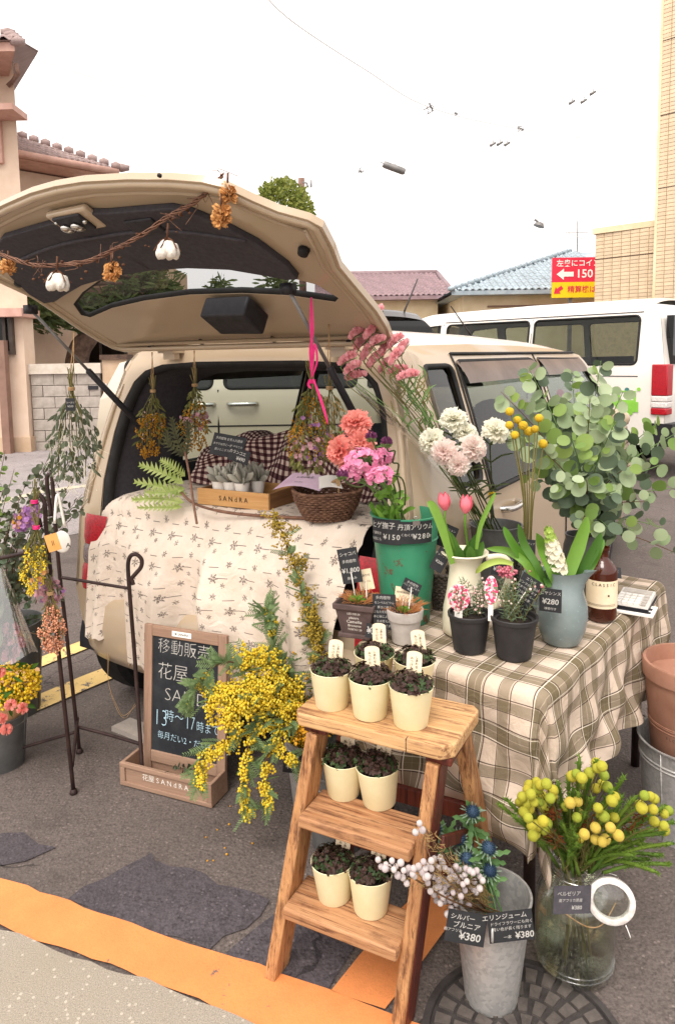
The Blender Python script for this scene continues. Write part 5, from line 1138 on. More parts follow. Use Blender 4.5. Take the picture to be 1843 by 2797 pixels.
# two cards curved round the bucket front, held by clips
def curved_card(c, rf, a0, a1, z0, z1, lines, label, slope=0.0):
    t = thing('price_card', label, 'card', V(c.x, c.y, c.z + z0)); mb = MB(); am = (a0 + a1)/2
    def pt(a, b, o=0): ang = lerp(a0, a1, a); z = lerp(z0, z1, b) + slope*(a - .5); r = .110 + o + .002*b; return V(c.x + r*math.cos(ang), c.y + r*math.sin(ang), c.z + z)
    mb.grid(12, 4, lambda a, b: pt(a, b, .003)); mb.build('card', 'card_black', t)
    for s, sz, fa, fb, bold in lines:
        ang = lerp(a0, a1, fa)
        for ch in s:
            f = (ang - a0)/(a1 - a0)
            if ch != ' ': write(ch, sz, axes(pt(f, fb, .0042), V(-math.sin(ang), math.cos(ang), 0), V(0, 0, 1)), 'chalk', t, bold, .05, 'CENTER')
            ang += sz * (.95 if ord(ch) > 255 else .62) / .112
    return t
curved_card(gc, rfg, va_ - 1.02, va_ - .12, .262, .338, [('ヒゲ撫子', .022, .12, .74, .006), ('八重咲き', .010, .07, .42, 0), ('¥150', .022, .52, .30, .012), ('お庭にも', .010, .07, .18, 0)], 'left black card reading 150 bent round the green bucket', .004)
curved_card(gc, rfg, va_ - .17, va_ + .74, .268, .334, [('丹頂アリウム', .019, .05, .74, .006), ('くねくね', .010, .10, .40, 0), ('¥280', .022, .45, .32, .012), ('一本', .010, .84, .30, 0)], 'right black card reading 280 bent round the green bucket', .0)
for j, (ang, lab) in enumerate(((va_ + .28, 'small bulldog clip on the front rim of the green bucket'), (va_ + 2.9, 'small bulldog clip on the far rim of the green bucket'))):
    t = thing('bulldog_clip', lab, 'clip', on_lathe(gc, .106, ang, .335).translation, 0, 'clips on the green bucket'); m_ = on_lathe(gc, .108, ang, .335)
    mb = MB(); mb.box((-.011, -.012, -.004), (.011, .002, .008), m_); mb.build('jaw', 'chrome', t, False); mb = MB(); mb.tube([m_ @ V(-.006, .002, .002), m_ @ V(-.004, .014, .006), m_ @ V(.004, .014, .006), m_ @ V(.006, .002, .002)], .002, 5); mb.build('lever', 'chrome', t)
# brown square planter
t = thing('brown_planter', 'brown square planter with white lettering on a saucer', 'planter', G(982, 1728, TT + .002), -.35); m_ = wm(t); BP = m_
mb = MB(); vs_ = []
def sq(r, z): return [(-r, -r, z), (r, -r, z), (r, r, z), (-r, r, z)]
lay = [(.042, .012), (.056, .085), (.062, .087), (.063, .104), (.056, .104), (.054, .088), (0.001, .088)]
for r_, z in lay: vs_ += sq(r_, z)
mb.add(vs_, [(i*4+j, i*4+(j+1) % 4, (i+1)*4+(j+1) % 4, (i+1)*4+j) for i in range(len(lay)-1) for j in range(4)] + [(3, 2, 1, 0)], m_); o = mb.build('pot', 'pot_brown', t, False); bb = o.modifiers.new('bevel', 'BEVEL'); bb.width = .003; bb.segments = 2
mb = MB(); mb.box((-.05, -.05, 0), (.05, .05, .013), m_); o = mb.build('saucer', 'pot_brown', t, False); bb = o.modifiers.new('bevel', 'BEVEL'); bb.width = .003; bb.segments = 2
mb = MB(); mb.box((-.053, -.053, .094), (.053, .053, .097), m_); mb.build('soil', 'soil', t, False)
for k, (s, sz) in enumerate((('LES DEUX', .009), ('plaisirs', .011), ('Camellia', .0135), ('Brocante', .011), ('TOKYO 28', .009))):
    z = .076 - k*.0125; write(s, sz, m_ @ axes((0, -lerp(.042, .056, (z-.012)/.073) - .0012, z), (1, 0, 0), (0, -.19, 1)), 'ink_white', t, .004, .15, 'CENTER')
# grey pot
t = thing('grey_pot', 'pale grey clay pot with a sempervivum in front of the green bucket', 'pot', G(1106, 1752, TT + .002)); GPm = wm(t)
mb = MB(); mb.lathe([(0, .002), (.034, 0), (.037, .003), (.046, .068), (.050, .070), (.053, .096), (.052, .098), (.047, .098), (.045, .090), (0, .088)], 40, GPm); mb.build('pot', 'pot_grey', t, True, 35); mb = MB(); mb.lathe([(0, .092), (.0455, .091)], 24, GPm); mb.build('soil', 'soil', t)
# cream jug with tulips
t = thing('cream_jug', 'cream enamel jug with a flared lip holding tulips', 'jug', G(1268, 1726, TT + .002)); jM = wm(t); jc = jM.translation
mb = MB(); mb.lathe([(0, .003), (.058, 0), (.064, .006), (.066, .03), (.062, .08), (.052, .13), (.046, .175), (.045, .20), (.052, .225), (.066, .238), (.069, .240), (.068, .244), (.060, .242), (.048, .228), (.041, .20), (.041, .15), (0, .06)], 44, jM); mb.build('body', 'enamel_cream', t, True, 60)
mb = MB(); mb.tube(smoothpts([jM @ V(.055, -.03, .232), jM @ V(.105, -.045, .235), jM @ V(.12, -.05, .19), jM @ V(.09, -.04, .10), jM @ V(.06, -.025, .06)], 5), .0065, 8, True, None, 1.5); mb.build('handle', 'enamel_cream', t)
# wicker pot behind the jug, white card
t = thing('grey_wicker_pot', 'small grey wicker pot half hidden behind the cream jug', 'basket', G(1215, 1655, TT + .002)); weave_basket(t, None, .042, .055, .115, 18, 14, 'wicker_grey', 1.0, .0045)
# dark grey bucket with the carnations, grey glass, eucalyptus vase
db = bucket('dark_zinc_bucket', 'dark grey metal bucket behind the tulips holding carnations', G(1352, 1615, TT + .002), .065, .086, .235, 'zinc_dark', .004, (.72,), True, .8)
t = thing('grey_glass', 'squat grey glass holding the craspedia stems', 'glass', G(1408, 1620, TT + .002)); qM = wm(t)
t.location = qgp = G(1432, 1668, TT + .002); reg(t, at(qgp)); qM = wm(t)
mb = MB(); mb.lathe([(0, .004), (.040, .002), (.043, .006), (.048, .16), (.0465, .16), (.041, .012), (0, .012)], 36, qM); mb.build('body', 'grey_glass', t)
ev = thing('eucalyptus_vase', 'dark vase mostly hidden beneath the eucalyptus', 'vase', G(1585, 1640, TT + .002)); eM = wm(ev)
mb = MB(); mb.lathe([(0, .004), (.05, 0), (.058, .01), (.066, .10), (.058, .19), (.052, .21), (.055, .225), (.050, .225), (.046, .20), (0, .1)], 36, eM); mb.build('body', 'zinc_dark', ev, True, 50)
# black plastic pots
def black_pot(u, v, lab, s=1.0):
    t = thing('black_pot', lab, 'pot', G(u, v, TT + .002), rnd(0, 3), 'black plastic nursery pots on the table'); m_ = wm(t)
    mb = MB(); mb.lathe([(r*s, z*s) for r, z in ((0, .006), (.040, .006), (.041, 0), (.045, .004), (.0575, .098), (.061, .10), (.062, .110), (.0605, .112), (.056, .110), (.054, .10), (0, .095))], 44, m_); mb.build('pot', 'pot_black', t, True, 35); mb = MB(); mb.lathe([(0, .100*s), (.054*s, .099*s)], 24, m_); mb.build('soil', 'soil', t); return t, m_
bp1, bm1 = black_pot(1281, 1774, 'left black nursery pot with pale wax flowers', .97); bp2, bm2p = black_pot(1402, 1792, 'right black nursery pot with pink topped needle leaves', 1.03)
# blue pitcher
t = thing('blue_pitcher', 'blue grey glazed pitcher with a spout holding hyacinth', 'pitcher', G(1532, 1752, TT + .002), -.75); pM = wm(t)
prf = [(0, .004), (.046, 0), (.052, .006), (.066, .045), (.0705, .080), (.068, .115), (.058, .150), (.050, .172), (.050, .19), (.056, .207), (.0575, .21), (.0545, .209), (.047, .19), (.047, .17), (.055, .14), (0, .08)]
mb = MB(); n_ = 48; vs_ = []
for r_, z in prf:
    for j in range(n_):
        a_ = 2*math.pi*j/n_; k = max(0, (z - .15)/.06) ; sp_ = math.exp(-(min(a_, 2*math.pi - a_)/.42)**2) * k if z > .15 else 0
        vs_.append(((r_ + .040*sp_)*math.cos(a_), r_*math.sin(a_)*(1 - .1*sp_), z + .016*sp_))
mb.add(vs_, [(i*n_+j, i*n_+(j+1) % n_, (i+1)*n_+(j+1) % n_, (i+1)*n_+j) for i in range(len(prf)-1) for j in range(n_)], pM); mb.build('body', 'blue_glaze', t, True, 70)
mb = MB(); mb.tube(smoothpts([pM @ V(-.052, .0, .19), pM @ V(-.105, 0, .19), pM @ V(-.12, 0, .14), pM @ V(-.068, 0, .07)], 5), .008, 8); mb.build('handle', 'blue_glaze', t)
# amber bottle
t = thing('amber_bottle', 'amber glass bottle with a paper label behind the blue pitcher', 'bottle', G(1640, 1690, TT + .002)); aM = wm(t); ac_ = aM.translation
mb = MB(); mb.lathe([(0, .004), (.036, 0), (.040, .004), (.045, .012), (.045, .150), (.042, .165), (.028, .182), (.0185, .192), (.018, .215), (.021, .218), (.021, .226), (.015, .226), (.015, .19), (.040, .158), (.041, .012), (0, .010)], 36, aM); mb.build('body', 'amber_glass', t, True, 50)
va2 = math.atan2(-ac_.y, -ac_.x)
mb = MB(); mb.grid(20, 3, lambda a, b: V(ac_.x + .0458*math.cos(va2 - 1.6 + 3.2*a), ac_.y + .0458*math.sin(va2 - 1.6 + 3.2*a), ac_.z + .046 + .085*b)); mb.build('label', 'tag_cream', t)
bent_text('CLASSIC', .013, ac_, lambda z: .046, va2 - .55, .120, 'ink_brown', t, 0, .004); bent_text('ooooooo', .005, ac_, lambda z: .042, va2 - .45, .055, 'ink_brown', t, 0) if False else None
mb = MB()
for q in range(2): mb.tube([V(ac_.x + .0464*math.cos(va2 - 1.2 + 2.2*a/9), ac_.y + .0464*math.sin(va2 - 1.2 + 2.2*a/9), ac_.z + .055 + .004*q) for a in range(10)], .0005, 3)
mb.build('label_rule', 'ink_brown', t); mb = MB(); mb.lathe([(0, 0), (.003, 0), (.003, .001), (0, .001)], 10, on_lathe(ac_, .0462, va2 + .45, .088)); mb.build('label_seal', 'ink_brown', t)
# calculator and trays
a, b, c_ = G(1671, 1640, TT + .03), G(1769, 1656, TT + .03), G(1693, 1605, TT + .03); ang = math.atan2((b-a).y, (b-a).x)
t = thing('calculator', 'silver and black desk calculator on the plaid tablecloth', 'calculator', V(a.x, a.y, TT + .004), ang); m_ = wm(t); wC = (b-a).length; dC = .16
mb = MB(); mb.box((0, 0, 0), (wC, dC, .014), m_); mb.build('base', 'plastic_black', t, False); mb = MB(); mb.add([(0.001, .001, .014), (wC-.001, .001, .014), (wC-.001, dC-.001, .014), (.001, dC-.001, .014), (.003, .003, .018), (wC-.003, .003, .018), (wC-.003, dC-.003, .026), (.003, dC-.003, .026)], [(4,5,6,7),(0,1,5,4),(1,2,6,5),(2,3,7,6),(3,0,4,7)], m_); mb.build('face', 'calc_silver', t, False)
for i in range(5):
    for j in range(4):
        mb = MB(); y = .012 + j*.024; mb.box((.007 + i*(wC-.014)/5, y, .017 + .008*y/dC), (.007 + (i+.78)*(wC-.014)/5, y + .016, .023 + .008*y/dC), m_); mb.build('key', 'calc_key' if i < 4 else 'tag_photo' if False else 'pot_grey', t, False)
mb = MB(); mb.box((.01, .115, .0235), (wC - .01, .148, .0275), m_); mb.build('display', 'pot_grey', t, False)
a, b = G(1664, 1668, TT + .006), G(1772, 1686, TT + .006); ang = math.atan2((b-a).y, (b-a).x)
t = thing('cash_tray', 'white and dark striped flat tray in front of the calculator', 'tray', V(a.x, a.y, TT + .004), ang); m_ = wm(t); wC = (b-a).length + .01
mb = MB(); mb.box((0, 0, 0), (wC, .10, .005), m_); mb.build('tray', 'paper_white', t, False)
for y in (.018, .052): mb = MB(); mb.box((.01, y, .0052), (wC - .01, y + .018, .0062), m_); mb.build('strip', 'plastic_black', t, False)
# cards on the table
card(0, 0, 0, .062, .145*.72, [('シャコバ', .013, 0, .33, .006), ('多肉植物', .011, 0, .12), ('¥1,800', .020, 0, -.14, .012), ('鉢込み', .010, 0, -.36)], 'tall black card reading 1,800 standing in the brown planter', -.30, .1, .22, pos=W(955, 1545, 1.93*KT), stick=BP @ V(-.01, 0, .09))
card(0, 0, 0, .068, .102, [('多肉植物', .011, -.05, .40), ('センペルビウム', .0085, 0, .26), ('寒さに強く', .0085, 0, .13), ('日なたを好みます', .0085, 0, 0), ('春と秋によく育つ', .0085, 0, -.13), ('水は控えめに', .0085, 0, -.26), ('外で育てます', .0085, 0, -.39)], 'black card with many small lines leaning on the grey pot', -.35, .08, .06, pos=W(1050, 1672, 1.835*KT))
card(0, 0, 0, .064, .040, [('¥580', .026, -.05, 0, .016), ('税込', .008, .38, -.2)], 'small black card reading 580 before the brown planter', -.35, .2, -.10, pos=W(1028, 1727, 1.815*KT))
card(0, 0, 0, .054, .036, [('多肉植物', .009, 0, .25), ('バニラシフォン', .0075, 0, 0), ('¥580', .009, 0, -.28)], 'small tilted black card stuck in the grey pot', -.35, .1, -.38, pos=W(1123, 1603, 1.90*KT), stick=GPm @ V(.01, 0, .09))
card(0, 0, 0, .046, .062, [('しあわせ', .009, 0, .2), ('センペル', .008, 0, -.1)], 'pale plant label standing in the brown planter', -.35, .1, .25, 'tag_cream', BP @ V(.02, .01, .09), 'plant_label', 'ink', pos=W(998, 1583, 1.95*KT))
card(0, 0, 0, .056, .044, [('SEMPERVIVUM', .0075, 0, .15)], 'green and pale plant label standing in the grey pot', -.35, .1, -.08, 'tag_cream', GPm @ V(-.01, .01, .09), 'plant_label', 'ink', pos=W(1103, 1625, 1.915*KT))
card(0, 0, 0, .058, .064, [('ヒヤシンス', .011, .0, .30), ('¥280', .021, 0, -.06, .014), ('球根付き', .008, 0, -.36)], 'black card reading 280 hung on the blue pitcher', -.42, .02, .0, pos=W(1502, 1640, 1.735*KT))
card(0, 0, 0, .075, .036, [('入荷しました', .010, 0, .12), ('どうぞ', .009, 0, -.22)], 'black card resting on the amber bottle', -.15, .75, -.08, pos=W(1660, 1562, 1.99*KT))
card(0, 0, 0, .056, .082, [('エリカ', .010, 0, .36), ('ピンクの小花が', .0085, 0, .18), ('春まで咲きます', .0085, 0, .02), ('日当りよく', .0085, 0, -.14), ('水切れ注意', .0085, 0, -.30)], 'black card with small lines standing in the right black pot', -.62, .05, -.42, pos=W(1437, 1612, 1.735*KT), stick=bm2p @ V(.02, 0, .1))
card(0, 0, 0, .044, .034, [('¥580', .016, 0, 0, .012)], 'small black price card behind the pink flowers', -.35, .1, -.05, pos=W(1362, 1555, 1.83*KT))
card(0, 0, 0, .040, .070, [('チューリップ', .008, 0, .2), ('¥200', .012, 0, -.1, .01)], 'narrow black card leaning beside the cream jug lip', -.5, .2, -.45, pos=W(1202, 1530, 1.90*KT))
card(0, 0, 0, .075, .075, [('カーネーション', .009, 0, .3), ('¥250', .016, 0, -.05, .01)], 'black card behind the tulip leaves', -.5, .2, -.30, pos=W(1213, 1462, 2.08*KT))
card(0, 0, 0, .052, .058, [('クラスペディア', .007, 0, .28), ('¥200', .014, 0, -.05, .01)], 'black card on the grey glass of craspedia', -.4, .05, 0, pos=W(1436, 1500, 1.90*KT))
def oval_tag(u, v, Y, w, h, label, st, yaw=-.3, roll=0.0):
    c = W(u, v, Y); m_ = TM(c, RZ(yaw) @ Matrix.Rotation(math.pi/2 - .1, 3, 'X') @ RZ(roll)); t = thing('plant_label', label, 'plant label', c); t.matrix_world = m_; reg(t, m_)
    mb = MB(); mb.prism([(w/2*math.cos(2*math.pi*i/24), h/2*math.sin(2*math.pi*i/24)) for i in range(24)], -.001, 0, m_); mb.build('photo_oval', 'tag_photo', t, False)
    mb = MB(); mb.box((-w*.18, -h*.5 - .045, -.0022), (w*.18, -h*.42, -.0012), m_); mb.build('stem', 'paper_white', t, False)
oval_tag(1252, 1632, 1.77*KT, .060, .074, 'round pink photo label in the left black pot', None, -.35); oval_tag(1340, 1612, 1.74*KT, .036, .078, 'narrow pink photo label in the right black pot', None, -.35)

# ================================================================== STEP LADDER
LH = .65
_fl, _fr = G(835, 1950, LH), G(1210, 2040, LH); la = math.atan2((_fr - _fl).y, (_fr - _fl).x); _bk = V(-math.sin(la), math.cos(la), 0)
lad = thing('step_ladder', 'weathered wooden step ladder used as a plant stand', 'ladder', V((_fl.x + _fr.x)/2 + _bk.x*.108, (_fl.y + _fr.y)/2 + _bk.y*.108, 0), la); LM = wm(lad)
_ft = LM.inverted() @ G(738, 2680); _ftr = LM.inverted() @ G(1082, 2835)
def lpart(name, mat, fn, bev=.003):
    mb = MB(); fn(mb); mb.v = [LM @ v for v in mb.v]; o = mb.build(name, mat, lad, False); bb = o.modifiers.new('bevel', 'BEVEL'); bb.width = bev; bb.segments = 2; return o
lpart('top_board', 'ladder_wood', lambda m: m.prism([(-.205, -.095), (-.19, -.112), (.165, -.112), (.192, -.085), (.197, .085), (.18, .105), (-.195, .105)], LH - .033, LH), .005)
for s in (-1, 1): lpart('cleat', 'ladder_red', lambda m: m.box((s*.155 - .03, -.095, LH - .052), (s*.155 + .03, .09, LH - .0335)))
def beam(m, p, q, w, d): 
    p, q = Vector(p), Vector(q); z = (q - p).normalized(); x = V(1, 0, 0); x = (x - z*x.dot(z)).normalized(); y = z.cross(x); L = (q-p).length
    m.box((-w/2, -d/2, 0), (w/2, d/2, L), TM(p, Matrix((x, y, z)).transposed()))
def stile(s, z): q = _ft if s < 0 else _ftr; return V(lerp(q.x, s*.150, z/LH), lerp((_ft.y + _ftr.y)/2 + .03, -.065, z/LH), z)
for s in (-1, 1):
    lpart('front_stile', 'ladder_wood_z', lambda m: beam(m, stile(s, .0), stile(s, LH - .0525), .030, .072), .004)
    lpart('back_leg', 'ladder_wood_z' if s > 0 else 'ladder_red', lambda m: beam(m, V(s*.225, .20, 0), V(s*.155, .075, LH - .0525), .032, .050), .004)
    lpart('stile_face', 'ladder_red', lambda m: beam(m, stile(s, .004) + V(s*.0165, .004, 0), stile(s, LH - .056) + V(s*.0165, .004, 0), .003, .062), .001)
TR1, TR2 = .428, .212
for z in (TR1, TR2):
    yy = stile(1, z).y; hx_ = stile(1, z).x - .0155; hl_ = stile(-1, z).x + .0155
    lpart('tread', 'ladder_tread', lambda m: m.prism([(hl_, yy - .070), (hx_, yy - .070), (hx_, yy + .055), (hl_, yy + .055)], z - .028, z), .005)
lpart('back_rail', 'ladder_red', lambda m: m.box((-.165, .118, .33), (.165, .135, .375))); lpart('back_rail', 'ladder_red', lambda m: m.box((-.190, .160, .13), (.190, .177, .17)))
lpart('spreader', 'ladder_red', lambda m: beam(m, V(.165, -.10, .42), V(.175, .13, .30), .010, .028)); lpart('hinge', 'iron', lambda m: m.box((.05, .085, LH - .06), (.12, .10, LH - .034)))
lpart('split', 'bark', lambda m: m.box((.085, -.1128, LH - .034), (.087, -.1, LH + .0003)), .0002)
# clover pots
def clover_mesh():
    f1, f2 = MB(), MB(); st = MB()
    for i in range(210):
        a_ = rnd(0, 6.283); r_ = .050*math.sqrt(random.random()); z = .086 + .026*(1 - (r_/.06)**2)*rnd(.5, 1.2) + rnd(0, .008); p = V(r_*math.cos(a_), r_*math.sin(a_), z); tgt = f1 if (random.random() < .55 + .25*(z > .105)) else f2
        n0 = (V(p.x, p.y, .05).normalized() + rdir()*.5).normalized(); B_ = frame(n0)
        for k in range(3 if random.random() < .6 else 4):
            q = B_ @ Matrix.Rotation(k*2.094 + rnd(-.2, .2), 3, 'Z'); tgt.leaf(TM(p, q), rnd(.0050, .0080), .0072, -.15, .3, (.15, .8, 1.0, .45))
        if i % 2 == 0: st.tube([V(p.x*.6, p.y*.6, .076), p], .0006, 3)
    return f1, f2, st
random.seed(11)
pp = MB(); pp.lathe([(0, .003), (.038, 0), (.0395, .002), (.051, .090), (.0525, .093), (.0515, .094), (.049, .091), (.047, .080), (0, .078)], 40)
sp_ = MB(); sp_.lathe([(0, .083), (.0485, .081)], 20)
proto = thing('clover_pot', 'x', 'potted plant', (0, 0, 0), 0, 'cream pots of dark clover on the ladder')
pp.build('pot', 'cream_pot', proto, True, 35); sp_.build('soil', 'soil', proto); f1, f2, st = clover_mesh(); f1.build('dark_leaves', 'clover_dark', proto, False)['kind'] = 'stuff'; f2.build('green_leaves', 'clover_green', proto, False)['kind'] = 'stuff'; st.build('stalks', 'stem_dark', proto)['kind'] = 'stuff'
def gtag(parent, m_):
    mb = MB(); w, h = .036, .066; pts = [(-w/2, -h/2), (w/2, -h/2), (w/2, h/2 - .008)] + [(w/2*math.cos(a_), h/2 - .008 + .008*math.sin(a_)) for a_ in [math.pi*i/8 for i in range(1, 8)]] + [(-w/2, h/2 - .008)]
    mb.prism(pts, -.0011, 0, m_); o = mb.build('plant_label', 'tag_cream', parent, False)
    for k, ch in enumerate('しあわせ'): write(ch, .0078, m_ @ TM((.006, .019 - k*.0078, .0006)), 'ink_brown', o, .01, 0, 'CENTER')
    for k, ch in enumerate('みつけた'): write(ch, .0078, m_ @ TM((-.006, .016 - k*.0078, .0006)), 'ink_brown', o, .01, 0, 'CENTER')
CLV = []
for _ in range(4):
    f1, f2, st = clover_mesh(); q_ = {}
    for k_, mb, m_ in (('dark_leaves', f1, 'clover_dark'), ('green_leaves', f2, 'clover_green'), ('stalks', st, 'stem_dark')):
        q_[k_] = mb.data(k_, False); q_[k_].materials.append(MATS[m_])
    CLV.append(q_)
pots = [(906, 1925, LH, 'front left clover pot on the ladder top board', 24, 1735), (1010, 1952, LH, 'front middle clover pot on the ladder top board', 20, 0), (1121, 1975, LH, 'front right clover pot on the ladder top board', 22, 0), (1020, 1876, LH, 'back left clover pot on the ladder top board', 10, 0), (1128, 1897, LH, 'back right clover pot on the ladder top board', 15, 0),
        (938, 2165, TR1, 'left clover pot on the upper ladder tread', 5, 0), (1036, 2190, TR1, 'right clover pot on the upper ladder tread', -5, 0), (914, 2446, TR2, 'left clover pot on the lower ladder tread', 20, 0), (1012, 2482, TR2, 'right clover pot on the lower ladder tread', 18, 0)]
for i, (u, v, z, lab, dxp, _) in enumerate(pots):
    p = G(u, v, z); p.z = z + .0005; M2 = at(p, rnd(0, 6.28))
    if i == 0: t = proto; t.matrix_world = M2; reg(t, M2); t['label'] = lab; [reg(c, M2) for c in t.children]
    else:
        t = copy_thing(proto, M2 @ Matrix.Rotation(rnd(-.05, .05), 4, 'X') @ Matrix.Rotation(rnd(-.04, .04), 4, 'Y'), lab)
        for c_ in t.children:
            for k_ in ('dark_leaves', 'green_leaves', 'stalks'):
                if c_.name.startswith(k_): c_.data = CLV[i % 4][k_]; c_.scale = (rnd(.92, 1.06), rnd(.92, 1.06), rnd(.97, 1.06))
POTS = []
for t in [o for o in SC.objects if o.name.startswith('clover_pot')]: POTS.append(t)
for t in POTS:
    p = wm(t).translation; ya = math.atan2(p.x, p.y)
    q = p + V(.012 + rnd(-.004, .008), .018, (.128 if p.z > .6 else .108) + rnd(-.004, .004)); gtag(t, TM(q, RZ(-.2 - ya*.3 + rnd(-.15, .15)) @ Matrix.Rotation(math.pi/2 - .12, 3, 'X') @ RZ(rnd(-.20, .14))))

# ================================================================== CHALKBOARD
a, b = G(329, 2146), G(579, 2212); ang = math.atan2((b-a).y, (b-a).x); wK = (b-a).length
cb = thing('chalkboard_sign', 'wood framed chalkboard with a planter trough standing on the asphalt', 'sign', a, ang); BM = wm(cb)
def cpart(name, mat, p, q, M_=None, bev=.002): mb = MB(); mb.box(p, q, M_ or BM); o = mb.build(name, mat, cb, False); bb = o.modifiers.new('bevel', 'BEVEL'); bb.width = bev; bb.segments = 2; return o
dK, hK = .105, .088
cpart('trough_front', 'frame_wood_x', (0, .006, .004), (wK, .014, hK)); cpart('trough_rail', 'frame_wood_x', (0, 0, .004), (wK, .0058, .020)); cpart('trough_rail', 'frame_wood_x', (0, 0, hK - .016), (wK, .0058, hK)); cpart('trough_rail', 'frame_wood', (0, 0, .0202), (.022, .0058, hK - .0162)); cpart('trough_rail', 'frame_wood', (wK - .022, 0, .0202), (wK, .0058, hK - .0162))
cpart('trough_side', 'frame_wood_x', (.0003, .0142, .004), (.012, dK, hK - .001)); cpart('trough_side', 'frame_wood_x', (wK - .012, .0142, .004), (wK - .0003, dK, hK - .001)); cpart('trough_back', 'frame_wood_x', (.0122, dK - .012, .004), (wK - .0122, dK - .0003, hK - .003)); cpart('trough_base', 'frame_wood_x', (.0122, .0142, .006), (wK - .0122, dK - .0122, .014))
write('花屋 S A N d R A', .026, BM @ axes((wK*.50, .0048, .050), (1, 0, 0), (0, 0, 1)), 'ink_white', cb, 0, 0, 'CENTER')
KB = BM @ TM((.035, dK - .022, .03), Matrix.Rotation(math.radians(-5), 3, 'X')); w2, h2 = wK - .035, .525; fr_ = .034
for p, q, m_ in (((0, 0, 0), (fr_, .016, h2), 'frame_wood'), ((w2 - fr_, 0, 0), (w2, .016, h2), 'frame_wood'), ((fr_ + .0003, .0005, h2 - fr_*1.15), (w2 - fr_ - .0003, .0155, h2 - .0005), 'frame_wood_x'), ((fr_ + .0003, .0005, .03), (w2 - fr_ - .0003, .0155, .03 + fr_*1.2), 'frame_wood_x')): cpart('frame_rail', m_, p, q, KB)
cpart('board', 'chalkboard', (fr_ - .002, .006, .04), (w2 - fr_ + .002, .012, h2 - .03), KB, .0005)
def ck(s, sz, x, z, bold=.0, mat='chalk', sx=1.0, rot=0.0): write(s, sz, KB @ axes((x, .0050, z), (1, 0, 0), (0, 0, 1)), mat, cb, bold, .02, 'LEFT', 1.0, sx, 'lettering', rot)
ck('移動販売', .058, .055, .450, -.014, sx=.95, rot=-.01); ck('花屋', .066, .055, .360, -.013); ck('SANDRA', .066, .085, .280, -.022, sx=1.05); ck('13', .085, .040, .190, -.024, 'chalk_blue', .75); ck('時～', .046, .088, .203, -.012, 'chalk_blue', .9); ck('17', .070, .175, .193, -.022, 'chalk_blue', .6); ck('時まで', .042, .222, .186, -.012, 'chalk_blue', .75); ck('毎月だい2・だい4火よう', .031, .058, .130, -.012, 'chalk_blue', .9, -.03)
mb = MB(); mb.box((.12, -.0012, h2 - .029), (.20, -.0002, h2 - .010), KB); mb.build('name_plate', 'sign_white', cb, False); write('❀ SANdRA', .012, KB @ axes((.16, -.0020, h2 - .0195), (1, 0, 0), (0, 0, 1)), 'ink', cb, .002, 0, 'CENTER')
for z in (.12, .46): mb = MB(); mb.tube([KB @ V(-.001, .006, z), KB @ V(-.001, .006, z + .03)], .003, 6); mb.build('hinge', 'iron', cb)
cpart('back_prop', 'frame_wood', (.03, .09, 0), (.05, .105, .45), BM @ TM((.0, .10, 0), Matrix.Rotation(math.radians(8), 3, 'X')))
mb = MB(); mb.ball(BM @ V(.145, .05, .10), .012, 1); mb.build('chalk_stub', 'chalk', cb) if False else None
t = thing('trough_succulent', 'small grey green sprig growing in the chalkboard trough', 'plant', BM @ V(.235, .055, .06)); mb = MB()
for k in range(40): mb.leaf(TM(wm(t) @ V(rnd(-.05, .05), rnd(-.03, .03), rnd(.0, .03)), frame(V(rnd(-1, 1), rnd(-1, 1), 1)) @ Matrix.Rotation(-math.pi/2, 3, 'Y')), rnd(.012, .026), .012, .1, .2)
mb.build('leaves', 'euc_dry', t, False)

# ================================================================== BUCKETS ON THE GROUND
mbk = bucket('mimosa_bucket', 'galvanized bucket of mimosa behind the chalkboard', G(862, 2215), .070, .098, .27, 'zinc', .004, (.9,), True, .4)
card(0, 0, 0, .085, .070, [('Ⓜ', .018, -.05, .25), ('¥580', .026, -.08, -.18, .014), ('税込', .008, .36, -.25)], 'black card reading 580 hung on the mimosa bucket', -.1, 0, -.10, pos=W(810, 2085, G(862, 2215).y - .095))
bucket('grey_bucket', 'dark grey bucket with a handle half hidden behind the ladder', G(920, 2300), .075, .100, .26, 'zinc_dark', .004, (.85,), True, 1.0)
zb = bucket('galvanized_bucket', 'galvanized bucket of blue thistles and white berries standing on the manhole', G(1340, 2722), .060, .088, .262, 'zinc', .0035, (), True, -.2); zc_ = G(1340, 2722)
card(0, 0, 0, .086, .070, [('シルバー', .0135, -.12, .30, .006), ('ブルニア', .015, 0, .06, .006), ('¥380', .023, .12, -.26, .014), ('南アフリカ', .008, -.32, -.12)], 'left black card reading 380 hung on the galvanized bucket', -.05, .12, -.16, pos=W(1272, 2535, 1.435))
card(0, 0, 0, .098, .066, [('エリンジューム', .014, -.12, .34, .006), ('ドライフラワーにも向く', .0085, .02, .12), ('青い色が長く残ります', .0085, .02, -.06), ('¥380', .020, .28, -.32, .012), ('一本', .009, -.1, -.34)], 'right black card reading 380 hung on the galvanized bucket', .0, .10, .10, pos=W(1394, 2530, 1.425))
lb = bucket('bouquet_bucket', 'galvanized bucket with a wrapped bouquet at the left edge', G(5, 2085), .082, .100, .20, 'zinc_dark', .004, (.85,), False, 0)
rb = bucket('wide_bucket', 'large galvanized bucket under the terracotta pot at the right edge', G(1875, 2262), .125, .150, .30, 'zinc', .005, (.80, .84), True, -2.6); rbc = G(1875, 2262)
t = thing('terracotta_pot', 'tall terracotta pot standing in the large bucket at the right edge', 'pot', rbc + V(0, 0, .20)); m_ = wm(t)
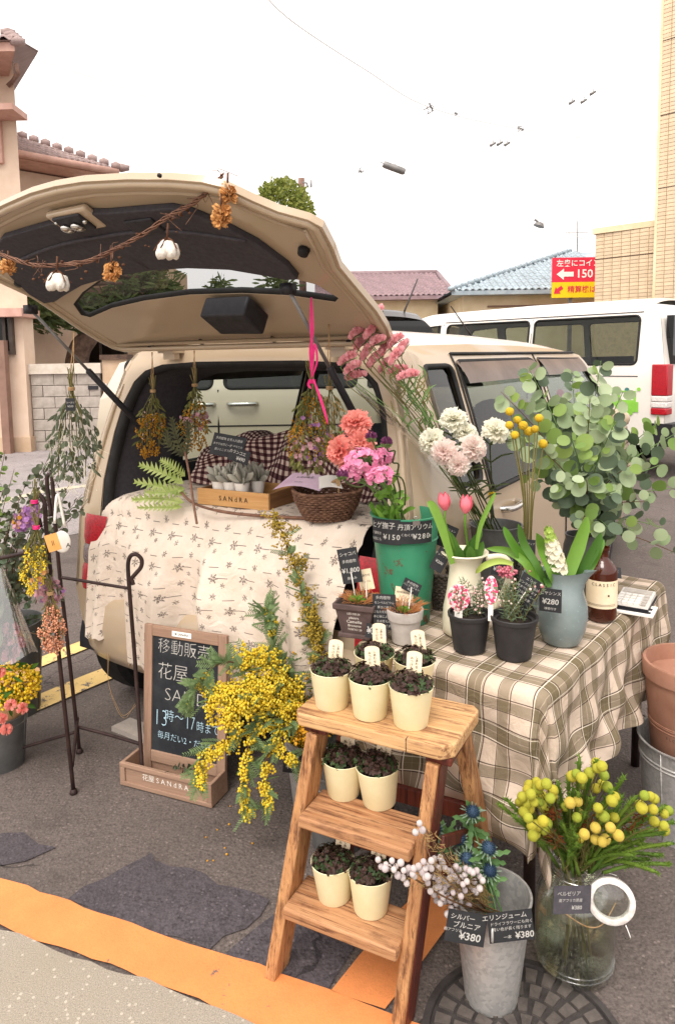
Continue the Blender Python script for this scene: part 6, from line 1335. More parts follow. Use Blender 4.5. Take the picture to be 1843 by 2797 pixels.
mb = MB(); mb.lathe([(0, .002), (.105, 0), (.108, .004), (.137, .30), (.144, .302), (.146, .345), (.143, .35), (.135, .35), (.132, .30), (0, .26)], 48, m_); mb.build('pot', 'terracotta', t, True, 35)
mb = MB()
for z in (.15, .16, .165): mb.lathe([(lerp(.108, .137, z/.3) + .0004, z), (lerp(.108, .137, z/.3) + .002, z + .0015), (lerp(.108, .137, z/.3) + .0006, z + .003)], 48, m_)
mb.build('ring', 'terracotta', t)
tc = m_.translation; vt = math.atan2(-tc.y, -tc.x); bent_text('FLOWER N JARDIN', .014, tc, lambda z: lerp(.108, .137, z/.3), vt - .55, .135, 'pot_brown', t, .09, .0)
# preserving jar
jr = thing('glass_jar', 'large clip top glass jar of water holding yellow ball stems', 'jar', G(1566, 2636), .2); JM = wm(jr); jcc = JM.translation
mb = MB(); mb.lathe([(0, .010), (.060, .006), (.085, .004), (.098, .014), (.103, .035), (.105, .10), (.105, .16), (.100, .195), (.085, .225), (.066, .240), (.060, .250), (.060, .262), (.066, .266), (.066, .278), (.060, .280), (.057, .276), (.056, .245), (.080, .220), (.096, .19), (.101, .16), (.101, .035), (.093, .018), (.06, .014), (0, .016)], 56, JM @ Matrix.Diagonal((.9, .9, 1, 1))); mb.build('glass', 'jar_glass', jr, True, 60)
mb = MB(); mb.lathe([(0, .019), (.09, .020), (.0995, .036), (.0998, .125), (0, .125)], 40, JM @ Matrix.Diagonal((.9, .9, 1, 1))); mb.build('water', 'water', jr, True, 40)
for z in (.03, .042): mb = MB(); mb.lathe([(.1035, z), (.106, z + .003), (.1035, z + .006)], 48, JM @ Matrix.Diagonal((.9, .9, 1, 1))); mb.build('rib', 'jar_glass', jr)
mb = MB(); mb.tube([JM @ V(.061*math.cos(2*math.pi*i/32), .061*math.sin(2*math.pi*i/32), .258) for i in range(33)], .0018, 6, False); mb.build('wire_collar', 'chrome', jr)
lc = W(1668, 2462, 1.50); lM = TM(lc, frame(V(-.25, -1, .18)))
mb = MB(); mb.lathe([(.038, -.008), (.049, -.008), (.052, -.005), (.052, .002), (.047, .005), (.040, .005), (.038, 0)], 40, lM, True); mb.build('lid_ring', 'lamp_white', jr, True, 50) 
mb = MB(); mb.lathe([(0, .010), (.022, .010), (.028, .004), (.038, .002), (.038, -.004), (.026, -.006), (0, -.006)], 32, lM); mb.build('lid', 'jar_glass', jr, True, 50); mb = MB(); mb.tube(smoothpts([JM @ V(.062, -.03, .258), JM @ V(.085, -.045, .25), lM @ V(-.05, .02, -.005), lM @ V(-.02, .03, -.012)], 5), .0018, 6); mb.tube(smoothpts([lM @ V(.03, -.045, 0), lM @ V(.04, -.07, .01), lM @ V(.03, -.075, .0)], 4), .0018, 5); mb.build('bail_wire', 'chrome', jr)
card(0, 0, 0, .088, .060, [('ベルゼリア', .011, -.1, .22), ('南アフリカ原産', .008, -.05, -.02), ('¥380', .012, .12, -.28, .008)], 'dark card tied on the front of the glass jar', .15, .15, -.10, 'trim_grey', None, 'price_card', pos=W(1562, 2458, 1.465))
mb = MB(); mb.tube(smoothpts([JM @ V(-.075, -.07, .215), JM @ V(-.03, -.095, .19), JM @ V(.01, -.10, .19), JM @ V(.06, -.075, .215)], 5), .0014, 5); tag(mb.build('twine', 'twine', None), 'twine tied round the glass jar above its card', 'twine')

# ================================================================== IRON STAND
st_ = thing('iron_stand', 'dark wrought iron folding stand with looped post tops at the left', 'stand', (-1.0, 2.45, 0))
def tb_(name, pts, r=.0075, k=6, flat=1.0): mb = MB(); mb.tube(smoothpts(pts, k), r, 8, True, None, flat); return mb.build(name, 'iron', st_)
Ya, Yb, Yc = 2.30, 2.50, 2.47
fa, fb = G(202, 2168), G(218, 2056); fc = G(392, 2150)
def loop(px, Y): return [W(u, v, Y) for u, v in px]
tb_('post', loop([(126, 1430), (123, 1375), (108, 1352), (100, 1372), (112, 1440)], Ya)[::-1][:4] + [W(126, 1430, Ya)] + [W(140, 1577, Ya + .01), W(160, 1773, Ya + .02), fa + V(0, 0, .01)])
tb_('post', loop([(141, 1410), (130, 1330), (131, 1300), (141, 1299), (145, 1330)], Yb) + [W(150, 1410, Yb), W(164, 1570, Yb + .02), W(180, 1709, Yb + .04), fb + V(0, 0, .01)])
tb_('post', loop([(365, 1597), (362, 1588), (360, 1580), (372, 1566), (386, 1548), (387, 1528), (374, 1515), (359, 1517), (351, 1535), (351, 1570)], Yc) + [W(354, 1609, Yc), W(357, 1649, Yc), W(371, 1829, Yc + .01), fc + V(0, 0, .01)])
tb_('rail', [W(168, 1577, Yb), W(260, 1592, Yb), W(352, 1607, Yc)], .006); tb_('rail', [W(216, 1986, Yb + .06), W(290, 2005, Yb + .04), W(382, 2032, Yc + .01)], .006)
tb_('rail', [W(-180, 1560, Ya + .05), W(0, 1525, Ya), W(78, 1508, Ya), W(132, 1500, Ya)], .0065); tb_('rail', [W(-180, 2110, Yb), W(0, 2060, Yb + .03), W(212, 1998, Yb + .06)], .006); tb_('rail', [fa + V(0, 0, .10), fb + V(0, 0, .14)], .006)
for p in (fa, fb, fc): mb = MB(); mb.lathe([(0, 0), (.013, 0), (.014, .006), (.009, .018), (0, .02)], 12, TM(p)); mb.build('foot', 'iron', st_)
fd = V(fb.x - 1.0, fb.y + .1, 0); tb_('post', [fd, fd + V(0, 0, 1.0)], .0075)
# ================================================================== PLANTS
random.seed(21)
RY = Matrix.Rotation(-math.pi/2, 3, 'Y')
def LM_(p, d, spin=0.0, up=None): return TM(p, frame(d, up) @ RZ(spin) @ RY)      # leaf matrix: leaf grows along d
def LN(p, d, n, s=1.0):
    x = Vector(d).normalized(); y = Vector(n).cross(x); y = y.normalized() if y.length > 1e-4 else frame(x).col[0].copy(); z = x.cross(y); return TM(p, Matrix((x, y, z)).transposed(), s)
def ribbon(mb, pts, w, n=None, fold=.25, k=5):
    pts = smoothpts(pts, k); m = len(pts); vs = []; 
    for i, p in enumerate(pts):
        t = (pts[min(i+1, m-1)] - pts[max(i-1, 0)]).normalized(); f = i/(m-1); ww = w * interp([(0, .55), (.3, .95), (.6, 1.0), (.85, .75), (1, .08)], f)/2
        nn = n if n is not None else V(0, -1, .35); s = t.cross(nn).normalized(); q = s.cross(t)
        vs += [p - s*ww + q*ww*fold, p, p + s*ww + q*ww*fold]
    mb.add(vs, [x for i in range(m-1) for x in ((i*3, i*3+3, i*3+4, i*3+1), (i*3+1, i*3+4, i*3+5, i*3+2))])
# ---- carnations
def carnation_mesh(R, mat, seed):
    random.seed(seed); mb = MB()
    for n_, el0, L, z in ((9, .02, 1.0, 0), (9, .35, .98, .06), (8, .7, .9, .12), (7, 1.0, .8, .18), (5, 1.3, .7, .2)):
        for k in range(n_):
            az = 2*math.pi*k/n_ + rnd(-.25, .25) + el0*3; el = el0 + rnd(-.12, .12); LL = R*L*rnd(.9, 1.1); q = rnd(0, 6)
            def f(a, b):
                x = LL*b; y = LL*(a-.5)*(.25 + .85*b); zz = LL*(.10*b*b*math.sin(a*14 + q)*1.2 - .14*b*b)
                return (x + LL*.06*math.sin(a*19 + q)*b, y, zz)
            mb.grid(8, 4, f, Matrix.Rotation(az, 4, 'Z') @ Matrix.Rotation(-el, 4, 'Y') @ Matrix.Translation((0, 0, 0)) @ TM((0, 0, 0)) ) ; 
            for i in range(32): mb.v[-1-i].z += z*R
    me = mb.data('bloom'); me.materials.append(MATS[mat]); return me
CAR = {m_: [carnation_mesh(.030, m_, 30 + i) for i in range(2)] for m_ in ('petal_coral', 'petal_blush', 'petal_cream')}
calx = MB(); calx.lathe([(.003, -.034), (.0075, -.028), (.009, -.012), (.0105, .0), (.006, .004)], 10); calx = calx.data('calyx'); calx.materials.append(MATS['stem_green'])
def carnation(u, v, Y, mat, face, root, lab, s=1.0, stemmat='stem_green', grp='carnations on the table'):
    p = W(u, v, Y); t = thing('carnation', lab, 'flower', root, 0, grp); B_ = frame(V(*face))
    put('bloom', CAR[mat][random.randrange(2)], t, TM(p, B_ @ RZ(rnd(0, 6)), s)); put('calyx', calx, t, TM(p, B_, s))
    mb = MB(); e = p + (B_ @ V(0, 0, -.032*s)); mid_ = e.lerp(root, .5) + V(rnd(-.01, .01), 0, .0); pts = smoothpts([e, e + (B_ @ V(0, 0, -.03)), mid_, root], 5); mb.tube(pts, .0024, 6); mb.build('stem', stemmat, t)
    mb = MB()
    for i in range(3):
        q = pts[4 + i*3]
        for sg in (1, -1): d_ = V(sg*rnd(.6, 1), rnd(-.6, .2), rnd(.4, .9)); ribbon(mb, [q, q + d_*.03, q + d_*.055 + V(sg*.012, 0, -.012)], .006)
    mb.build('leaves', stemmat, t)
dbc = G(1352, 1615, TT) ; mouth = dbc + V(0, 0, .20)
Yc_ = 2.02*KT
for (u, v, dy, m_, face, lab, s) in ((1238, 1150, .06, 'petal_cream', (-.1, -.5, 1), 'cream carnation at the top of the pale cluster', 1.4), (1180, 1205, .02, 'petal_cream', (-.6, -.7, .6), 'cream carnation at the left of the pale cluster', 1.3), (1213, 1235, -.04, 'petal_blush', (-.4, -1, .2), 'blush carnation in the middle of the pale cluster', 1.25), (1250, 1268, -.06, 'petal_blush', (-.2, -1, -.1), 'blush carnation at the foot of the pale cluster', 1.1), (1290, 1225, -.02, 'petal_blush', (.3, -.9, .5), 'blush carnation right of the pale cluster', 1.35), (1352, 1180, .0, 'petal_cream', (.1, -.7, .9), 'single cream carnation beside the yellow balls', 1.35), (1268, 1185, .05, 'petal_cream', (.2, -.6, .9), 'cream carnation behind the pale cluster', 1.2)):
    carnation(u, v, Yc_ + dy, m_, face, mouth + V(rnd(-.04, .04), rnd(-.03, .03), 0), lab, s, 'stem_dark', 'pale carnations in the dark bucket')
gtop = gc + V(0, 0, .31)
for (u, v, dy, m_, face, lab, s) in ((972, 1160, .03, 'petal_coral', (-.2, -.6, 1), 'coral carnation at the top of the green bucket bunch', 1.45), (985, 1208, .0, 'petal_coral', (.0, -1, .5), 'coral carnation below the topmost coral one', 1.3), (932, 1232, .0, 'petal_coral', (-.8, -.7, .3), 'coral carnation at the left of the green bucket bunch', 1.4)):
    carnation(u, v, 1.93*KT + dy, m_, face, gtop + V(-.03 + rnd(-.02, .02), rnd(-.03, .02), 0), lab, s, 'stem_green', 'coral carnations in the green bucket')
# ---- sweet william clusters
def tiny_flower(mb, c, n0, r, np_=5):
    B_ = frame(n0)
    for k in range(np_): mb.leaf(TM(c, B_ @ RZ(k*2*math.pi/np_ + rnd(-.2, .2))), r, r*.95, -.1, .2, (.15, .8, 1.0, .7))
for (u, v, dy, rr_, lab) in ((990, 1262, -.03, .052, 'upper pink sweet william head in the green bucket'), (1035, 1302, -.05, .040, 'lower right pink sweet william head in the green bucket'), (962, 1292, -.03, .036, 'left pink sweet william head in the green bucket'), (1045, 1248, 0, .030, 'small pink sweet william head behind the alliums')):
    c = W(u, v, 1.90*KT + dy); t = thing('sweet_william', lab, 'flower', gtop, 0, 'pink sweet william heads in the green bucket'); mb = MB(); g2 = MB()
    for k in range(int(60 * rr_/.04)):
        d_ = V(rnd(-1, 1), rnd(-1, .35), rnd(-.45, 1)).normalized(); p = c + V(d_.x*rr_, d_.y*rr_*.8, d_.z*rr_*.75)*rnd(.85, 1.05); tiny_flower(mb, p, d_ + rdir()*.35, .0105)
        if k % 2 == 0: g2.leaf(LM_(c + d_*rr_*.6, d_ + rdir()*.6), rr_*.35, .006, .1)
    mb.build('florets', 'petal_pink', t, False)['kind'] = 'stuff'; g2.build('bracts', 'leaf_mid', t, False)
    mb = MB(); mb.tube(smoothpts([c, c.lerp(gtop, .5) + V(0, 0, .01), gtop + V(rnd(-.04, .01), rnd(-.04, .0), 0)], 4), .0032, 6); mb.build('stem', 'stem_green', t)
    mb = MB()
    for k in range(5): q = c.lerp(gtop, rnd(.35, .9)); d_ = V(rnd(-1, 1), rnd(-1, 0), rnd(.2, 1)).normalized(); ribbon(mb, [q, q + d_*.03, q + d_*.06 + V(0, 0, -.012)], .013)
    mb.build('leaves', 'leaf_bright', t)
# ---- alliums on wavy stems
for (u, v, dy, lab, pts) in ((1013, 1192, .0, 'left allium head beside the coral carnations', None), (1055, 1208, -.02, 'right allium head on a dark wavy stem', [(1060, 1232), (1078, 1232), (1072, 1262), (1088, 1268), (1084, 1300), (1092, 1340), (1088, 1380)]), (935, 1297, -.05, 'lowest allium head on a looping stem', [(952, 1322), (985, 1330), (1020, 1312), (1060, 1300), (1095, 1305), (1106, 1340), (1105, 1380)])):
    Y_ = 1.88*KT + dy; c = W(u, v, Y_); t = thing('allium', lab, 'flower', gtop, 0, 'alliums in the green bucket'); mb = MB(); g2 = MB()
    for k in range(130):
        d_ = rdir(); (mb if d_.z > -.25 else g2).leaf(LM_(c + d_*.009, d_), .009, .0045, 0, .2, (.6, 1.0, .5))
    mb.ball(c, .010, 2); g2.ball(c - V(0, 0, .003), .011, 1); mb.build('florets', 'allium', t, False)['kind'] = 'stuff'; g2.build('base_florets', 'allium_green', t, False)['kind'] = 'stuff'
    mb = MB(); mb.tube(smoothpts([c] + ([W(a_, b_, Y_ + .01*i) for i, (a_, b_) in enumerate(pts)] if pts else [c.lerp(gtop, .5), gtop + V(.0, -.02, 0)]), 5), .0026, 6); mb.build('stem', 'stem_dark' if pts else 'stem_green', t)
t = thing('bucket_greenery', 'short green leaves bunched at the mouth of the green bucket', 'leaves', gtop)
for k in range(16):
    mb = MB(); q = gtop + V(rnd(-.08, -.01), rnd(-.06, .03), -.02); d_ = V(rnd(-.7, .4), rnd(-.6, .1), 1).normalized(); ribbon(mb, [q, q + d_*.05, q + d_*.09 + V(rnd(-.02, .02), 0, 0)], .013); mb.build('leaf', 'leaf_bright', t)
# ---- statice wrapped in film
sb = thing('statice_bouquet', 'tall bouquet of pink statice leaning left in clear film', 'bouquet', mouth)
stm = W(1262, 1345, 2.16*KT)
heads = [(1036,864),(1004,882),(1022,909),(982,913),(991,942),(1031,940),(1085,936),(1107,954),(955,985),(1031,985),(1058,958),(1089,976),(973,1034),(1089,1018),(1116,1032),(1010,965),(1060,1000),(968,1010)]
for i, (u, v) in enumerate(heads):
    Y_ = 2.12*KT + .05*math.sin(i*2.1); c = W(u, v, Y_); ax = V(rnd(.5, 1), rnd(-.3, .3), rnd(.3, 1.0)); 
    if v > 1010: ax = V(1, 0, .2)
    ax.normalize(); L = .052; mb = MB()
    for k in range(95):
        f = rnd(-1, 1); up = V(-ax.z, -.35, ax.x).normalized(); p = c + ax*L*.55*f + up*(.020 - .012*f*f)*rnd(.1, 1.0) + V(0, 1, 0)*rnd(-.011, .011)
        for _ in range(2): mb.leaf(LM_(p, up + rdir()*.9), .012, .011, -.1, .2, (.4, 1, .8))
    mb.build('flower_spike', 'statice_pink', sb, False)
    mb = MB()
    mb.tube(smoothpts([c + ax*L*.5 - V(0, 0, .004), c - ax*L*.5, c - ax*L*.6 + V(.02, 0, -.03), c.lerp(stm, .45) + V(rnd(.0, .02), 0, rnd(-.01, .01)), c.lerp(stm, .8), stm + V(rnd(-.012, .012), rnd(-.01, .01), rnd(-.01, .01)), mouth + V(rnd(-.03, .03), rnd(-.02, .02), -.03)], 4), [.0016]*8 + [.0024]*40 if False else .0022, 5, True, None, .6)
    for _ in range(3): q = c.lerp(stm, rnd(.2, .7)); ribbon(mb, [q, q + V(rnd(-.02, .03), 0, .03), q + V(rnd(-.03, .04), 0, .055)], .005)
    mb.build('stem', 'stem_green' if i % 3 else 'stem_olive', sb)
film = MB(); fl = [(860, 1048), (935, 935), (1010, 1100), (1100, 1200), (1180, 1290)]
cone_t = W(1030, 960, 2.12*KT); axn = (cone_t - stm); 
Bq = frame(axn)
def filmpt(a, b):
    an = math.pi*.55 + a*math.pi*1.30; r = (.012 + .135*b) * (1 + .06*math.sin(a*23) + .05*math.sin(a*9 + b*4)); return stm + axn*b*(.80 + .10*math.sin(a*11)) + (Bq @ V(math.cos(an)*r, math.sin(an)*r*.8, 0))
film.grid(40, 12, filmpt); film.build('film', 'film', sb)
# ---- craspedia
cm = MB(); random.seed(3)
vv, ff = ico(3); cm.add([v*(.0125*(1 + .05*math.sin(v.x*37)*math.sin(v.y*37 + 1)*math.sin(v.z*37 + 2) + rnd(-.035, .035))) for v in vv], ff); cm = cm.data('ball', False); cm.materials.append(MATS['craspedia'])
qc = qM.translation
for i, (u, v) in enumerate(((1391,1124),(1412,1147),(1390,1161),(1428,1162),(1443,1178),(1471,1142),(1460,1172),(1405,1188),(1482,1212))):
    Y_ = 1.93*KT + .02*math.sin(i*1.7); c = W(u, v, Y_); lab = ['yellow craspedia ball at the top left of its bunch','second craspedia ball from the top of its bunch','craspedia ball at the left below the top one','craspedia ball in the middle of its bunch','craspedia ball nearest the centre right of its bunch','craspedia ball at the top right of its bunch','large craspedia ball right of the middle','lowest left craspedia ball beside the cream carnation','lowest right craspedia ball of the bunch'][i]
    t = thing('craspedia', lab, 'flower', qc + V(0, 0, .02), 0, 'yellow craspedia stems in the grey glass'); put('ball', cm, t, TM(c, RZ(i), 1.0 + .1*math.sin(i*5)))
    mb = MB(); mb.tube(smoothpts([c, c + V((1452 - u)*.00022, 0, -.06), W(1440 + (u - 1430)*.25, 1400, Y_), qc + V((u-1435)*.0004, rnd(-.01, .01), .02)], 5), .0018, 6); mb.build('stem', 'stem_olive', t)
# ---- eucalyptus
def round_leaf(mat, ov=1.0):
    mb = MB(); n_ = 12; vs = [(0, 0, 0)] + [(.5 - .5*math.cos(2*math.pi*i/n_) * (1 if True else 1), .5*ov*math.sin(2*math.pi*i/n_), .05*abs(math.sin(2*math.pi*i/n_)) - .03*(1 - math.cos(2*math.pi*i/n_))) for i in range(n_)]
    vs = [(x, y, z - .10*x*x) for x, y, z in vs]; vs[0] = (.5, 0, -.055); mb.add(vs, [(0, 1 + i, 1 + (i+1) % n_) for i in range(n_)]); me = mb.data('leaf'); me.materials.append(MATS[mat]); return me
EUL = [round_leaf('euc_leaf', 1.05), round_leaf('euc_leaf', .78), round_leaf('euc_leaf_green', .9), round_leaf('euc_deep', .9)]
random.seed(5)
eu = thing('eucalyptus_bunch', 'large bunch of round leaved eucalyptus at the right of the table', 'eucalyptus', eM.translation + V(0, 0, .2))
e0_ = eM.translation + V(0, 0, .20)
tips = [((1368,1070),1.0,0), ((1440,1000),1.02,0), ((1400,1180),.95,0), ((1520,1090),1.03,0), ((1560,1010),1.06,0), ((1640,985),1.0,0), ((1610,1090),.97,0), ((1700,1070),1.0,0), ((1680,1150),.95,0), ((1480,1230),.92,0), ((1560,1200),.91,0), ((1640,1230),.92,0), ((1730,1190),1.03,0), ((1800,1150),1.02,0), ((1850,1180),1.0,0), ((1720,1270),.93,0), ((1800,1270),.97,0), ((1860,1330),1.0,0), ((1600,1310),.90,0), ((1520,1320),.92,0), ((1680,1340),.91,0), ((1760,1370),.94,0), ((1730,1450),.95,0), ((1810,1440),.97,0), ((1845,1510),1.0,0), ((1440,1300),.97,0), ((1450,1100),1.07,0), ((1590,1420),.91,0), ((1660,1440),.92,0)]
for i, ((u, v), sy, dz) in enumerate(tips):
    Y_ = e0_.y * sy; tp = W(u, v, Y_); mid_ = e0_.lerp(tp, .5) + V((tp.x - e0_.x)*-.12, 0, .05); path = smoothpts([e0_ + V(rnd(-.02, .02), rnd(-.02, .02), -.1), e0_, mid_, tp], 8)
    mb = MB(); mb.tube(path, [.0032 - .0022*k/len(path) for k in range(len(path))], 5); br = mb.build('branch', 'stem_green' if i % 3 else 'stem_brown', eu)
    Lp = (tp - e0_).length; nl = int(Lp/.040)
    for k in range(nl):
        f = .30 + .70*(k + .5)/nl; p = path[min(int(8 + f*16), 24)]; tdir = (tp - mid_).normalized()
        for sg in (1, -1):
            side_ = tdir.cross(V(rnd(-.5, .5), 1, rnd(-.5, .5)) if k % 2 else V(rnd(-.6, .6), .4, 1)).normalized()*sg
            d_ = (side_ + tdir*.35 + V(0, rnd(-.35, .2), rnd(-.2, .2))).normalized(); s = rnd(.032, .056) * (1.05 - .35*max(0, f - .8)/.2)
            inner = (k < nl*.45) and v > 1150  # leaves deep in the bunch go darker, its inner shade put into the colour
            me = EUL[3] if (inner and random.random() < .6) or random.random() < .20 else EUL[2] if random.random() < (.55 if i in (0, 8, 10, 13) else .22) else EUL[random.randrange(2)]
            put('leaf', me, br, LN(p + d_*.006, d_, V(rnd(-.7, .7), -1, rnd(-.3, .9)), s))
# small filler flowers near the bottle
for (u, v, m_, lab) in ((1573, 1518, 'petal_yellow', 'small yellow blossom below the eucalyptus'), (1620, 1527, 'petal_purple', 'small mauve blossom beside the amber bottle'), (1608, 1543, 'petal_mauve', 'tiny pale mauve blossom above the amber bottle label'), (1340+2, 1380-50+22, 'petal_yellow', 'small yellow blossom in the dark bucket')):
    c = W(u, v, 1.97*KT if v > 1400 else 2.15*KT); t = thing('small_blossom', lab, 'flower', c); mb = MB()
    for k in range(22): d_ = rdir(); d_.y = -abs(d_.y); mb.leaf(LM_(c, d_), .013, .009, .1, .2, (.3, 1, .7))
    mb.build('petals', m_, t, False); mb = MB(); mb.tube([c, c + V(-.01, .03, -.10)], .0016, 5); mb.build('stem', 'stem_green', t)
# ---- tulips
def tulip_mesh():
    mb = MB()
    for k in range(6):
        az = k*math.pi/3; o_ = 1.0 if k % 2 else .88
        def f(a, b):
            an = az + (a - .5)*1.5*math.sin(min(1, b*1.15 + .25)*math.pi*.62)*1.05*(1.0 if b < .75 else max(.12, (1.02 - b)/.27)); r = .0185*o_*(math.sin(min(b*2.3 + .25, 1.57)))*(1 - .30*max(0, b - .5)/.5); return (r*math.cos(an), r*math.sin(an), .050*b)
        mb.grid(6, 8, f)
    me = mb.data('petals'); me.materials.append(MATS['tulip_petal']); return me
TU = tulip_mesh(); jm = jc + V(0, 0, .20)
for (u, v, dy, lab, tl) in ((1216, 1372, 0, 'left pink tulip in the cream jug', (-.15, -.05, 1)), (1270, 1380, -.02, 'right pink tulip in the cream jug', (.08, -.05, 1))):
    p = W(u, v + 22, 1.86*KT + dy); t = thing('tulip', lab, 'flower', jm, 0, 'pink tulips in the cream jug'); put('petals', TU, t, TM(p, frame(V(*tl)) @ RZ(rnd(0, 3)), 1.05))
    mb = MB(); mb.tube(smoothpts([p + V(0, 0, .003), p + V(.0, 0, -.04), jm + V((u-1243)*.0005, 0, .0), jm + V(0, 0, -.08)], 5), .0035, 7); mb.build('stem', 'leaf_bright', t)
    base = jm + V((u-1243)*.0006, -.01, -.02)
    for q in (((-.01, 0, .06), (-.035 if u < 1240 else .03, -.01, .13)), ((.012, -.01, .05), (.03, -.02, .10)), ((-.005, -.015, .05), (-.01, -.03, .09))):
        mb = MB(); ribbon(mb, [base, base + V(*q[0]), base + V(*q[1])], .030, V(0, -1, .1), .5); mb.build('leaf', 'leaf_mid', t)
for i, (px_, w_, lab) in enumerate((([(1235, 1540), (1205, 1440), (1182, 1385), (1166, 1372)], .026, ''), ([(1300, 1500), (1310, 1440), (1335, 1380), (1352, 1345)], .014, ''))):
    t = thing('tulip_leaf', ['long tulip leaf curving left over the jug lip', 'narrow leaf rising right of the tulips'][i], 'leaf', jm); mb = MB(); ribbon(mb, [W(a_, b_, 1.85*KT) for a_, b_ in px_], w_, V(0, -1, .2), .4); mb.build('leaf', 'leaf_bright', t)
# ---- hyacinth
hy = thing('hyacinth', 'white hyacinth with broad strap leaves in the blue pitcher', 'flower', pM.translation + V(0, 0, .15)); Yh = 1.80*KT
for px_, w_, m_ in (([(1462, 1600), (1435, 1540), (1385, 1505), (1328, 1498)], .022, 'leaf_bright'), ([(1475, 1600), (1440, 1545), (1395, 1480), (1374, 1438)], .024, 'leaf_strap'), ([(1490, 1605), (1465, 1550), (1430, 1490), (1414, 1430)], .026, 'leaf_mid'), ([(1522, 1610), (1505, 1560), (1480, 1500), (1464, 1456)], .034, 'leaf_strap'), ([(1532, 1610), (1550, 1560), (1580, 1480), (1603, 1411)], .040, 'leaf_bright'), ([(1560, 1605), (1590, 1550), (1620, 1500), (1640, 1455)], .032, 'leaf_mid'), ([(1575, 1600), (1615, 1545), (1636, 1500), (1648, 1474)], .018, 'leaf_strap'), ([(1400, 1540), (1360, 1532), (1320, 1545), (1298, 1566)], .018, 'hy_green'), ([(1500, 1605), (1490, 1580), (1500, 1545), (1490, 1500)], .022, 'leaf_mid')):
    mb = MB(); ribbon(mb, [W(a_, b_, Yh + .02*math.sin(i*2.0 + a_)) for i, (a_, b_) in enumerate(px_)], w_, V(0, -1, .15), .55); mb.build('leaf', m_, hy)
mb = MB(); mb.tube([W(1520, 1600, Yh), W(1510, 1520, Yh), W(1496, 1440, Yh)], .004, 6); mb.build('stem', 'leaf_bright', hy)
fw = MB(); tiny_flower(fw, V(0, 0, 0), V(0, 0, 1), .012, 6); fw.ball((0, 0, -.004), .004, 1, (1, 1, 1.4)); fwm = {}
for m_ in ('petal_white', 'hy_green'): q = fw.data('floret', False); q.materials.append(MATS[m_]); fwm[m_] = q
for k in range(46):
    f = k/45; c = W(lerp(1496, 1526, f), lerp(1442, 1556, f), Yh - .005); az = k*2.4; r = .006 + .013*min(1, f*1.6); d_ = V(math.cos(az), math.sin(az), .35); put('floret', fwm['hy_green' if f < .28 else 'petal_white'], hy, TM(c + V(d_.x*r, d_.y*r, 0), frame(d_), .75 + .35*min(1, f*2)))
# ---- wax flowers and needle plant in the black pots
def shrubby(pot, m_, n_, h, leafm, budm, budtop, nm, seed):
    random.seed(seed); s1, l1, b1 = MB(), MB(), MB()
    for i in range(n_):
        a_ = rnd(0, 6.28); d_ = V(math.cos(a_)*rnd(.15, .6), math.sin(a_)*rnd(.15, .6), 1).normalized(); L = h*rnd(.6, 1.1); p0 = m_ @ V(rnd(-.025, .025), rnd(-.025, .025), .098); pts = smoothpts([p0, p0 + d_*L*.5, p0 + d_*L + V(rnd(-.01, .01), rnd(-.01, .01), 0)], 4); s1.tube(pts, .001, 4)
        for k in range(26):
            q = pts[min(int(rnd(1, 9)), 8)]; dd = (rdir() + V(0, 0, .7)).normalized(); l1.leaf(LM_(q, dd), rnd(.012, .02), .0022, .05, 0, (.6, 1, .3))
        for k in range(budtop): q = pts[-1] - d_*rnd(0, .04); b1.ball(q + rdir()*.010, rnd(.0026, .0045), 1)
    s1.build('stems', 'stem_olive', pot); l1.build('needles', leafm, pot, False)['kind'] = 'stuff'; b1.build('buds', budm, pot)['kind'] = 'stuff'
shrubby(bp1, bm1, 16, .085, 'needle_grey', 'bud_pale', 9, 'x', 8); shrubby(bp2, bm2p, 18, .115, 'needle_grey', 'bud_pale', 1, 'x', 9)
t = thing('heather_blooms', 'tight pink flower heads on the needle leaved plant', 'flower', bm2p @ V(0, 0, .15)); mb = MB()
for (u, v) in ((1366, 1558), (1384, 1553), (1400, 1560), (1374, 1568), (1393, 1570), (1480, 1612), (1474, 1606), (1440, 1560)):
    c = W(u, v, 1.79*KT)
    for k in range(14): mb.ball(c + rdir()*.010, .0042, 1)
mb.build('buds', 'bud_pink', t)['kind'] = 'stuff'
# ---- sempervivum and dry grass in the two small pots
def semper(name, lab, M_, r, z, seed):
    random.seed(seed); t = thing(name, lab, 'plant', M_ @ V(0, 0, z)); c = M_ @ V(-.005, -.01, z + .004)
    for k in range(20):
        az = k*2.4; el = .15 + .06*k; d_ = V(math.cos(az)*math.cos(el), math.sin(az)*math.cos(el), math.sin(el)); mb = MB(); mb.leaf(LM_(c, d_), r*(1 - .02*k), .008, .1, .4, (.5, .9, 1, .1)); mb.build('leaf', 'leaf_bright', t)
    g2 = MB()
    for k in range(120):
        a_ = rnd(0, 6.28); p = M_ @ V(.035*math.cos(a_)*rnd(.4, 1), .035*math.sin(a_)*rnd(.4, 1), z); d_ = V(math.cos(a_) + rnd(-.5, .5), math.sin(a_) + rnd(-.5, .5), rnd(.5, 1.4)).normalized(); ribbon(g2, [p, p + d_*.025, p + d_*.045 + V(rnd(-.015, .015), rnd(-.01, .01), -.006)], .0014, None, 0, 2)
    g2.build('dry_grass', 'grass_rust', t, False)['kind'] = 'stuff'
semper('sempervivum', 'spiky green rosette with rusty grass in the brown planter', BP, .034, .094, 3); semper('sempervivum', 'small green rosette with rusty grass in the grey pot', GPm, .024, .090, 4)
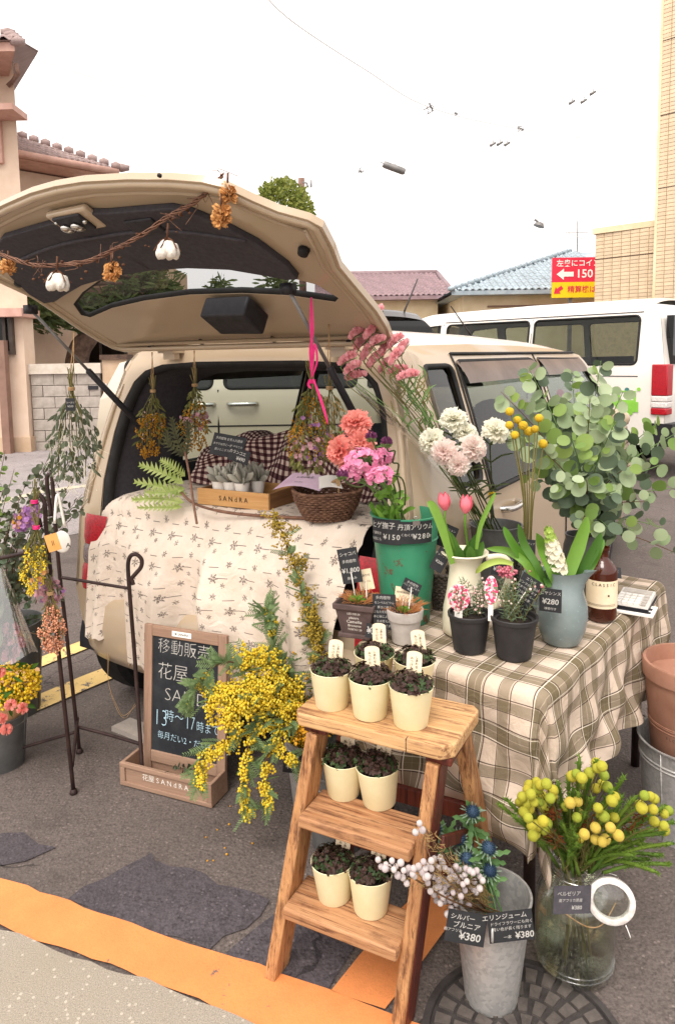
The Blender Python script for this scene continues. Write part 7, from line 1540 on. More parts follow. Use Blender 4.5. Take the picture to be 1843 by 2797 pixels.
# ---- mimosa
random.seed(17)
mouthM = G(862, 2215) + V(0, 0, .25)
def mimosa(lab, path, balls, leaves, bm='mimosa_ball', spread=.045, droop=.0, br=.0038, leafn=30, side=1.0):
    t = thing('mimosa_branch', lab, 'mimosa', mouthM, 0, 'mimosa branches in the galvanized bucket'); pts = smoothpts(path, 6)
    mb = MB(); mb.tube(pts, [.0045 - .003*i/len(pts) for i in range(len(pts))], 6); mb.build('stem', 'stem_brown', t)
    st2, fl2, lf2 = MB(), MB(), MB()
    nb_ = len(pts)
    for k in range(balls):
        i = int(rnd(.30, 1)*(nb_ - 1)); p = pts[i]; d_ = (rdir() + V(0, -.5, 0)).normalized()*spread*rnd(.4, 1.3); q = p + d_ + V(0, 0, -droop*rnd(0, 1)); st2.tube([p, p.lerp(q, .6) + V(0, 0, .006), q], .0006, 3, False)
        m2 = random.randrange(11, 19)
        for j in range(m2):
            f = j/m2; c = p.lerp(q, .25 + .75*f) + rdir()*.011*(1.1 - .4*f); fl2.ball(c, br*rnd(.85, 1.25), 1)
    for k in range(leaves):
        i = int(rnd(.15, 1)*(nb_ - 1)); p = pts[i]; tdir = (pts[min(i+1, nb_-1)] - pts[max(i-1, 0)]).normalized(); d_ = (rdir()*.9 + tdir*.7 + V(0, -.35, .1)).normalized(); L = rnd(.04, .07); ax = d_.cross(rdir()).normalized()
        for j in range(9):
            f = (j + 1)/9; c = p + d_*L*f
            for sg in (1, -1): lf2.leaf(LM_(c, (ax*sg + d_*.7)), .016*(1.1 - .6*abs(f - .4)), .0045, .05, 0, (.5, 1, .4))
    if fl2.v: fl2.build('blossom', bm, t)['kind'] = 'stuff'; st2.build('twigs', 'stem_olive', t)['kind'] = 'stuff'
    if lf2.v: lf2.build('foliage', 'mimosa_leaf', t, False)['kind'] = 'stuff'
    return t
m0 = mouthM
def mp(*q): return [m0 + V(0, 0, -.12), m0] + [W(u, v, Y_) for u, v, Y_ in q]
mimosa('mimosa branch reaching left across the chalkboard edge', mp((760, 1930, 2.12), (650, 1880, 2.05), (560, 1915, 2.02)), 150, 18, 'mimosa_ball', .055, .03)
mimosa('dense mimosa branch over the middle of the bunch', mp((800, 1920, 2.15), (720, 1860, 2.10), (640, 1920, 2.05)), 190, 16, 'mimosa_ball', .07, .03)
mimosa('mimosa branch at the upper left of the bunch', mp((800, 1900, 2.18), (730, 1800, 2.15), (660, 1800, 2.10)), 130, 20, 'mimosa_ball', .055, .01)
mimosa('mimosa branch in front of the dense middle of the bunch', mp((780, 1930, 2.10), (700, 1900, 2.04), (600, 1970, 2.0)), 130, 12, 'mimosa_ball', .05, .03)
mimosa('mimosa branch low on the right by the ladder', mp((850, 1980, 2.14), (845, 1940, 2.10), (825, 2005, 2.06)), 110, 8, 'mimosa_old', .05, .03)
mimosa('mimosa spray drooping lowest in front of the bunch', mp((770, 1960, 2.08), (690, 2010, 2.02), (665, 2130, 1.99), (680, 2230, 1.98)), 46, 34, 'mimosa_ball', .020, .04)
mimosa('mimosa spray drooping left over the chalkboard trough', mp((760, 1960, 2.10), (640, 2010, 2.03), (560, 2060, 2.0), (545, 2150, 2.0)), 52, 40, 'mimosa_ball', .024, .04)
mimosa('mimosa spray drooping at the right of the bunch', mp((800, 1970, 2.08), (740, 2040, 2.02), (720, 2130, 2.0), (740, 2195, 2.0)), 40, 40, 'mimosa_ball', .022, .03)
mimosa('mimosa spray ending by the 580 card', mp((820, 1970, 2.08), (760, 2030, 2.03), (790, 2065, 2.02), (805, 2075, 2.02)), 26, 12, 'mimosa_ball', .016, .02)
mimosa('leafy mimosa tip pointing left before the chalkboard', mp((760, 1900, 2.15), (640, 1810, 2.06), (560, 1840, 2.03), (510, 1920, 2.0)), 8, 95, 'mimosa_ball', .02, .01)
mimosa('leafy mimosa tip pointing straight up', mp((810, 1880, 2.2), (760, 1800, 2.2), (735, 1700, 2.2), (728, 1660, 2.2)), 10, 95, 'mimosa_ball', .03, 0)
mimosa('tall thin mimosa branch rising before the printed cloth', mp((870, 1850, 2.25), (850, 1700, 2.22), (800, 1540, 2.22), (750, 1400, 2.22)), 120, 36, 'mimosa_dim', .050, .0, .0030)
mimosa('second thin mimosa branch beside the brown planter', mp((880, 1880, 2.2), (870, 1780, 2.18), (860, 1660, 2.18)), 70, 30, 'mimosa_dim', .035, .0, .0034)
mimosa('dark leafy mimosa branch at the back of the bunch', mp((830, 1950, 2.25), (800, 1880, 2.25), (830, 1790, 2.25)), 30, 110, 'mimosa_old', .05, .0)
t = MB()
for k in range(16): p = G(rnd(560, 900), rnd(2150, 2360)); t.ball(p + V(0, 0, .004), rnd(.0025, .004), 1)
t.build('fallen_blossom', 'mimosa_old', None)['kind'] = 'stuff'
# ---- thistles and berries
random.seed(23)
zt = zc_ + V(0, 0, .24)
th_m = MB()
for k in range(170):
    i = k + .5; ph = math.acos(1 - 2*i/170); az = math.pi*(1 + 5**.5)*i; d_ = V(math.cos(az)*math.sin(ph), math.sin(az)*math.sin(ph), math.cos(ph)); th_m.leaf(LM_(V(d_.x*.009, d_.y*.009, d_.z*.012), d_), .0055, .0035, 0, 0, (1, .7, .1))
th_m.ball((0, 0, 0), .0105, 2, (1, 1, 1.25)); th_me = th_m.data('cone', False); th_me.materials.append(MATS['eryngium'])
for i, (u, v) in enumerate(((1290, 2217), (1253, 2292), (1188, 2265), (1333, 2316), (1274, 2346), (1336, 2378))):
    lab = ['topmost blue thistle head in the galvanized bucket', 'blue thistle head in the middle of the bunch', 'leftmost blue thistle head near the ladder', 'blue thistle head at the upper right', 'blue thistle head low in the middle above the berries', 'lowest right blue thistle head'][i]
    Y_ = 1.60 - .05*(i > 2); c = W(u, v, Y_); t = thing('blue_thistle', lab, 'thistle', zt, 0, 'blue thistles in the galvanized bucket'); up = (V(-.2 + (u - 1260)*.004, -.5, 1)).normalized(); put('cone', th_me, t, TM(c, frame(up), 1.3))
    B_ = frame(up); bl = MB(); bl.leaf(Matrix.Identity(4), .042, .010, .25, .3, (.5, .7, 1, .5, .9, .35, .05))
    for k in range(15):
        az = k*.42 + rnd(-.1, .1); d_ = B_ @ V(math.cos(az), math.sin(az), rnd(.0, .7)); q = MB(); q.leaf(LN(c - up*.009, d_, up), rnd(.022, .038), .0055, .15, .4, (.5, .8, .55, 1, .4, .7, .05)); q.build('bract', 'eryn_bract', t)
    mb = MB(); mb.tube(smoothpts([c - up*.01, c - up*.05, zt.lerp(c, .4), zt + V(rnd(-.03, .04), rnd(-.03, .03), -.05)], 4), .0022, 6); mb.build('stem', 'eryn_leaf', t)
    for k in range(11):
        p = c - up*rnd(.02, .09) + rdir()*.006; d_ = (rdir() + V(0, -.5, .5)).normalized(); q = MB(); q.leaf(LN(p, d_, V(0, -1, .5)), rnd(.035, .055), .015, .2, .3, (.4, .9, .5, 1, .45, .8, .05)); q.build('leaf', 'eryn_leaf', t)
bm_r = MB(); vv, ff = ico(2); bm_r.add([v*.0062*(1 + rnd(-.03, .03)) for v in vv], ff); bme = bm_r.data('berry'); bme.materials.append(MATS['brunia'])
bn = thing('silver_brunia', 'sprays of pale silvery brunia berries leaning left from the galvanized bucket', 'berry spray', zt)
def zz(x, y): return (1000 + x/1.86, 2050 + y/1.86)
pts = [zz(*q) for q in ((60,555),(75,590),(100,580),(95,600),(130,560),(175,570),(140,605),(160,635),(185,645),(205,675),(210,620),(235,628),(215,600),(245,640),(265,590),(290,565),(300,600),(330,560),(345,550),(375,545),(385,570),(400,600),(340,640),(365,655),(312,672),(350,700),(345,730),(380,725),(370,690),(395,700),(425,650),(430,620),(450,640),(470,605),(455,590),(480,645),(500,630),(490,680),(510,665),(520,690),(545,710),(555,720),(470,715),(440,722),(430,700),(425,760),(398,765),(375,775),(455,780),(455,815),(412,832),(520,785),(460,852),(560,610),(575,640),(590,660),(540,620),(525,610),(270,370),(285,405),(250,415),(440,605),(465,660),(400,660),(310,640),(285,620),(262,600),(330,600),(365,600),(410,680),(390,745),(480,740),(500,710),(440,675),(355,760),(325,715),(410,720),(300,645),(240,600),(190,610),(150,590),(115,595),(320,580),(350,585),(415,610),(505,600),(545,665),(575,700),(480,770),(430,800))]
cl = [zz(430, 700), zz(330, 600), zz(200, 640), zz(500, 660), zz(440, 790), zz(280, 400)]; stems_c = [W(u, v, 1.50 if u > 1190 else 1.41) for u, v in cl]
tw = MB()
for sc in stems_c: tw.tube(smoothpts([zt + V(rnd(-.02, .03), 0, -.03), zt.lerp(sc, .5) + V(0, -.02, -.01), sc + V(.01, .015, -.01)], 4), .002, 5)
nb2 = MB()
for (u, v) in pts:
    c = W(u, v, (1.47 if u > 1180 else 1.39) + rnd(-.03, .03)); put('berry', bme, bn, TM(c, None, rnd(1.0, 1.3))); nr = min(stems_c, key=lambda s_: (s_ - c).length); tw.tube([nr + V(.01, .015, -.012), nr.lerp(c, .6) + V(0, .008, -.006), c], .0011, 4, False)
for k in range(900):
    sc = random.choice(stems_c); f = rnd(.1, 1); p = zt.lerp(sc, f) + rdir()*.014; nb2.leaf(LM_(p, (sc - zt).normalized() + rdir()*.7), .016, .002, .05, 0, (.6, 1, .3))
tw.build('twigs', 'stem_brown', bn); nb2.build('needles', 'straw', bn, False)['kind'] = 'stuff'
# ---- berzelia in the jar
random.seed(29)
bz = thing('berzelia_bunch', 'bunch of yellow green button balls with feathery stems in the glass jar', 'flower', jcc + V(0, 0, .1)); jn = jcc + V(0, 0, .27)
bm_r = MB(); vv, ff = ico(3); bm_r.add([v*.0112*(1 + .025*math.sin(v.x*31)*math.sin(v.y*31)*math.sin(v.z*31) + rnd(-.02, .02)) for v in vv], ff); bza = bm_r.data('ball', False); bzb = bza.copy(); bza.materials.append(MATS['berz_ball']); bzb.materials.append(MATS['berz_gold'])
BZ = [(210,1755),(265,1665),(320,1640),(395,1655),(275,1735),(330,1690),(365,1745),(445,1705),(425,1765),(300,1795),(345,1795),(375,1845),(265,1845),(255,1915),(370,1940),(285,1980),(375,2010),(225,1870),(575,1800),(635,1790),(640,1875),(540,1830),(625,1580),(665,1610),(725,1570),(720,1615),(670,1660),(785,1535),(820,1520),(835,1590),(820,1655),(775,1690),(895,1785),(790,1840),(835,1905),(915,1910),(770,1990),(885,1990),(685,2040),(770,2080),(845,2080),(945,2050),(1125,1840),(1210,1850),(1295,1885),(1220,1945),(1295,1975),(1145,1745),(1190,1750),(320,1975),(315,2040)]
def bq(x, y): return (1350 + x/2.8, 1550 + y/2.8)
tw = MB(); ndl = MB(); rs = MB(); ndt = MB()
def finger(tip, base, r=.0035, n_=150, mat=None):
    pts = smoothpts([base, base.lerp(tip, .5) + V(0, 0, .012), tip], 5); ndt.tube(pts, [.0042]*(len(pts)-1) + [.0025], 6); d0 = (tip - base).normalized()
    for k in range(n_):
        f = .30 + .70*random.random(); p = pts[min(int(f*(len(pts)-1)), len(pts)-1)].lerp(pts[min(int(f*(len(pts)-1)) + 1, len(pts)-1)], random.random()); ndl.leaf(LM_(p, d0*.9 + rdir()*.9), rnd(.008, .014), .0032, -.2, 0, (1, .8, .15))
BZ += [(x + rnd(-45, 45), y + rnd(-45, 45)) for x, y in BZ[::2]]
for i, (x, y) in enumerate(BZ):
    u, v = bq(x, y); c = W(u, v, (1.53 if i < 51 else 1.58) + .05*math.sin(i*1.3) - .05*(y > 1900)); gold = (y > 1960 and 660 < x < 960) or i in (18, 19, 20); put('ball', bzb if gold else bza, bz, TM(c, RZ(i), rnd(.92, 1.18)))
    tw.tube(smoothpts([c, c.lerp(jn, .3) + V(0, .012, .0), jn + V(rnd(-.04, .04), rnd(-.03, .03), 0)], 3), .0013, 4, False)
for (x, y) in ((990,1600),(975,1740),(1080,1750),(1300,1820),(1365,1940),(1295,2030),(1360,2110),(1270,2200),(1175,2230),(1330,2270),(1080,1990),(30,1810),(90,1770),(690,1880),(600,1990),(630,2050),(580,2200),(640,2130),(520,1960),(1240,2330),(480,1640),(600,1690),(650,1450),(785,1470),(700,1750),(560,1600),(1000,1850),(1220,2000),(1050,2120),(1130,2080),(480,1990),(150,1900),(900,1700),(850,1760),(440,1830),(950,1960),(730,2160),(860,2200),(500,2130),(640,1720),(560,1760),(500,1800),(700,1820),(750,1760),(950,1800),(1020,1920),(1150,1900),(1100,1830),(300,1890),(330,2080),(380,2110),(620,1900),(880,1860),(960,2120),(1180,2120),(1060,2200),(720,2090),(550,2060)):
    u, v = bq(x, y); c = W(u, v, 1.55 + rnd(-.06, .05)); finger(c, jn + V((c.x - jn.x)*.25 + rnd(-.02, .02), rnd(-.03, .03), rnd(-.02, .03)))
for (x, y) in ((430,1900),(450,1860),(420,2060),(460,2080),(800,1870),(1100,1930),(1010,2030),(700,1960)):
    u, v = bq(x, y); c = W(u, v, 1.56)
    for k in range(26): rs.leaf(LM_(c + rdir()*.012, rdir()), .014, .004, .1, 0)
for k in range(9): q = jcc + V(rnd(-.035, .035), rnd(-.035, .035), .03); tw.tube([jn + V(rnd(-.03, .03), rnd(-.03, .03), 0), q.lerp(jn, .5) + V(rnd(-.01, .01), 0, 0), q], .0028, 5)
tw.build('stems', 'stem_olive', bz); ndt.build('leafy_stems', 'berz_leaf', bz)['kind'] = 'stuff'; ndl.build('needles', 'berz_leaf', bz, False)['kind'] = 'stuff'; rs.build('dry_tufts', 'berz_rust', bz, False)['kind'] = 'stuff'

# ================================================================== DRIED BUNCHES, GARLAND, LEFT SIDE
random.seed(31)
def hang(name, lab, top, tie, bot, wd, Y, spec, nst=9, twmat='twine', cat='dried bouquet', skew=0.0):
    """bunch hanging upside down: px of hook, tie and tip; spec: list of (material, kind, count, size)"""
    T0, T1, T2 = W(*top, Y), W(*tie, Y), W(*bot, Y); wm_ = wd/FPX*Y/2; t = thing(name, lab, cat, T0, 0, 'dried bunches hanging at the stall'); L = T1.z - T2.z
    mb = MB(); mb.tube([T0, T0.lerp(T1, .5) + V(.004, 0, 0), T1], .0016, 5); mb.tube([T0 + V(.003, 0, 0), T0.lerp(T1, .6) - V(.005, 0, 0), T1], .0014, 5)
    for z in (-.004, 0, .004): mb.tube([T1 + V(.010*math.cos(a_), .010*math.sin(a_), z) for a_ in [k*.785 for k in range(9)]], .0022, 5, False)
    mb.build('twine', twmat, t)
    mb = MB(); ends = []
    for k in range(nst):
        a_ = rnd(0, 6.28); r_ = rnd(.2, 1); e = V(lerp(T1.x, T2.x, .85) + math.cos(a_)*wm_*r_*.8 + skew, T1.y + math.sin(a_)*wm_*r_*.7, lerp(T1.z, T2.z, rnd(.5, 1))); ends.append(e); mb.tube(smoothpts([T1 + V(-math.cos(a_)*.02*r_, 0, rnd(.03, .08)), T1 + V(rnd(-.005, .005), rnd(-.005, .005), 0), T1.lerp(e, .5) + V(math.cos(a_)*wm_*r_*.35, 0, 0), e], 4), .0014, 4)
    mb.build('stems', 'stem_olive', t)
    for (m_, kind, cnt, sz, f0, f1) in spec:
        mb = MB()
        for k in range(cnt):
            f = rnd(f0, f1); wq = wm_*interp([(0, .12), (.25, .55), (.6, 1.0), (.9, .8), (1, .35)], f); a_ = rnd(0, 6.28); r_ = math.sqrt(rnd(.15, 1)); p = V(lerp(T1.x, T2.x, f) + math.cos(a_)*wq*r_ + skew*f, T1.y + math.sin(a_)*wq*r_*.8, lerp(T1.z, T2.z, f))
            if kind == 'ball':
                for j in range(5): mb.ball(p + V(rnd(-.006, .006), rnd(-.006, .006), -j*.005), sz*rnd(.7, 1.2), 1)
            elif kind == 'leaf': mb.leaf(LM_(p, V(math.cos(a_)*.5, math.sin(a_)*.5, -1) + rdir()*.6), sz*rnd(.7, 1.3), sz*.28, .15, .2)
            elif kind == 'round': mb.leaf(LM_(p, rdir()), sz*rnd(.7, 1.2), sz*.9, .1, .2, (.4, .9, 1, .9, .4))
            elif kind == 'flower': tiny_flower(mb, p, V(math.cos(a_), -1, .1) + rdir()*.5, sz)
            elif kind == 'wisp': ribbon(mb, [p, p + V(rnd(-.02, .02), 0, -.03), p + V(rnd(-.05, .05), rnd(-.02, .02), -.06)], .0012, None, 0, 2); mb.ball(p + V(rnd(-.04, .04), 0, -.06), sz, 1)
        o = mb.build(kind + '_mass', m_, t, kind == 'ball'); o['kind'] = 'stuff'; o.name = {'ball': 'blossom', 'leaf': 'foliage', 'round': 'round_leaves', 'flower': 'florets', 'wisp': 'wisps'}[kind]
    return t
hang('dried_bunch', 'dried silver dollar bunch hanging from the left strut', (202, 905), (196, 1062), (205, 1300), 150, 2.34, [('euc_dry', 'leaf', 150, .034, .15, .95), ('euc_dry', 'round', 70, .020, .35, 1.0), ('petal_white', 'wisp', 60, .0015, .4, 1.1)], 12)
hang('dried_bunch', 'dried gold mimosa bunch hanging inside the opening at the left', (415, 962), (418, 1068), (408, 1240), 90, 2.86, [('dried_green', 'leaf', 150, .026, .1, .8), ('dried_gold', 'ball', 95, .0036, .35, 1.0), ('bud_pale', 'ball', 8, .003, .3, .7)])
hang('dried_bunch', 'dried gold mimosa bunch with pink paper beside the first one', (530, 958), (532, 1052), (530, 1225), 85, 2.80, [('dried_green', 'leaf', 130, .024, .05, .7), ('dried_gold', 'ball', 85, .0036, .25, 1.0), ('petal_mauve', 'flower', 26, .009, .45, .7)])
hang('dried_bunch', 'large dried mimosa and herb bunch tied with pink ribbon by the right strut', (848, 960), (852, 1042), (842, 1280), 135, 2.22, [('dried_green', 'leaf', 330, .026, .1, 1.0), ('dried_gold', 'ball', 85, .0030, .15, .8), ('petal_mauve', 'flower', 26, .008, .6, .95), ('petal_purple', 'flower', 16, .007, .4, .9)], 14, 'ribbon_pink')
hang('dried_bunch', 'grey lavender bunch half hidden behind the ribboned one', (897, 885), (900, 1060), (905, 1250), 95, 2.32, [('straw', 'leaf', 90, .026, .1, .9), ('petal_purple', 'flower', 40, .007, .5, 1.0), ('dried_green', 'leaf', 70, .02, .1, .9)], 8)
# pink ribbon
rbn = thing('pink_ribbon', 'long bright pink ribbon hanging from the right strut', 'ribbon', W(850, 812, 2.16))
for px_, w_ in (([(850, 812), (848, 880), (852, 950), (850, 1030)], .010), ([(851, 812), (855, 900), (846, 960), (853, 1035)], .008), ([(852, 1030), (866, 985), (860, 940), (855, 985), (850, 1032)], .009), ([(855, 1035), (872, 1080), (885, 1120), (896, 1160)], .011), ([(848, 1035), (842, 1050), (850, 1062)], .010)):
    mb = MB(); ribbon(mb, [W(a_, b_, 2.15) for a_, b_ in px_], w_*.8, V(.3, -1, 0), 0); mb.build('strand', 'ribbon_pink', rbn)
# garland with cotton
gY = lambda u: lerp(2.16, 1.80, min(max(u/600, 0), 1))
gp = [(-160, 640), (-40, 680), (40, 708), (100, 724), (180, 722), (250, 710), (320, 678), (390, 640), (460, 592), (520, 560), (560, 530), (590, 500), (610, 478)]
gl_ = thing('garland', 'twisted twig and twine garland strung across the tailgate', 'garland', W(300, 690, 1.98)); mb = MB()
base = smoothpts([W(u, v, gY(u)) for u, v in gp], 6)
for k in range(5): mb.tube([p + V(0, .005*math.cos(i*.55 + k*1.3), .005*math.sin(i*.55 + k*1.3)) + rdir()*.0015 for i, p in enumerate(base)], .0019, 5)
for k in range(26): p = random.choice(base); mb.tube(smoothpts([p, p + rdir()*.02, p + rdir()*.04 + V(0, 0, -.012)], 4), .0008, 4)
mb.build('strands', 'twig', gl_)
mb = MB()
for k in range(40): p = base[int(rnd(.2, .75)*len(base))] + V(rnd(-.02, .02), 0, rnd(-.05, .01)); mb.ball(p, rnd(.003, .006), 1, (1, 1, .8))
mb.build('dark_berries', 'dry_brown', gl_)['kind'] = 'stuff'
def lobes(lab, u, v, Y, s, mat, n_, kind):
    c = W(u, v, Y); t = thing(kind, lab, 'cotton boll' if mat == 'cotton' else 'dried flower', c + V(0, 0, s*1.4), 0, 'bolls strung on the garland')
    if mat == 'cotton':
        for k in range(5):
            az = k*1.2566 + .4; d_ = V(math.cos(az)*.6, math.sin(az)*.6, -.35); mb = MB(); vv, ff = ico(3); Bm = TM(c + d_*s*.75, frame(V(math.cos(az)*.45, math.sin(az)*.45, -1)), (s*.50, s*.50, s*.82)); mb.add([v*(1 + .18*mnoise.noise(v*2.1 + V(k, 0, 0)) + .10*mnoise.noise(v*6 + V(0, k, 0))) for v in vv], ff, Bm); mb.build('tuft', 'cotton', t)
        mb = MB()
        for k in range(5): az = k*1.2566 + 1.0; mb.leaf(LM_(c + V(0, 0, s*.7), V(math.cos(az), math.sin(az), -.9)), s*1.5, s*.5, -.3, .4, (.5, 1, .6, .1))
        mb.tube([c + V(0, 0, s*.7), c + V(.004, 0, s*1.9)], .003, 6); mb.build('husk', 'dry_brown', t)
    else:
        mb = MB()
        for k in range(n_):
            d_ = rdir(); mb.leaf(LM_(c + V(d_.x*s*.7, d_.y*s*.7, d_.z*s)*rnd(.3, .8), d_ + rdir()*.8), s*.42, s*.42, -.7, .7, (.4, .9, 1.0, .8))
        mb.build('petals', mat, t, False)['kind'] = 'stuff'; mb = MB(); mb.tube([c + V(0, 0, s*.6), c + V(.002, 0, s*1.9)], .0028, 6); mb.build('stalk', 'dry_brown', t)
lobes('orange dried flower at the far left of the garland', 24, 728, gY(24), .024, 'puff_orange', 90, 'dried_flower'); lobes('left white cotton boll on the garland', 157, 762, gY(157) - .01, .033, 'cotton', 0, 'cotton_boll'); lobes('orange dried flower between the two cotton bolls', 306, 742, gY(306) - .01, .026, 'puff_orange', 100, 'dried_flower'); lobes('right white cotton boll on the garland', 458, 674, gY(458) - .01, .031, 'cotton', 0, 'cotton_boll')
lobes('upper part of the orange dried flower clump at the tailgate corner', 622, 530, 1.78, .026, 'puff_orange', 100, 'dried_flower'); lobes('lower part of the orange dried flower clump at the tailgate corner', 605, 588, 1.77, .028, 'puff_orange', 110, 'dried_flower')
# toothed leaf branches in the car
def saw(mb, pts, w, n_):
    pts = smoothpts(pts, 8); m_ = len(pts)
    for k in range(n_):
        f = (k + .5)/n_; i = min(int(f*(m_-1)), m_-2); p = pts[i].lerp(pts[i+1], f*(m_-1) - i); t = (pts[i+1] - pts[i]).normalized(); s = t.cross(V(0, -1, .3)).normalized(); L = w*interp([(0, .5), (.3, 1), (.7, .8), (1, .25)], f); h = (pts[-1] - pts[0]).length/n_*.62
        for sg in (1, -1): mb.add([p - t*h, p + t*h, p + s*sg*L + t*h*1.4 + V(0, -.004, .004), p + V(0, 0, 0)], [(0, 3, 2), (3, 1, 2)])
    mb.tube(pts, .0012, 4)
fb_ = thing('toothed_branch', 'branch of bright green saw toothed leaves lying on the printed cloth', 'branch', W(520, 1380, 2.62))
for px_, w_ in (([(500, 1372), (430, 1362), (366, 1366)], .030), ([(505, 1350), (440, 1330), (372, 1318)], .032), ([(500, 1320), (440, 1290), (385, 1272)], .032), ([(505, 1300), (470, 1275), (440, 1258)], .028), ([(495, 1385), (440, 1386), (380, 1388)], .022), ([(503, 1335), (450, 1345), (400, 1345)], .026)):
    mb = MB(); saw(mb, [W(a_, b_, 2.66 + .01*math.sin(a_)) for a_, b_ in px_], w_, 11); mb.build('leaf', 'fern', fb_, False)
mb = MB(); mb.tube(smoothpts([W(495, 1345, 2.66), W(530, 1375, 2.60), W(600, 1396, 2.55), W(700, 1408, 2.50), W(870, 1417, 2.40)], 5), [.005]*10 + [.006]*11, 7); mb.build('stem', 'twig', fb_)
fd_ = thing('dark_branch', 'dark leafed branch propped upright beside the crate', 'branch', W(538, 1432, 2.46))
for px_, w_ in (([(505, 1245), (480, 1190), (470, 1145)], .030), ([(508, 1245), (515, 1190), (512, 1150)], .026), ([(503, 1245), (462, 1215), (455, 1180)], .028)):
    mb = MB(); saw(mb, [W(a_, b_, 2.68) for a_, b_ in px_], w_, 10); mb.build('leaf', 'fern_dark', fd_, False)
mb = MB(); mb.tube(smoothpts([W(506, 1235, 2.68), W(518, 1300, 2.62), W(528, 1370, 2.54), W(538, 1430, 2.46)], 5), .0045, 7); mb.build('stem', 'twig', fd_)
# leafy eucalyptus shrub at the left
random.seed(37)
ls = thing('small_leaf_eucalyptus', 'wispy small leaved eucalyptus behind the iron stand', 'eucalyptus', V(-1.42, 2.95, 0)); lo_ = V(-1.42, 2.95, .25)
LSM = [round_leaf('euc_dry', .9), round_leaf('euc_leaf_green', .9), round_leaf('euc_deep', .9)]; kcnt = 0; rest = {0: MB(), 1: MB(), 2: MB()}
LT = [(15,1230),(40,1280),(80,1300),(130,1255),(165,1225),(205,1240),(215,1290),(225,1350),(190,1340),(110,1330),(60,1350),(10,1330),(150,1300),(240,1370),(30,1400),(90,1420),(20,1480),(120,1500),(60,1560),(20,1620),(80,1640),(110,1690),(140,1740),(100,1600),(40,1700),(0,1550),(180,1400),(160,1450),(-40,1300),(-60,1450)]
for i, (u, v) in enumerate(LT):
    tp = W(u, v, 2.75 + .15*math.sin(i*1.9)); path = smoothpts([lo_, lo_.lerp(tp, .5) + V(-.06, 0, .06), tp], 10); mb = MB(); mb.tube(path, [.003 - .0022*k/21 for k in range(21)], 4); br = mb.build('branch', 'stem_brown', ls)
    for k in range(46):
        f = rnd(.35, 1); p = path[int(f*20)]; d_ = rdir(); s = rnd(.015, .031); me = 2 if v > 1440 and random.random() < .85 else (1 if u < 60 and v < 1400 and random.random() < .6 else 0)
        M2 = TM(p + d_*.006, frame(d_, rdir()) @ RY, s)
        if kcnt < 290 and v < 1420 and k % 2 == 0: put('leaf', LSM[me], br, M2); kcnt += 1
        else: q = LSM[me]; rest[me].add([x.co for x in q.vertices], [tuple(pp_.vertices) for pp_ in q.polygons], M2)
for k, m_ in ((0, 'euc_dry'), (1, 'euc_leaf_green'), (2, 'euc_deep')):
    if rest[k].v: rest[k].build('leaf_mass', m_, ls)['kind'] = 'stuff'
bucket('tall_bucket', 'tall dark bucket holding the small leaved eucalyptus', V(-1.42, 2.95, 0), .11, .14, .40, 'zinc_dark')
# bunches tied on the stand
def posy(name, lab, top, bot, wd, Y, spec, tiem='twine'):
    return hang(name, lab, (top[0], top[1] - 14), top, bot, wd, Y, spec, 10, tiem, 'dried bouquet')
posy('dried_posy', 'yellow mimosa posy tied to the iron stand with pink ribbon', (100, 1440), (88, 1600), 80, 2.20, [('dried_green', 'leaf', 120, .022, .1, .9), ('mimosa_ball', 'ball', 75, .0034, .3, 1.05), ('puff_orange', 'flower', 10, .008, .5, .9)], 'ribbon_pink')
posy('dried_posy', 'mauve flower posy at the top of the iron stand', (95, 1370), (58, 1440), 75, 2.24, [('petal_purple', 'flower', 70, .009, .2, 1.1), ('dried_gold', 'flower', 22, .007, .3, 1.0), ('petal_mauve', 'flower', 24, .008, .2, 1.0)], 'ribbon_pink')
posy('dried_posy', 'pink dried posy hanging beneath the yellow one', (125, 1560), (140, 1650), 90, 2.28, [('petal_mauve', 'flower', 70, .008, .3, 1.1), ('petal_purple', 'flower', 30, .007, .2, 1.1), ('euc_dry', 'leaf', 30, .02, .1, .9)])
posy('pepper_berry_bunch', 'salmon pepper berry cluster hanging lowest on the stand', (138, 1620), (148, 1775), 75, 2.24, [('pepper', 'ball', 110, .0036, .2, 1.0), ('stem_olive', 'leaf', 20, .02, .1, .5)])
card(0, 0, 0, .040, .055, [('||', .018, 0, 0)], 'orange paper tag tied to the posies on the stand', .1, 0, .25, 'tag_orange', None, 'paper_tag', 'ink', pos=W(145, 1482, 2.19)); card(0, 0, 0, .030, .040, [('ユーカリ', .007, 0, .15), ('¥500', .009, 0, -.15)], 'small black tag on the hanging silver dollar bunch', .0, 0, 0, pos=W(193, 1105, 2.26))
t = thing('white_bag', 'white cloth bag with a black letter hooked on the stand', 'bag', W(170, 1470, 2.42)); mb = MB(); m_ = TM(W(170, 1478, 2.42), RZ(.2)); 
mb.ball(W(170, 1480, 2.42), .036, 3, (.85, .14, 1.1)); mb.build('body', 'paper_white', t); mb = MB(); mb.tube(smoothpts([W(150, 1430, 2.40), W(158, 1350, 2.42), W(178, 1440, 2.42)], 5), .005, 6); mb.build('strap', 'paper_white', t); write('A', .022, axes(W(181, 1490, 2.385), (1, .2, 0), (0, 0, 1)), 'ink', t, .01)
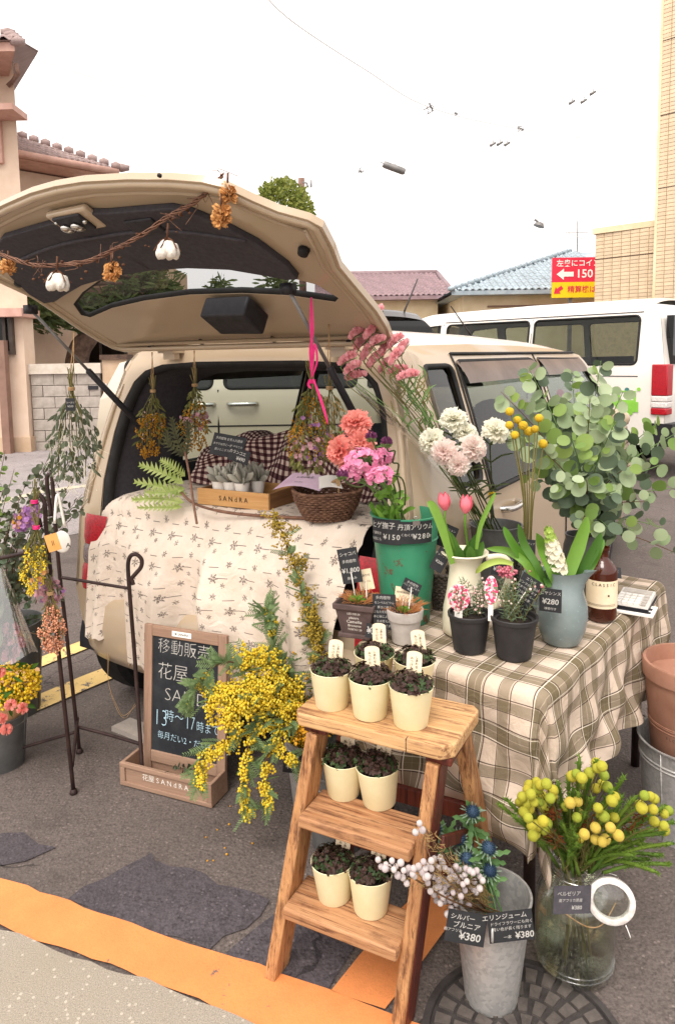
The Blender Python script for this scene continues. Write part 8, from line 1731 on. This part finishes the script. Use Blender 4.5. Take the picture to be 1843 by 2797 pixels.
# wrapped bouquets at the left edge
t = thing('wrapped_bouquet', 'yellow and coral bouquet in kraft paper in the left bucket', 'bouquet', G(10, 2080) + V(0, 0, .2)); cB = W(38, 1872, 2.42); mb, m2, m3 = MB(), MB(), MB()
for k in range(620): d_ = rdir(); mb.ball(cB + V(d_.x*.095, d_.y*.08, d_.z*.085)*rnd(.6, 1), rnd(.004, .0065), 1)
for (u, v) in ((30, 1925), (5, 1962), (62, 1935), (18, 1992), (0, 1835)):
    c = W(u, v, 2.33)
    for k in range(40): d_ = rdir(); m2.leaf(LM_(c + d_*.006, d_), .014, .013, -.2, .3, (.4, 1, .8))
for k in range(60): m3.leaf(LM_(cB + rdir()*.07, rdir()), .05, .014, .1, .2)
mb.build('yellow_blossom', 'petal_yellow', t)['kind'] = 'stuff'; m2.build('coral_blossom', 'petal_coral', t, False)['kind'] = 'stuff'; m3.build('foliage', 'leaf_mid', t, False)['kind'] = 'stuff'
mb = MB(); cb0 = G(10, 2080) + V(0, 0, .12); mb.grid(26, 6, lambda a, b: cb0 + V(math.cos(a*6.28)*(.07 + .075*b)*(1 + .05*math.sin(a*31)), math.sin(a*6.28)*(.06 + .06*b), .22*b*(1 - .10*math.sin(a*6.28)) + .012*math.sin(a*19)*b)); mb.build('paper', 'paper_kraft', t)
t = thing('film_bouquet', 'mauve bouquet in clear film hanging at the left edge', 'bouquet', W(10, 1560, 2.36)); m2, m3 = MB(), MB()
for (u, v) in ((30, 1720), (10, 1750), (45, 1760), (30, 1790), (-10, 1730)):
    c = W(u, v, 2.36)
    for k in range(34): d_ = rdir(); m2.leaf(LM_(c + d_*.012, d_), .018, .014, -.2, .3, (.4, 1, .8))
for k in range(90): p = W(rnd(-30, 40), rnd(1600, 1760), 2.36 + rnd(-.03, .03)); m3.leaf(LM_(p, V(rnd(-.3, .3), 0, -1)), .06, .016, .1, .2)
m2.build('blossom', 'petal_mauve', t, False)['kind'] = 'stuff'; m3.build('foliage', 'euc_dry', t, False)['kind'] = 'stuff'
mb = MB(); q0 = W(0, 1550, 2.36); mb.grid(20, 8, lambda a, b: q0 + V(math.cos(a*6.28)*(.012 + .095*b), math.sin(a*6.28)*(.012 + .07*b), -.30*b*(1 + .04*math.sin(a*25)))); mb.build('film', 'film', t)
